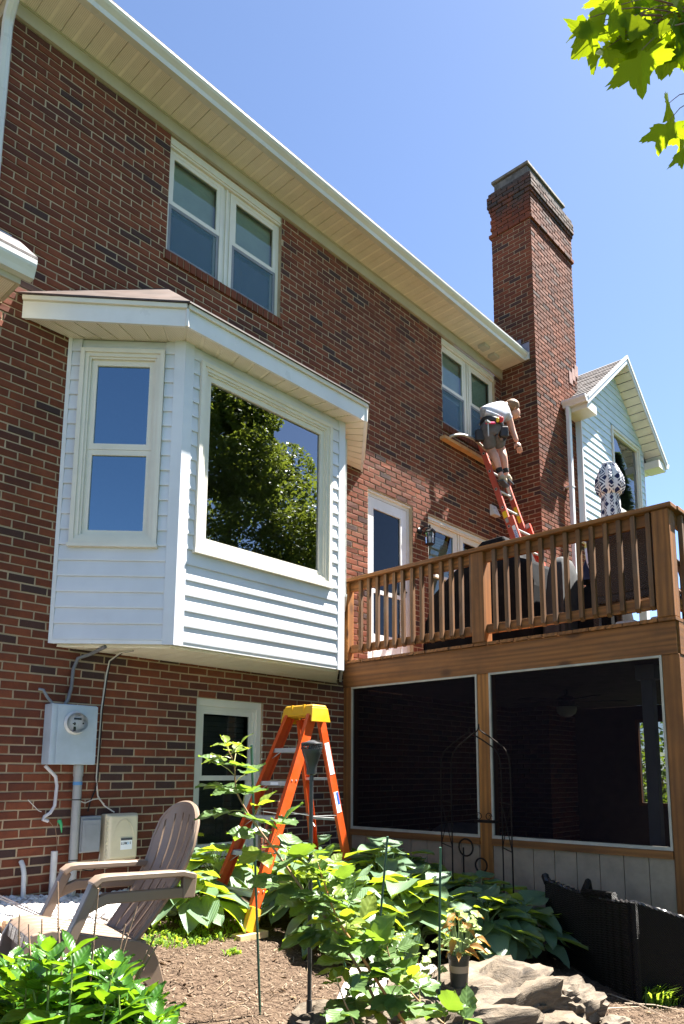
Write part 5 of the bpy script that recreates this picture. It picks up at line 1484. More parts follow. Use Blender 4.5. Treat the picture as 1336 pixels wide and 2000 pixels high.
# ------------------------------------------------------------------ leaves
def leaf_mesh(name, mat, L, W, nl=7, nw=2, prof=None, cup=.12, droop=.25, tooth=0.0, wave=0.0):
    """Leaf along +Y from its stalk at the origin, face up (+Z)."""
    m = MB(); vs = []; fs = []
    tw = R.uniform(-.15,.15)
    for j in range(nl+1):
        t_ = j/nl
        w = prof(t_)*W/2
        if tooth and 0 < j < nl: w *= 1+tooth*(1 if j % 2 else -1)
        y = L*t_
        z0 = -droop*L*t_*t_*1.1
        for k in range(-nw, nw+1):
            u = k/nw
            x = u*w
            vs.append((x+tw*z0, y - (abs(u)**1.5)*L*.09*(1-t_*2.2 if t_ < .4 else .1), z0 + cup*W*(abs(u)**1.3) + wave*W*math.sin(t_*9+u*2)*abs(u)))
    n = 2*nw+1
    for j in range(nl):
        for k in range(n-1):
            fs.append((j*n+k, j*n+k+1, (j+1)*n+k+1, (j+1)*n+k))
    m.add(vs, fs)
    me = m.mesh(name, mat); me.shade_smooth(); return me
heart = lambda t: (math.sin(PI*min(1, t*1.0)**.66))**.68*(1-.08*t) if 0 < t < 1 else (.12 if t <= 0 else 0.0)
ovate = lambda t: (math.sin(PI*t**.75))**1.0 if 0 < t < 1 else (.06 if t <= 0 else 0.0)
lance = lambda t: (math.sin(PI*t**.85))**1.15 if 0 < t < 1 else (.05 if t <= 0 else 0.0)
def frame_q(d, n):
    """Rotation taking +Y to d and +Z near n."""
    d = Vector(d).normalized(); n = Vector(n); n = (n - d*n.dot(d))
    if n.length < 1e-4: n = d.orthogonal()
    n.normalize(); x = d.cross(n)
    return Matrix((x, d, n)).transposed().to_quaternion()

HOSTA = m_leaf('hosta_leaf', (0.088,0.160,0.092), (0.145,0.225,0.130), (0.42,0.55,0.02), 0.38, 0.38, 0.5, 30.0, 0.45)
HOSTAS = [leaf_mesh('hosta_leaf', HOSTA, .28, .235, 7, 2, heart, R.uniform(.05,.16), R.uniform(.1,.55), 0, R.uniform(.02,.06)) for _ in range(10)]
STALK = plain('hosta_stalk', (0.20,0.27,0.10), 0.5, 0.1)
def hosta(x, y, r, h, n, label, lean=(0,0)):
    z = G(x, y); root = empty('hosta_plant', (x, y, z)); tag(root, label, 'hosta', 'hostas in the bed below the porch')
    sm = MB()
    n = int(n*1.7)
    for i in range(n):
        a = i*2.39996 + R.uniform(-.35,.35); q = math.sqrt((i+.6)/n)
        rr = r*q*R.uniform(.85,1.1)
        px, py = x+lean[0]*q+rr*math.cos(a)*.62, y+lean[1]*q+rr*math.sin(a)*.62
        hz = h*(1.0-.62*q**1.7)*R.uniform(.88,1.08)
        p = Vector((px, py, G(px, py)+max(hz, .10)))
        out = Vector((math.cos(a), math.sin(a), 0))
        dz = lerp(.5, -.22, q)+R.uniform(-.28,.25)
        d = (out + Vector((R.uniform(-.25,.25), R.uniform(-.25,.25), dz))).normalized()
        s = R.uniform(.62,1.08)
        nrm = Vector((0,0,1)) + out*(-.25+.5*q) + Vector((R.uniform(-.3,.3), R.uniform(-.3,.3), 0))
        inst('leaf', R.choice(HOSTAS), p, root, frame_q(d, nrm), (s, s, s))
        b = Vector((x+R.uniform(-.05,.05), y+R.uniform(-.05,.05), z))
        mid = (b*.45+p*.55) - out*.04 + Vector((0,0,.05))
        sm.tube([b, mid, p+d*.012], [.006,.0055,.004], 5, False)
    s_ = sm.build('stalks', STALK, root); s_['kind'] = 'stuff'
    return root
HL = [(3.72,-.62,.40,.46,26,'small hosta at the wall behind the feet of the stepladder'),
      (3.20,-.98,.40,.34,24,'hosta clump between the garden chair and the stepladder'),
      (3.98,-1.42,.46,.52,34,'hosta growing round the rear legs of the stepladder'),
      (4.45,-.95,.46,.52,30,'hosta in the corner below the bay'),
      (3.78,-2.02,.42,.46,34,'hosta at the front of the bed behind the torch'),
      (4.28,-2.15,.46,.54,36,'large blue hosta in the middle of the bed behind the stakes'),
      (4.55,-1.65,.50,.64,38,'tallest hosta in the middle of the bed, left of the iron arch'),
      (5.08,-1.45,.48,.56,30,'hosta against the left porch screen'),
      (5.30,-2.05,.44,.48,30,'hosta at the foot of the iron arch'),
      (5.10,-2.58,.42,.40,30,'hosta in the shade beside the black wicker lounger'),
      (4.68,-2.50,.38,.44,32,'low hosta behind the boulder and the potted plant'),
      (5.36,-.80,.40,.44,22,'shaded hosta in the corner where porch meets house')]
for a in HL: hosta(*a)

# ------------------------------------------------------------------ brambles, hydrangea
BRAM = m_leaf('bramble_leaf', (0.052,0.105,0.026), (0.100,0.162,0.058), (0.22,0.36,0.025), 0.42, 0.36, 0.45, 15.0, 0.22, True)
BRAMY = m_leaf('bramble_young_leaf', (0.11,0.165,0.02), (0.17,0.22,0.035), (0.40,0.50,0.02), 0.45, 0.45, 0.4, 15.0, 0.2, True)
BL_ = [leaf_mesh('bramble_leaflet', BRAM, .118, .098, 9, 2, ovate, R.uniform(.03,.14), R.uniform(0,.3), .10, .05) for _ in range(6)]
BY_ = [leaf_mesh('bramble_leaflet', BRAMY, .10, .062, 9, 2, lance, R.uniform(.03,.14), R.uniform(0,.3), .10, .05) for _ in range(4)]
CANE = plain('bramble_cane', (0.23,0.13,0.06), 0.55, 0.25, 9, .05); CANEO = plain('bramble_cane_red', (0.42,0.17,0.045), 0.5, 0.2, 9, .05)
VIEW = (CAM - Vector((2.6,-3.0,-1.0))).normalized()
def spline(pts, n):
    out = []
    for i in range(n+1):
        t_ = i/n*(len(pts)-1); k = min(int(t_), len(pts)-2); f = t_-k
        p0, p1, p2, p3 = pts[max(k-1,0)], pts[k], pts[k+1], pts[min(k+2,len(pts)-1)]
        out.append(0.5*((2*p1)+(p2-p0)*f+(2*p0-5*p1+4*p2-p3)*f*f+(3*p1-p0-3*p2+p3)*f**3))
    return out
def leaf_group(root, p, d, n, s, meshes, sm, pet=.07):
    d = Vector(d).normalized(); tip = p + d*pet*R.uniform(.7,1.2)
    sm.tube([p, (p+tip)/2+Vector((0,0,.006)), tip], [.0025,.002,.0018], 4, False)
    side = d.cross(Vector((0,0,1)));
    if side.length < .05: side = Vector((1,0,0))
    side.normalize(); nb = (Vector((0,0,.9)) + SUN*.5 + VIEW*R.uniform(.1,.7) + Vector((R.uniform(-.4,.4),R.uniform(-.4,.4),0)))
    angs = {3:(0,1.15,-1.15), 5:(0,.85,-.85,1.75,-1.75), 1:(0,)}[n]
    for a in angs:
        dd = d*math.cos(a) + side*math.sin(a) + Vector((0,0,R.uniform(-.35,.12)))
        k = s*(1.0 if a == 0 else (.86 if abs(a) < 1.3 else .66))*R.uniform(.88,1.1)
        inst('leaf', R.choice(meshes), tip + dd.normalized()*.008, root, frame_q(dd, nb), (k,k,k))
def bramble(pxs, label, ngroups, young=0.0, mat=CANE, r0=.008, sc=1.0, start=.05, fives=.5):
    pts = spline([at_depth(*q) for q in pxs], 26)
    b = pts[0]; root = empty('bramble_plant', (b.x, b.y, min(b.z, G(b.x, b.y)))); tag(root, label, 'bramble')
    m = MB(); m.tube(pts, [lerp(r0, .0025, i/26) for i in range(27)], 7); m.build('cane', mat, root, smooth=True)
    sm = MB()
    for i in range(ngroups):
        t_ = start + (1-start)*(i+.5)/ngroups; k = t_*26; k0 = min(int(k), 25); p = pts[k0].lerp(pts[k0+1], k-k0)
        ax = (pts[k0+1]-pts[k0]).normalized()
        a = i*2.4+R.uniform(-.4,.4); o = ax.orthogonal().normalized(); o2 = ax.cross(o)
        d = o*math.cos(a)+o2*math.sin(a)+ax*.35+Vector((0,0,.25))
        yg = R.random() < young*(.4+t_) 
        s = sc*lerp(1.1, .62, max(0, t_-.45)/.55)
        leaf_group(root, p, d, 5 if R.random() < fives else 3, s, BY_ if (yg or t_ > .86) else BL_, sm, .075*s)
    leaf_group(root, pts[-1], pts[-1]-pts[-3], 3, .45*sc, BY_, sm, .02)
    s_ = sm.build('leaf_stalks', plain('leaf_stalk', (0.25,0.24,0.08), 0.5, 0.1) if 'leaf_stalk' not in bpy.data.materials else bpy.data.materials['leaf_stalk'], root); s_['kind'] = 'stuff'
bramble([(760,2010,3.40),(705,1900,3.42),(645,1805,3.45),(590,1735,3.48),(540,1665,3.50),(492,1600,3.52),(462,1545,3.52),(458,1495,3.5),(446,1466,3.48)], 'tall bramble arching up to the left towards the basement window', 30, .25, CANE, .008, 1.25, .02, .4)
bramble([(800,2015,3.30),(742,1925,3.32),(695,1850,3.34),(662,1800,3.36),(640,1745,3.38),(622,1690,3.4)], 'bramble with an orange cane right of the torch pole', 26, .45, CANEO, .0085, 1.15, .05, .4)
bramble([(905,2030,3.3),(850,1985,3.32),(800,1935,3.34),(765,1880,3.36),(752,1830,3.38)], 'pale leafy bramble at the bottom beside the boulder', 14, .35, CANE, .006, 1.05, .0, .45)
bramble([(700,2050,3.1),(690,1995,3.12),(672,1955,3.14),(660,1920,3.16)], 'short bramble shoot over the white stone slab', 4, 0, CANE, .005, .85, .1, .8)
HYD = m_leaf('hydrangea_leaf', (0.022,0.085,0.010), (0.050,0.130,0.016), (0.20,0.38,0.010), 0.36, 0.40, 0.5, 14.0, 0.2, True)
HYS = [leaf_mesh('hydrangea_leaf', HYD, .128, .086, 9, 2, ovate, R.uniform(.08,.2), R.uniform(.05,.4), .07, .05) for _ in range(8)]
hx, hy = 1.55, -2.60
hyd = empty('hydrangea_bush', (hx, hy, G(hx, hy))); tag(hyd, 'bright green hydrangea bush with bare dead stems in the lower left corner', 'hydrangea')
sm = MB(); dm = MB()
HSTEM = plain('hydrangea_stem', (0.16,0.22,0.05), 0.5, 0.15); DEAD = plain('dead_stem', (0.20,0.125,0.08), 0.8, 0.2, 20, .1)
def on_ground(px, py):
    d = ray(px, py); lo = 1.5
    while lo < 12:
        p = CAM + d*lo
        if p.z < gz(p.x, p.y): return p
        lo += .01
    return p
for i in range(60):
    fx = R.random(); dep = R.uniform(2.45, 3.15)
    top = 1872 + 110*(fx-.42)**2*4*.45 + R.uniform(-12, 75)
    if fx > .8: top += 70*(fx-.8)/.2
    tp = at_depth(-40+350*fx, top, dep); b = Vector((tp.x+R.uniform(-.1,.1), tp.y+R.uniform(-.1,.1), G(tp.x, tp.y)))
    pts = spline([b, (b+tp)/2+Vector((R.uniform(-.03,.03),R.uniform(-.03,.03),0)), tp], 8)
    sm.tube(pts, [lerp(.005,.003,k/8) for k in range(9)], 5, False)
    ax = (tp-b).normalized()
    for lv in range(5):
        p = pts[8-lv] if lv < 8 else pts[0]; a0 = lv*PI/2+i
        for sgn in (0, PI):
            a = a0+sgn+R.uniform(-.3,.3); out = Vector((math.cos(a), math.sin(a), lerp(1.3, .1, lv/4)+R.uniform(-.25,.3)))
            s = (lerp(.62, 1.15, min(lv,3)/3))*R.uniform(.8,1.1)
            if lv == 4 and R.random() < .5: continue
            inst('leaf', R.choice(HYS), p+out.normalized()*.02, hyd, frame_q(out, Vector((0,0,1))+SUN*.3-out*.3), (s,s,s))
s_ = sm.build('stems', HSTEM, hyd); s_['kind'] = 'stuff'
for (ax_, ay_, bx_, by_, dp) in ((120,1905,113,1722,2.75),(172,1955,192,1735,2.7),(85,1960,82,1795,2.8),(62,1900,56,1805,2.85),(232,1885,268,1770,2.85),(222,1930,245,1805,2.75),(270,1900,303,1825,2.9),(40,1880,38,1785,2.8),(250,1945,308,1845,2.8),(300,1990,330,1958,2.7),(140,1990,142,1962,2.6),(88,2000,100,1840,2.6)):
    a = at_depth(ax_, ay_, dp); b = at_depth(bx_, by_, dp+R.uniform(-.05,.08)); lo = a+(a-b).normalized()*.18
    mid = (a+b)/2+Vector((R.uniform(-.006,.006),R.uniform(-.006,.006),0))
    q = MB(); q.tube([lo, a, mid, b], [.0045,.0042,.0038,.003], 6)
    for k in range(3):
        p = a.lerp(b, .25+.25*k); q.tube([p, p+Vector((R.uniform(-.012,.012),R.uniform(-.012,.012),.012))], [.004,.001], 5)
    q.build('dead_stem', DEAD, hyd)

# ------------------------------------------------------------------ stones, pot
def m_rock():
    t = NT('boulder_rock'); p = t.pos()
    sc_ = t.scale(p, (2.2, 4.0, 11.0)); n1 = t.noise(1.6, 8, 0.68, sc_, 1.2); n2 = t.noise(22, 6, .7, p); n3 = t.noise(2.5, 5, .6, p)
    c = t.ramp(n1, [(0.30, (0.017,0.014,0.012)), (0.42, (0.064,0.049,0.035)), (0.56, (0.125,0.098,0.070)), (0.74, (0.170,0.145,0.115))])
    c = t.mix(t.ramp(n3, [(.45, 0.0), (.7, .6)]), c, (0.125,0.092,0.06))
    c = t.mix(t.ramp(n2, [(.5, 0.0), (.75, .5)]), c, (0.075,0.068,0.06))
    return t.done(t.pbsdf(c, 0.85, t.bump(t.math('ADD', n1, t.math('MULTIPLY', n2, .5)), .8, .02), 0, .3))
ROCK = m_rock()
def boulder(name, c, ax, rx, ry, rz, seed, sub, label, cat, amp=.22):
    bm = bmesh.new(); bmesh.ops.create_icosphere(bm, subdivisions=sub, radius=1)
    ax = Vector((ax[0], ax[1], 0)).normalized(); ay = Vector((-ax.y, ax.x, 0))
    S = Vector((seed*3.1, seed*1.7, seed))
    vs = []
    for v in bm.verts:
        p = v.co.copy()
        q = Vector((math.copysign(abs(p.x)**.8, p.x), math.copysign(abs(p.y)**.8, p.y), math.copysign(abs(p.z)**.75, p.z)))
        d = 1 + amp*mnoise.fractal(p*1.3+S, 1.0, 2.0, 5) - .16*max(0, .22-abs(mnoise.noise(Vector((p.x*1.2+p.z*.8, p.y*2.2, p.z*2.6))*1.3+S)))/.22 + .05*mnoise.fractal(p*5+S, .8, 2.0, 4) + .10*(abs(mnoise.noise(Vector((p.x*1.5, p.y*2.5, p.z*5))+S))-.2)
        stp = .015*math.floor((q.z*.5+.5)*4+mnoise.noise(p*2+S)*1.2)
        d *= 1 - stp*.8 + .12
        w = Vector(c) + ax*(q.x*rx*d) + ay*(q.y*ry*d) + Vector((0,0,q.z*rz*d))
        vs.append(w)
    m = MB(); m.add(vs, [[v.index for v in f.verts] for f in bm.faces]); bm.free()
    o = m.build(name, ROCK, None, smooth=True); tag(o, label, cat)
    return o, m
bc = Vector((3.56,-3.13,-1.43))
bo, bmB = boulder('boulder', bc, (1.23,-.50), .64, .38, .33, 4, 5, 'large weathered tan boulder in front of the hostas', 'boulder')
boulder('boulder', (4.08,-3.38,-1.38), (1,.2), .22, .20, .18, 9, 4, 'jagged grey rock at the right end of the boulder by the wicker lounger', 'rock', .35)
boulder('rock', (2.78,-2.86,G(2.78,-2.86)+.01), (1,-.6), .20, .13, .10, 2, 4, 'small brown rock half buried behind the torch pole', 'rock', .3)
boulder('rock', (4.2,-3.66,G(4.42,-3.72)+.0), (1,-.2), .13, .10, .09, 7, 4, 'small tan rock at the lower right foot of the boulder', 'rock', .3)
from mathutils.bvhtree import BVHTree
bvh = BVHTree.FromPolygons([Vector(v) for v in bmB.v], [list(f) for f in bmB.f])
h_ = bvh.ray_cast(CAM, ray(897,1926).normalized())
pp = h_[0] if h_[0] is not None else at_depth(897,1926,4.2)
pot = empty('potted_plant', pp); tag(pot, 'small black nursery pot with a leafy plant standing on the boulder', 'potted plant')
m = MB(); m.lathe(pp+Vector((0,0,-.004)), [(.042,0),(.046,.004),(.055,.145),(.060,.147),(.060,.168),(.055,.168),(.054,.15)], 20); m.build('pot', plain('pot_black', (0.028,0.026,0.024), 0.4, 0.2), pot, smooth=True)
m = MB(); m.lathe(pp+Vector((0,0,.075)), [(.0515,0),(.0535,.035)], 20); m.build('pot_label', plain('pot_tan', (0.33,0.24,0.16), 0.7, 0.1), pot, smooth=True)
COLU = m_leaf('columbine_leaf', (0.13,0.20,0.05), (0.24,0.30,0.11), (0.4,0.5,0.08), .5, .35, .4, 10, .2); CML = [leaf_mesh('columbine_leaf', COLU, .05, .045, 7, 2, ovate, .1, .2, .15, .05) for _ in range(4)]
DRY = m_leaf('dry_leaf', (0.22,0.10,0.025), (0.32,0.19,0.05), (0.5,0.25,0.04), .6, .3, .3, 10, .2); DML = [leaf_mesh('dry_leaf', DRY, .075, .04, 7, 2, lance, .3, .6, .05, .1) for _ in range(3)]
sm = MB()
for i in range(58):
    a = R.uniform(0, 2*PI); hgt = R.uniform(.17, .40); rr = R.uniform(0, .11)*(1.2 if hgt < .3 else .9)
    p = pp+Vector((rr*math.cos(a), rr*math.sin(a), hgt)); b = pp+Vector((.03*math.cos(a), .03*math.sin(a), .14))
    sm.tube([b, (b+p)/2+Vector((0,0,.02)), p], .0014, 4, False)
    d = Vector((math.cos(a), math.sin(a), R.uniform(-.4,.3))); s = R.uniform(.7, 1.2)
    inst('leaf', R.choice(CML if R.random() < .78 else DML), p, pot, frame_q(d, Vector((0,0,1))+VIEW*.5), (s,s,s))
sm.build('stalks', STALK, pot)['kind'] = 'stuff'
# seedling in front of the boulder
sd = empty('seedling', on_ground(832,1990)); tag(sd, 'small pale seedling with round lobed leaves left of the rightmost stake', 'seedling')
for (px_, py_) in ((815,1865),(838,1872),(828,1895),(845,1890),(808,1900),(850,1862),(838,1850),(822,1882),(812,1880),(856,1893)):
    p = at_depth(px_, py_, 3.85+R.uniform(-.04,.04)); s = R.uniform(.8,1.2); a = R.uniform(0,2*PI)
    inst('leaf', R.choice(CML), p, sd, frame_q(Vector((math.cos(a),math.sin(a),0)), VIEW+Vector((0,0,.8))), (s,s,s))
m = MB(); b = wloc(sd)
for (px_, py_) in ((815,1870),(840,1865),(850,1890)):
    p = at_depth(px_, py_, 3.85); m.tube([b, (b+p)/2+Vector((.01,0,.01)), p], .002, 5)
m.build('stem', CANE, sd)
m = MB(); q = [on_ground(x_, y_) for x_, y_ in ((688,1898),(848,1903),(905,1985),(640,2003))]; q = [Vector((v.x, v.y, G(v.x,v.y)+.055+.02*i%.03)) for i, v in enumerate(q)]
m.prism(q[::-1], (0,0,-.05)); o = m.build('stone_slab', plain('white_stone', (0.30,0.27,0.24), 0.8, 0.06, 5, 0.1), None, bevel=.008); tag(o, 'flat white stone slab lying under the brambles', 'stone slab')

# ------------------------------------------------------------------ black wicker lounger lying on its side
t = NT('black_wicker'); o_ = t.pos(); x = t.sep(o_)
ua = t.math('ADD', t.math('MULTIPLY', x[0], .8), t.math('MULTIPLY', x[1], -.6))
a = t.math('SINE', t.math('MULTIPLY', ua, 2*PI/.013)); b = t.math('SINE', t.math('MULTIPLY', x[2], 2*PI/.016)); h = t.math('MULTIPLY', a, b)
c = t.ramp(h, [(.1, (0.002,0.002,0.002)), (.6, (0.014,0.012,0.0115))])
pb = t.pbsdf(c, 0.42, t.bump(h, .9, .006), 0, .25)
tr = t.n('ShaderNodeBsdfTransparent'); ms = t.n('ShaderNodeMixShader')
hole = t.math('GREATER_THAN', t.math('MULTIPLY', t.math('SINE', t.math('MULTIPLY', ua, 2*PI/.044)), t.math('SINE', t.math('MULTIPLY', x[2], 2*PI/.052))), .955)
t.l(hole, ms.inputs[0]); t.l(pb, ms.inputs[1]); t.l(tr.outputs[0], ms.inputs[2]); WICK = t.done(ms.outputs[0])
w1 = Vector((5.33,-2.66,0)); w2 = Vector((4.90,-3.49,0)); e_ = at_depth(1420,1822,4.95); w3 = Vector((e_.x, e_.y, 0))
lou = empty('wicker_lounger', (w2.x, w2.y, G(w2.x,w2.y))); tag(lou, 'black woven wicker lounger folded on its side by the porch', 'lounger')
def wpanel(a, b, za, zb, name, sag=0.0, n=12):
    m = MB(); d = (b-a).normalized(); nn_ = Vector((-d.y, d.x, 0))*.022; vs = []; fs = []
    for i in range(n+1):
        t_ = i/n; p = a.lerp(b, t_); zt_ = lerp(za, zb, t_) - sag*math.sin(PI*t_); zb_ = G(p.x, p.y)-.01
        bow = nn_.normalized()*(.03*math.sin(PI*t_) if sag else 0)
        for (s, z_) in ((-1, zb_), (1, zb_), (1, zt_), (-1, zt_)): vs.append(p+nn_*s+bow+Vector((0,0,z_)))
    for i in range(n):
        for k in range(4): k2 = (k+1) % 4; fs.append((i*4+k, i*4+k2, (i+1)*4+k2, (i+1)*4+k))
    fs.append((0,1,2,3)); q4 = n*4; fs.append((q4+3,q4+2,q4+1,q4)); m.add(vs, fs); return m.build(name, WICK, lou)
zw2 = at_depth(1235,1768,4.75).z; zw1 = at_depth(1075,1722,5.6).z
wpanel(w1, w2, zw1, zw2, 'back_panel', .035); wpanel(w2+Vector((.03,-.01,0)), w3, zw2, e_.z, 'seat_panel')
for (a_, b_, za_, zb_, sg_) in ((w1, w2, zw1, zw2, .035), (w2+Vector((.03,-.01,0)), w3, zw2, e_.z, 0)):
    m = MB(); nb_ = 60; pts = [[], []]
    for i in range(nb_+1):
        q_ = i/nb_; p_ = a_.lerp(b_, q_); zz_ = lerp(za_, zb_, q_)-sg_*math.sin(PI*q_)+.004; d_ = (b_-a_).normalized(); s_n = Vector((-d_.y, d_.x, 0))
        bow_ = s_n*(.03*math.sin(PI*q_) if sg_ else 0)
        for k in (0, 1): pts[k].append(p_+bow_+s_n*(.014*math.cos(i*.9+k*PI))+Vector((0,0,zz_+.007*math.sin(i*.9+k*PI))))
    for k in (0, 1): m.tube(pts[k], .011, 5)
    m.build('braided_edge', plain('wicker_edge', (0.02,0.018,0.018), .3, .2, 30, .1) if 'wicker_edge' not in bpy.data.materials else bpy.data.materials['wicker_edge'], lou, smooth=True)['kind'] = 'stuff'
m = MB(); m.tube([w1+Vector((0,0,zw1-.02)), w1+Vector((.03,.03,zw1+.02)), w1+Vector((.08,.06,zw1+.01))], .03, 8); m.build('foot', BLACK, lou, smooth=True)
k_ = w1.lerp(w2, .48); m = MB(); m.tube([k_+Vector((.15,.02,zw1-.06)), k_+Vector((.12,.02,zw1+.03)), k_+Vector((.02,.01,zw1-.03)), w1.lerp(w2,.85)+Vector((.03,.02,zw2+.02))], .026, 8); m.build('arm_tube', WICK, lou, smooth=True)
m = MB(); m.tube([w2+Vector((.012,-.02,G(w2.x,w2.y))), w2+Vector((.012,-.02,zw2+.004))], .028, 8); m.build('corner_pole', WICK, lou, smooth=True)

# ------------------------------------------------------------------ iron arbour in front of the porch
IRON = plain('rusted_iron', (0.012,0.008,0.006), 0.85, 0.3, 12, 0.1, spec=0.15)
arb = empty('iron_arbour', (5.35,-2.0,G(5.35,-2.0))); tag(arb, 'slender rusted iron garden arch in front of the porch screens', 'garden arch')
def on_x(px, py, X):
    d = ray(px, py); return CAM + d*((X-CAM.x)/d.x)
for X, L_, R_ in ((5.46, 861, 978), (5.20, 881, 996)):
    la = on_x(L_, 1500, X); ra = on_x(R_, 1500, X); pk = on_x(937, 1430, (5.33)); pk = Vector((X, (la.y+ra.y)/2, pk.z))
    zg = G(X, la.y)
    for (s_, side) in ((la, 1), (ra, -1)):
        dy = (s_.y-pk.y)
        pts = spline([Vector((X,s_.y,zg)), Vector((X,s_.y,-.4)), Vector((X,s_.y,s_.z)), Vector((X,s_.y-dy*.12,s_.z+.14)), Vector((X,s_.y-dy*.45,s_.z+.22)), Vector((X,s_.y-dy*.78,s_.z+.28)), Vector((X,pk.y+dy*.04,pk.z+.01)), Vector((X,pk.y,pk.z+.06))], 28)
        m = MB(); m.tube(pts, .0065, 6); m.build('arch_rod', IRON, arb, smooth=True)
for z_ in (-.62, -.25, .04):
    for px_a, px_b in ((861,881),(978,996)):
        a = on_x(px_a,1500,5.46); b = on_x(px_b,1500,5.20); m = MB(); m.tube([Vector((5.46,a.y,z_)), Vector((5.20,b.y,z_))], .005, 5); m.build('cross_rod', IRON, arb)
for (px_a, px_b) in ((861,881),(978,996)):
    a = on_x(px_a,1500,5.46); b = on_x(px_b,1500,5.20)
    m = MB(); m.tube([Vector((5.46,a.y,-.62)), Vector((5.33,(a.y+b.y)/2,-.42)), Vector((5.20,b.y,-.25))], .004, 5); m.tube([Vector((5.20,b.y,-.62)), Vector((5.33,(a.y+b.y)/2,-.43)), Vector((5.46,a.y,-.25))], .004, 5); m.build('lattice', IRON, arb)
m = MB(); c0 = on_x(945,1605,5.6)
m.box((5.60,c0.y-.10,c0.z-.01),(5.68,c0.y+.10,c0.z+.012))
for s in (-1, 1):
    m.tube([Vector((5.60,c0.y+s*(.05+.035*math.cos(th_)*(1-th_/14)),c0.z+.045+.035*math.sin(th_)*(1-th_/14))) for th_ in [k*.5 for k in range(16)]], .004, 5)
o = m.build('scroll_shelf', IRON, None); tag(o, 'small scrolled iron shelf on the middle porch post', 'shelf'); 
m = MB(); c0 = on_x(925,1660,5.62)
for py_, r_ in ((1655,.075),(1690,.06)):
    p = on_x(910 if py_ < 1680 else 940, py_, 5.62); m.tube([p+Vector((0, r_*math.cos(a_), r_*math.sin(a_))) for a_ in [k*.35 for k in range(19)]], .008, 6)
p = on_x(925,1720,5.62); m.tube([on_x(905,1655,5.62), Vector((5.62,on_x(905,1655,5.62).y,G(5.6,-2.0)))], .008, 6)
tag(m.build('hose_hanger', IRON, None), 'dark iron hose hanger half hidden behind the hostas', 'hanger')

# ------------------------------------------------------------------ weeds and grass
GRS = m_leaf('grass_blade', (0.06,0.13,0.015), (0.14,0.24,0.03), (0.4,0.55,0.04), .5, .45, .3, 4, 0)
def tuft(cx, cy, rx, ry, n, h, name, label):
    m = MB()
    for i in range(n):
        a = R.uniform(0,2*PI); q = math.sqrt(R.random()); x_ = cx+rx*q*math.cos(a); y_ = cy+ry*q*math.sin(a); z_ = G(x_, y_)
        L = h*R.uniform(.4,1.1); w = R.uniform(.003,.008); b_ = R.uniform(0,2*PI); o1 = Vector((math.cos(b_), math.sin(b_), 0)); sd_ = Vector((-o1.y, o1.x, 0))*w
        p0 = Vector((x_,y_,z_)); p1 = p0+o1*L*.25+Vector((0,0,L*.6)); p2 = p0+o1*L*.7+Vector((0,0,L*.8))
        m.add([p0-sd_, p0+sd_, p1+sd_*1.2, p1-sd_*1.2, p2], [(0,1,2,3),(3,2,4)], R.random())
    o = m.build(name, GRS, None); tag(o, label, 'grass', kind='stuff'); return o
g1 = on_ground(1300,1945); tuft(g1.x, g1.y, .36, .14, 900, .16, 'grass_tuft', 'bright green weeds in front of the wicker lounger')
g2_ = on_ground(355,1835); tuft(g2_.x, g2_.y, .28, .16, 320, .05, 'grass_patch', 'patch of short grass behind the garden chair')
g3 = on_ground(455,1863); tuft(g3.x, g3.y, .06, .03, 40, .05, 'grass_patch', 'tiny tuft of grass in front of the stepladder foot')
tuft(3.2,-1.15,.45,.3,260,.06,'grass_patch','thin grass below the stepladder')
m = MB()
for (a_, b_) in (((1220,1963),(1336,1978)),((1190,1945),(1310,1995)),((1130,1985),(1250,1970))):
    p = on_ground(*a_); q = on_ground(*b_); m.tube([p+Vector((0,0,.012)), (p+q)/2+Vector((0,0,.025)), q+Vector((0,0,.012))], [.004,.004,.002], 5)
tag(m.build('dry_twigs', plain('dry_twig', (0.36,0.28,0.2), .8, .1), None), 'dry pale twigs on the ground by the wicker lounger', 'twigs', kind='stuff')
# leafy vegetation behind the porch, seen through the end opening
SHR = m_leaf('shrub_leaf', (0.05,0.13,0.015), (0.13,0.23,0.03), (0.35,0.5,0.04), .45, .4, .4, 6, 0)
def crown_mesh(m, blobs, n, size, flat=.4):
    for i in range(n):
        c_, r_ = blobs[i % len(blobs)]
        while True:
            v = Vector((R.uniform(-1,1), R.uniform(-1,1), R.uniform(-1,1)))
            if v.length < 1: break
        q = v.length; v = v.normalized()*(q**.35)
        p = Vector((c_[0]+v.x*r_[0], c_[1]+v.y*r_[1], c_[2]+v.z*r_[2]))
        s = size*R.uniform(.6,1.3)
        a = Vector((R.uniform(-1,1), R.uniform(-1,1), R.uniform(-.8,.3))).normalized(); b = (Vector((0,0,1))+v*.8+Vector((R.uniform(-.7,.7),R.uniform(-.7,.7),R.uniform(-.3,.3)))).cross(a).normalized()
        m.add([p-a*s*.5, p+b*s*.32, p+a*s*.6, p-b*s*.32], [(0,1,2,3)], R.random())
def shrub(x, y, h, r, label, n=900, size=.11, mat=None):
    z = gz(x,y); root = empty('garden_shrub', (x,y,z)); tag(root, label, 'shrub')
    m = MB(); bl = [((x+R.uniform(-.4,.4)*r, y+R.uniform(-.4,.4)*r, z+h*R.uniform(.3,.75)), (r*.6,r*.6,h*.35)) for _ in range(6)]
    crown_mesh(m, bl, n, size); m.build('foliage', mat or SHR, root)
    m = MB()
    for k in range(4):
        a = k*1.6; m.tube([(x,y,z),(x+.3*r*math.cos(a),y+.3*r*math.sin(a),z+h*.6)], [.03,.01], 5)
    m.build('stem', CANE, root)
shrub(13.6,-.30,2.6,1.0,'tall light green shrub seen through the porch opening, left of the grey post')
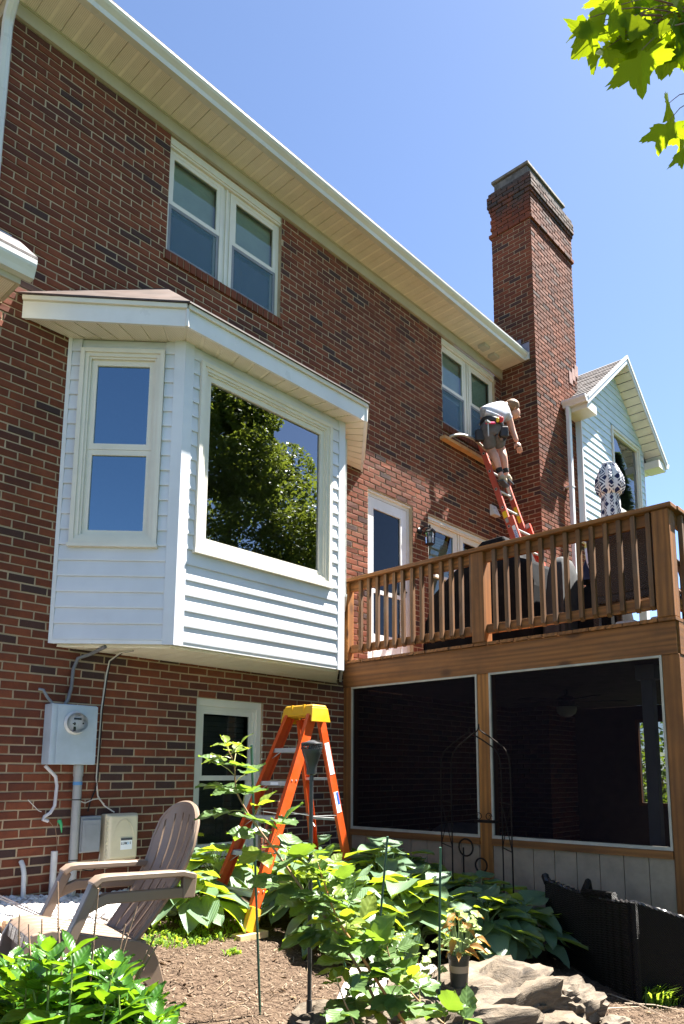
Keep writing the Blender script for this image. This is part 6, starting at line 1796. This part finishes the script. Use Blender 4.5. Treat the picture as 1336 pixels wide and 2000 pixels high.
shrub(16.2,.0,3.6,1.9,'broad green shrub at the back of the lawn behind the porch opening',1800,.14)
shrub(14.6,-.9,2.2,.8,'grey green shrub seen through the porch opening, right of the grey post', 900, .09, m_leaf('sage_leaf', (0.10,0.13,0.07), (0.18,0.21,0.12), (0.3,0.35,0.1), .6, .3, .3, 6, 0))
li = empty('day_lily', (12.9,-.95,gz(12,-.95))); tag(li, 'small yellow day lily on the lawn seen through the porch opening', 'flower')
m = MB()
for k in range(6):
    a = k*PI/3; m.add([(12.9,-.95,gz(12,-.95)+.62),(12.9+.03*math.cos(a+.5),-.95+.03*math.sin(a+.5),gz(12,-.95)+.66),(12.9+.11*math.cos(a),-.95+.11*math.sin(a),gz(12,-.95)+.70),(12.9+.03*math.cos(a-.5),-.95+.03*math.sin(a-.5),gz(12,-.95)+.66)], [(0,1,2,3)])
m.build('petals', plain('lily_yellow', (0.75,0.38,0.02), .6, .05), li); m = MB(); m.tube([(12.9,-.95,gz(12,-.95)),(12.9,-.95,gz(12,-.95)+.62)], .006, 5); m.build('stem', STALK, li)
# ------------------------------------------------------------------ maple whose branches hang into the top right corner
def maple_mesh(s):
    pts = []
    lobes = [(0,1.0,.16),(.95,.80,.15),(-.95,.80,.15),(1.95,.46,.18),(-1.95,.46,.18)]
    out = []
    half = [(.10,.93),(.15,.80),(.20,.84),(.27,.70),(.36,.62),(.48,.56),(.60,.60),(.68,.72),(.74,.70),(.80,.84),(.86,.80),(.93,.93),(1.02,.76),(1.08,.78),(1.18,.62),(1.32,.53),(1.48,.50),(1.62,.54),(1.78,.48),(1.95,.50),(2.2,.38),(2.6,.22)]
    order = [(-a_, r_) for a_, r_ in half[::-1]] + [(0,1.06)] + half
    cz = R.uniform(-.05,.18); fold = R.uniform(.02,.22)
    vs = [(0,.0,0),(0,.32*s,0)]
    for (a, r_) in order:
        r2 = r_*R.uniform(.93,1.07); x = math.sin(a)*r2*s; y = .30*s+math.cos(a)*r2*s*.82
        vs.append((x, y, fold*abs(x) - cz*(y-.3*s)**2/s*1.5))
    fs = [(1, 2+i, 3+i) for i in range(len(order)-1)] + [(0, 2, 1), (0, 1, len(order)+1)]
    m = MB(); m.add(vs, fs); return m.mesh('maple_leaf', MAPLE)
MAPLE = m_leaf('maple_leaf', (0.035,0.08,0.010), (0.065,0.125,0.018), (0.44,0.56,0.010), .8, .55, .02, 7.0, .1)
MML = [maple_mesh(.105) for _ in range(8)]
tk = Vector((5.3,-6.9,0)); tk.z = gz(tk.x,tk.y)
mp = empty('maple_tree', tk); tag(mp, 'maple branches with backlit leaves hanging into the top right corner', 'tree')
BARK2 = plain('tree_bark', (0.11,0.085,0.065), .9, .3, 12, .6)
m = MB(); m.tube([tk, tk+Vector((.03,.02,1.5)), tk+Vector((-.05,.0,3.2)), tk+Vector((.1,-.1,5.2))], [.2,.16,.13,.07], 12); m.build('trunk', BARK2, mp, smooth=True)
hub = at_depth(1395,40,2.75); hub2 = at_depth(1400,215,2.6)
bt = MB()
bt.tube(spline([tk+Vector((-.05,0,3.0)), tk+Vector((-1.2,.8,4.2)), hub+Vector((.5,-.3,.35)), hub], 16), [lerp(.07,.012,k/16) for k in range(17)], 8)
bt.tube(spline([tk+Vector((-.05,0,2.6)), tk+Vector((-1.0,.9,3.3)), hub2+Vector((.4,-.3,.2)), hub2], 14), [lerp(.05,.008,k/14) for k in range(15)], 7)
bt.build('limb', BARK2, mp, smooth=True)
tw = MB(); TWIG = plain('maple_twig', (0.17,0.085,0.06), .6, .15)
LV = [(1123,70,.42,2.7),(1150,55,.9,2.7),(1165,85,1.25,2.72),(1178,22,.9,2.7),(1185,110,.75,2.68),(1200,70,1.0,2.75),(1205,100,1.2,2.72),(1213,30,.95,2.7),(1222,60,1.0,2.78),(1235,95,1.0,2.74),(1232,20,1.1,2.8),(1250,50,1.05,2.72),(1253,130,1.45,2.66),(1260,85,1.1,2.76),(1275,30,1.1,2.8),(1280,70,1.15,2.72),(1285,105,1.0,2.7),(1300,45,1.2,2.76),(1302,85,1.1,2.8),(1316,20,1.1,2.72),(1318,110,1.15,2.7),(1330,65,1.2,2.74),(1345,95,1.2,2.76),(1345,30,1.2,2.7),(1362,60,1.2,2.72),(1255,8,1.1,2.76),(1290,-5,1.2,2.74),(1225,-8,1.0,2.7),(1325,-10,1.2,2.74),(1190,-6,.9,2.74),(1265,60,1.1,2.84),(1310,70,1.2,2.86),(1335,40,1.2,2.86),(1296,20,1.2,2.86),(1246,75,1.0,2.84)]
LV2 = [(1308,218,.8,2.6),(1309,255,.95,2.58),(1328,275,.75,2.56),(1338,300,.7,2.55),(1347,240,.9,2.6),(1360,265,.9,2.6)]
for (grp, h0) in ((LV, hub), (LV2, hub2)):
    for (px_, py_, s, dp) in grp:
        p = at_depth(px_, py_-22*s, dp+R.uniform(-.05,.05))
        tgt = h0.lerp(p, .62)+Vector((0,0,.05)); tw.tube(spline([h0, tgt, p], 6), [.004,.003,.0025,.002,.0016,.0014,.0012], 5, False)
        dn = Vector((R.uniform(-.35,.35), R.uniform(-.35,.35), -1)) + _r2*R.uniform(-.55,.35)
        nr = -_f*R.choice((1,1,-1)) + Vector((R.uniform(-.75,.75), R.uniform(-.75,.75), R.uniform(-.2,.5)))
        inst('leaf', R.choice(MML), p, mp, frame_q(dn, nr), (s*1.12,)*3)
tw.build('twigs', TWIG, mp)['kind'] = 'stuff'
m = MB()
crown_mesh(m, [((tk.x+.2,tk.y-.3,tk.z+6.2),(1.5,1.4,1.1)), ((tk.x+.9,tk.y-.8,tk.z+5.2),(1.2,1.2,.8))], 2600, .13); o = m.build('crown', MAPLE, mp)

# trees across the garden, mirrored in the window panes
def m_crown(name, c0, c1, tr_):
    return m_leaf(name, c0, c1, tr_, .45, .35, .4, 6, 0)
GTX, GTY = 9.65, -8.5
CR1 = m_crown('pear_leaf', (0.045,0.085,0.015), (0.13,0.17,0.03), (0.35,0.42,0.04))
gd = empty('garden_tree', (GTX,GTY,gz(GTX,GTY))); tag(gd, 'leafy garden tree mirrored in the bay picture window', 'tree')
z0 = wloc(gd).z
m = MB(); m.tube([(GTX,GTY,z0),(GTX,GTY,z0+1.6),(GTX-.05,GTY,z0+4),(GTX,GTY,z0+8)], [.22,.18,.12,.04], 10); m.build('trunk', BARK2, gd, smooth=True)
m = MB(); bl = []
for i in range(130):
    hh = R.random(); rr = 3.3*(1-hh**2.4)**.6*(.75+.25*min(1,hh*5)); a = R.uniform(0,2*PI); q = R.uniform(.2,.88) if i % 5 else R.uniform(.9,1.1)
    bl.append(((GTX+rr*q*math.cos(a), GTY+rr*q*math.sin(a), z0+.3+10.6*hh), (1.15-.5*hh,1.15-.5*hh,.95-.35*hh)))
crown_mesh(m, bl, 150000, .10); m.build('crown', CR1, gd)
cn = empty('conifer_tree', (27,-6.8,gz(12,-9))); tag(cn, 'tall spruce mirrored in the gable wing window', 'tree'); z0 = wloc(cn).z
m = MB(); m.tube([(27,-6.8,z0),(27,-6.8,z0+15)], [.25,.02], 8); m.build('trunk', BARK2, cn)
m = MB()
for i in range(8000):
    hh = R.random()**.8; rr = 2.7*(1-hh)+.1; a = R.uniform(0,2*PI); q = R.uniform(.2,1)**.5; p = Vector((27+rr*q*math.cos(a), -6.8+rr*q*math.sin(a), z0+.8+14.4*hh-.35*q*rr)); o_ = Vector((math.cos(a),math.sin(a),-.35)); s_ = Vector((-o_.y,o_.x,.1)).normalized(); L = R.uniform(.2,.5)
    m.add([p-s_*.06, p+o_*L, p+s_*.06, p-o_*.1], [(0,1,2,3)], R.random())
m.build('crown', m_crown('spruce_needle', (0.06,0.10,0.055), (0.11,0.16,0.08), (0.12,0.18,0.07)), cn)
# ------------------------------------------------------------------ extension ladder, plank and the man on it
RED = plain('red_fibreglass', (0.42,0.075,0.045), .45, .1, 5, .04); RED2 = plain('red_fibreglass_bright', (0.60,0.055,0.02), .45, .1, 5, .04)
ext = empty('extension_ladder', (8.61,-1.29,1.216)); tag(ext, 'red fibreglass extension ladder leaning from the deck to the upper window', 'ladder')
LX0, LX1 = 8.40, 8.82
def lp(z, off=0.0): return Vector((0, -.2-(4.62-z)/3.09-off, z))
la = (lp(4)-lp(2)).normalized(); ln_ = Vector((0,-la.z,la.y))
def rail(x, z0, z1, off, mat, face):
    m = MB(); a = lp(z0)+ln_*off; b = lp(z1)+ln_*off; a.x = b.x = x; channel(m, a, b, (face,0,0), .078, .03); return m.build('rail', mat, ext)
for x, f_ in ((LX0,-1),(LX1,1)):
    rail(x, 2.3, 4.66, .0, RED, f_); rail(x+.032*f_, 1.22, 3.42, .075, RED2 if f_ > 0 else RED, f_)
    m = MB(); c_ = lp(3.40)+ln_*.045; c_.x = x+.012*f_; m.obox(c_, (1,0,0), la, ln_, .012, .03, .06); m.build('guide_bracket', ALUM, ext)
    for z in [2.45+.29*k for k in range(8)]:
        m = MB(); p = lp(z); p.x = x+.0045*f_; m.lathe(p, [(.022,0),(.021,.003)], 12, (f_,0,0)); m.build('rung_end', ALUM, ext)
        m = MB(); p = lp(z); p.x = x+.0078*f_; m.lathe(p, [(.013,0),(.012,.002)], 10, (f_,0,0)); m.build('rung_hole', BLACK, ext)
for z in [2.45+.29*k for k in range(8)]:
    m = MB(); p = lp(z); m.tube([(LX0,p.y,p.z),(LX1,p.y,p.z)], .017, 8); m.build('rung', ALUM, ext, smooth=True)
for z in [1.5+.29*k for k in range(7)]:
    m = MB(); p = lp(z)+ln_*.075; m.tube([(LX0-.03,p.y,p.z),(LX1+.03,p.y,p.z)], .017, 8); m.build('rung', ALUM, ext, smooth=True)
for x in (LX0-.03, LX1+.03):
    m = MB(); p = lp(1.22)+ln_*.075; m.box((x-.03,p.y-.05,1.217),(x+.03,p.y+.05,1.26)); m.build('foot', BLACK, ext)
def side_sticker(z0, z1, w, mat, off=.0, x=None, up=.004):
    m = MB(); a = lp(z0)+ln_*off; b = lp(z1)+ln_*off; xx = (LX0-.0035-up) if x is None else x; c_ = (a+b)/2; c_.x = xx; m.obox(c_, la, ln_, (1,0,0), (b-a).length/2, w/2, .0006); return m.build('sticker', mat, ext)
side_sticker(2.95, 3.28, .05, STW, .075, LX0-.032-.0045); p = lp(3.11)+ln_*.075; p.x = LX0-.038
letters('lettering', 'WERNER', .055, p, -la, -ln_, STB, ext, .0005)
YST = plain('sticker_yellow', (0.72,0.48,0.02), .4, .03)
m = MB(); a = lp(3.62); a.x = LX1-.0045; m.obox(a, la, ln_, (1,0,0), .13, .03, .0006); m.build('sticker', YST, ext)
m = MB(); a = lp(4.0); a.x = LX1-.0045; m.obox(a, la, ln_, (1,0,0), .14, .03, .0006); m.build('sticker', STW, ext)
m = MB(); a = lp(3.5); a.x = LX0-.0042; m.obox(a, la, ln_, (1,0,0), .05, .03, .0006); m.build('sticker', YST, ext)
m = MB(); m.box((7.66,-.105,4.50),(9.02,-.02,4.545)); o = m.build('wood_plank', plain('raw_pine_plank', (0.46,0.25,0.10), .8, .12, 8, .1), None); tag(o, 'raw wood plank held across the brick below the upper window', 'plank')
m = MB(); m.tube(spline([Vector((8.48,-.28,4.50)), Vector((8.2,-.25,4.60)), Vector((7.95,-.20,4.615)), Vector((7.80,-.14,4.57)), Vector((7.78,-.10,4.55))], 16), .019, 8); m.tube([(8.40,-.25,4.52),(8.85,-.25,4.52)], .019, 8); m.tube(spline([Vector((8.78,-.25,4.50)), Vector((8.98,-.23,4.60)), Vector((9.1,-.16,4.60)), Vector((9.14,-.10,4.56))], 10), .019, 8)
m.build('stand_off', plain('weathered_aluminium', (0.36,0.35,0.31), .5, .15, 14, .1, metal=.3), ext, smooth=True)

SKIN = plain('skin', (0.48,0.25,0.175), .5, .06, 14, .05, bscale=90); SHIRT = plain('shirt_grey', (0.36,0.38,0.44), .85, .12, 16, .25, bscale=40); SHORT = plain('shorts_grey', (0.085,0.085,0.095), .85, .15, 14, .25, bscale=40)
LEATH = plain('belt_leather', (0.018,0.016,0.016), .6, .2); HAIR = plain('hair_brown', (0.16,0.085,0.04), .7, .3, 60, .5, bscale=150); SOCK = plain('black_sock', (0.012,0.012,0.013), .9, .1); SHOE = plain('shoe_tan', (0.33,0.27,0.19), .7, .15, 10, .1)
DP = 10.16
def jp(px, py, d=0.0): return at_depth(px, py, DP+d)
man = empty('person', jp(985,947,-.05)); tag(man, 'man in grey shirt and shorts with a tool belt bending over on the ladder', 'person')
def skin(name, verts, edges, mat, par, sub=2, root=0):
    base = Vector(verts[root][0]); me = bpy.data.meshes.new(name); me.from_pydata([tuple(Vector(v[0])-base) for v in verts], edges, [])
    me.materials.append(mat); o = bpy.data.objects.new(name, me); COL.objects.link(o); put(o, base, par)
    if not me.skin_vertices:
        bpy.context.view_layer.objects.active = o
        me.attributes.new('tmp', 'FLOAT', 'POINT')
    md = o.modifiers.new('skin', 'SKIN'); md.use_smooth_shade = True
    if not me.skin_vertices: 
        try: me.skin_vertices.new()
        except Exception: pass
    sv = me.skin_vertices[0].data
    for i, v in enumerate(verts):
        r_ = v[1]; sv[i].radius = (r_, r_) if not isinstance(r_, tuple) else r_; sv[i].use_root = (i == root)
    s_ = o.modifiers.new('sub', 'SUBSURF'); s_.levels = sub; s_.render_levels = sub
    return o
J = dict(pel=(jp(958,838),.125), sp=(jp(963,818,.03),.125), ch=(jp(970,800,.12),.140), nk=(jp(985,794,.24),.062), hd=(jp(991,793,.28),.07), hd2=(jp(1000,799,.30),.085),
  ls=(jp(945,803,.04),.062), le=(jp(944,826,.20),.045), lw=(jp(950,846,.38),.033), rs=(jp(991,810,.16),.064), re=(jp(1000,838,.16),.046), rw=(jp(1010,864,.10),.032),
  lh=(jp(950,845,-.02),.095), lk=(jp(960,880,.10),.066), lc=(jp(967,893,.0),.066), la=(jp(976,920,-.02),.040), lf=(jp(980,934,-.06),.042), lt=(jp(988,942,.10),.040),
  rh=(jp(967,845,.05),.095), rk=(jp(979,878,.18),.064), rc=(jp(983,893,.10),.062), ra=(jp(988,921,.10),.040), rff=(jp(990,932,.08),.042), rt=(jp(996,938,.22),.040))
N = list(J); ix = {k:i for i,k in enumerate(N)}
E_ = [('pel','sp'),('sp','ch'),('ch','nk'),('nk','hd'),('hd','hd2'),('ch','ls'),('ls','le'),('le','lw'),('ch','rs'),('rs','re'),('re','rw'),('pel','lh'),('lh','lk'),('lk','lc'),('lc','la'),('la','lf'),('lf','lt'),('pel','rh'),('rh','rk'),('rk','rc'),('rc','ra'),('ra','rff'),('rff','rt')]
skin('body', [J[k] for k in N], [(ix[a],ix[b]) for a,b in E_], SKIN, man)
g_ = lambda k, r: (J[k][0], r)
mixp = lambda a, b, t_: J[a][0].lerp(J[b][0], t_)
skin('shirt', [(mixp('pel','sp',.55),.150), g_('sp',.165), g_('ch',.178), (mixp('ch','nk',.6),.10), g_('ls',.088), (mixp('ls','le',.62),.072), g_('rs',.090), (mixp('rs','re',.55),.074)], [(0,1),(1,2),(2,3),(2,4),(4,5),(2,6),(6,7)], SHIRT, man)
skin('shorts', [g_('pel',.150), (mixp('pel','sp',.5),.146), g_('lh',.115), (mixp('lh','lk',.55),.102), (mixp('lh','lk',.93),.096), g_('rh',.115), (mixp('rh','rk',.55),.100), (mixp('rh','rk',.93),.094)], [(0,1),(0,2),(2,3),(3,4),(0,5),(5,6),(6,7)], SHORT, man)
for k, a, f_, tt in (('l','la','lf','lt'),('r','ra','rff','rt')):
    skin('sock', [(mixp(k+'c',a,.62),.050), (J[a][0],.046), (mixp(a,f_,.5),.046)], [(0,1),(1,2)], SOCK, man)
    skin('shoe', [(mixp(a,f_,.55),.050), (J[f_][0],.056), (mixp(f_,tt,.5)+Vector((0,0,-.008)),.052), (J[tt][0],.046)], [(0,1),(1,2),(2,3)], SHOE, man)
    m = MB(); aa = J[f_][0]; bb = J[tt][0]; d_ = (bb-aa).normalized(); sd_ = d_.cross(Vector((0,0,1))).normalized(); m.obox((aa+bb)/2-Vector((0,0,.052)), d_, sd_, d_.cross(sd_), (bb-aa).length/2+.055, .046, .014); m.build('sole', DARK, man, bevel=.01)
hc = J['hd2'][0]
m = MB(); m.ball(hc+Vector((-.02,-.01,.035)), .108, .108, .098, 14, 9); m.v = [tuple(Vector(v)+Vector((R.uniform(-.007,.007),)*3)) for v in m.v]; m.build('hair', HAIR, man, smooth=True)
fdir = (_r2*.75 - Vector((0,0,.55)) + _f*.25).normalized()
m = MB(); m.ball(hc+fdir*.045+Vector((0,0,-.03)), .082, .082, .09, 14, 9); m.build('face', SKIN, man, smooth=True)
m = MB(); q = hc+fdir*.12+Vector((0,0,-.03)); m.tube([q+Vector((0,0,.02)), q+fdir*.022, q-Vector((0,0,.012))], [.008,.013,.009], 6); m.build('nose', SKIN, man, smooth=True)
for sg in (-1, 1):
    m = MB(); m.ball(hc+_f.cross(fdir).normalized()*0+fdir*-.01+(fdir.cross(Vector((0,0,1)))).normalized()*.092*sg+Vector((0,0,-.02)), .014,.022,.03, 8, 5); m.build('ear', SKIN, man, smooth=True)
    m = MB(); m.ball(hc+fdir*.112+(fdir.cross(Vector((0,0,1)))).normalized()*.032*sg+Vector((0,0,.0)), .011,.011,.009, 8, 5); m.build('eye', BLACK, man, smooth=True)
m = MB(); q = hc+fdir*.108+Vector((0,0,-.075)); s2 = fdir.cross(Vector((0,0,1))).normalized(); m.tube([q-s2*.026, q+fdir*.006, q+s2*.026], .005, 5); m.build('mouth', plain('lips', (0.35,0.13,0.10), .5, .05), man)
# hands: palm and five bent fingers
def hand(w, dirv, side, name='hand'):
    dirv = Vector(dirv).normalized(); side = Vector(side).normalized(); up = side.cross(dirv).normalized()
    vv = [(w,.030), (w+dirv*.045,.036), (w+dirv*.085,.034)]; ed = [(0,1),(1,2)]
    for k, (o_, L) in enumerate(((-.030,.075),(-.010,.085),(.010,.080),(.030,.062))):
        b_ = w+dirv*.088+side*o_; vv += [(b_,.012),(b_+dirv*L*.5+up*.008,.0105),(b_+dirv*L*.85+up*.032,.009)]; i0 = len(vv)-3; ed += [(2,i0),(i0,i0+1),(i0+1,i0+2)]
    b_ = w+dirv*.03-side*.034; vv += [(b_,.013),(b_-side*.022+dirv*.035,.011),(b_-side*.022+dirv*.062+up*.01,.009)]; i0 = len(vv)-3; ed += [(1,i0),(i0,i0+1),(i0+1,i0+2)]
    return skin(name, vv, ed, SKIN, man, 1)
hand(J['rw'][0], _r2*.32-Vector((0,0,1))+_f*.1, _r2); hand(J['lw'][0], _f*.6-Vector((0,0,.6)), _r2)
# tool belt with pouches
bc_ = mixp('pel','sp',.42); axb = (J['sp'][0]-J['pel'][0]).normalized(); s0 = _r2
m = MB(); m.lathe(bc_-axb*.02, [(.160,0),(.166,.012),(.166,.052),(.158,.062)], 22, axb); m.build('tool_belt', LEATH, man, smooth=True)
def pouch(c_, sx, sz, sy, name, mat):
    m = MB(); d_ = _f; m.obox(c_, _r2, d_, Vector((0,0,1)), sx, sy, sz); return m.build(name, mat, man, bevel=.02)
pouch(jp(937,851,-.02), .062, .085, .05, 'pouch', LEATH); pouch(jp(984,844,-.02), .058, .08, .05, 'pouch', LEATH)
pouch(jp(958,826,-.17), .07, .018, .02, 'pink_tool', plain('pink', (0.70,0.03,0.16), .5, .05)); pouch(jp(979,819,-.14), .03, .04, .03, 'red_tool', plain('red_tool_case', (0.5,0.02,0.015), .5, .05)); pouch(jp(972,820,-.15), .022, .035, .025, 'yellow_tool', YST)
m = MB(); m.tube([jp(953,826,-.2), jp(954,852,-.2)], .010, 8); m.box(jp(953,824,-.2)-Vector((.05,.02,.012)), jp(953,824,-.2)+Vector((.05,.02,.012))); m.build('hammer', ALUM, man)
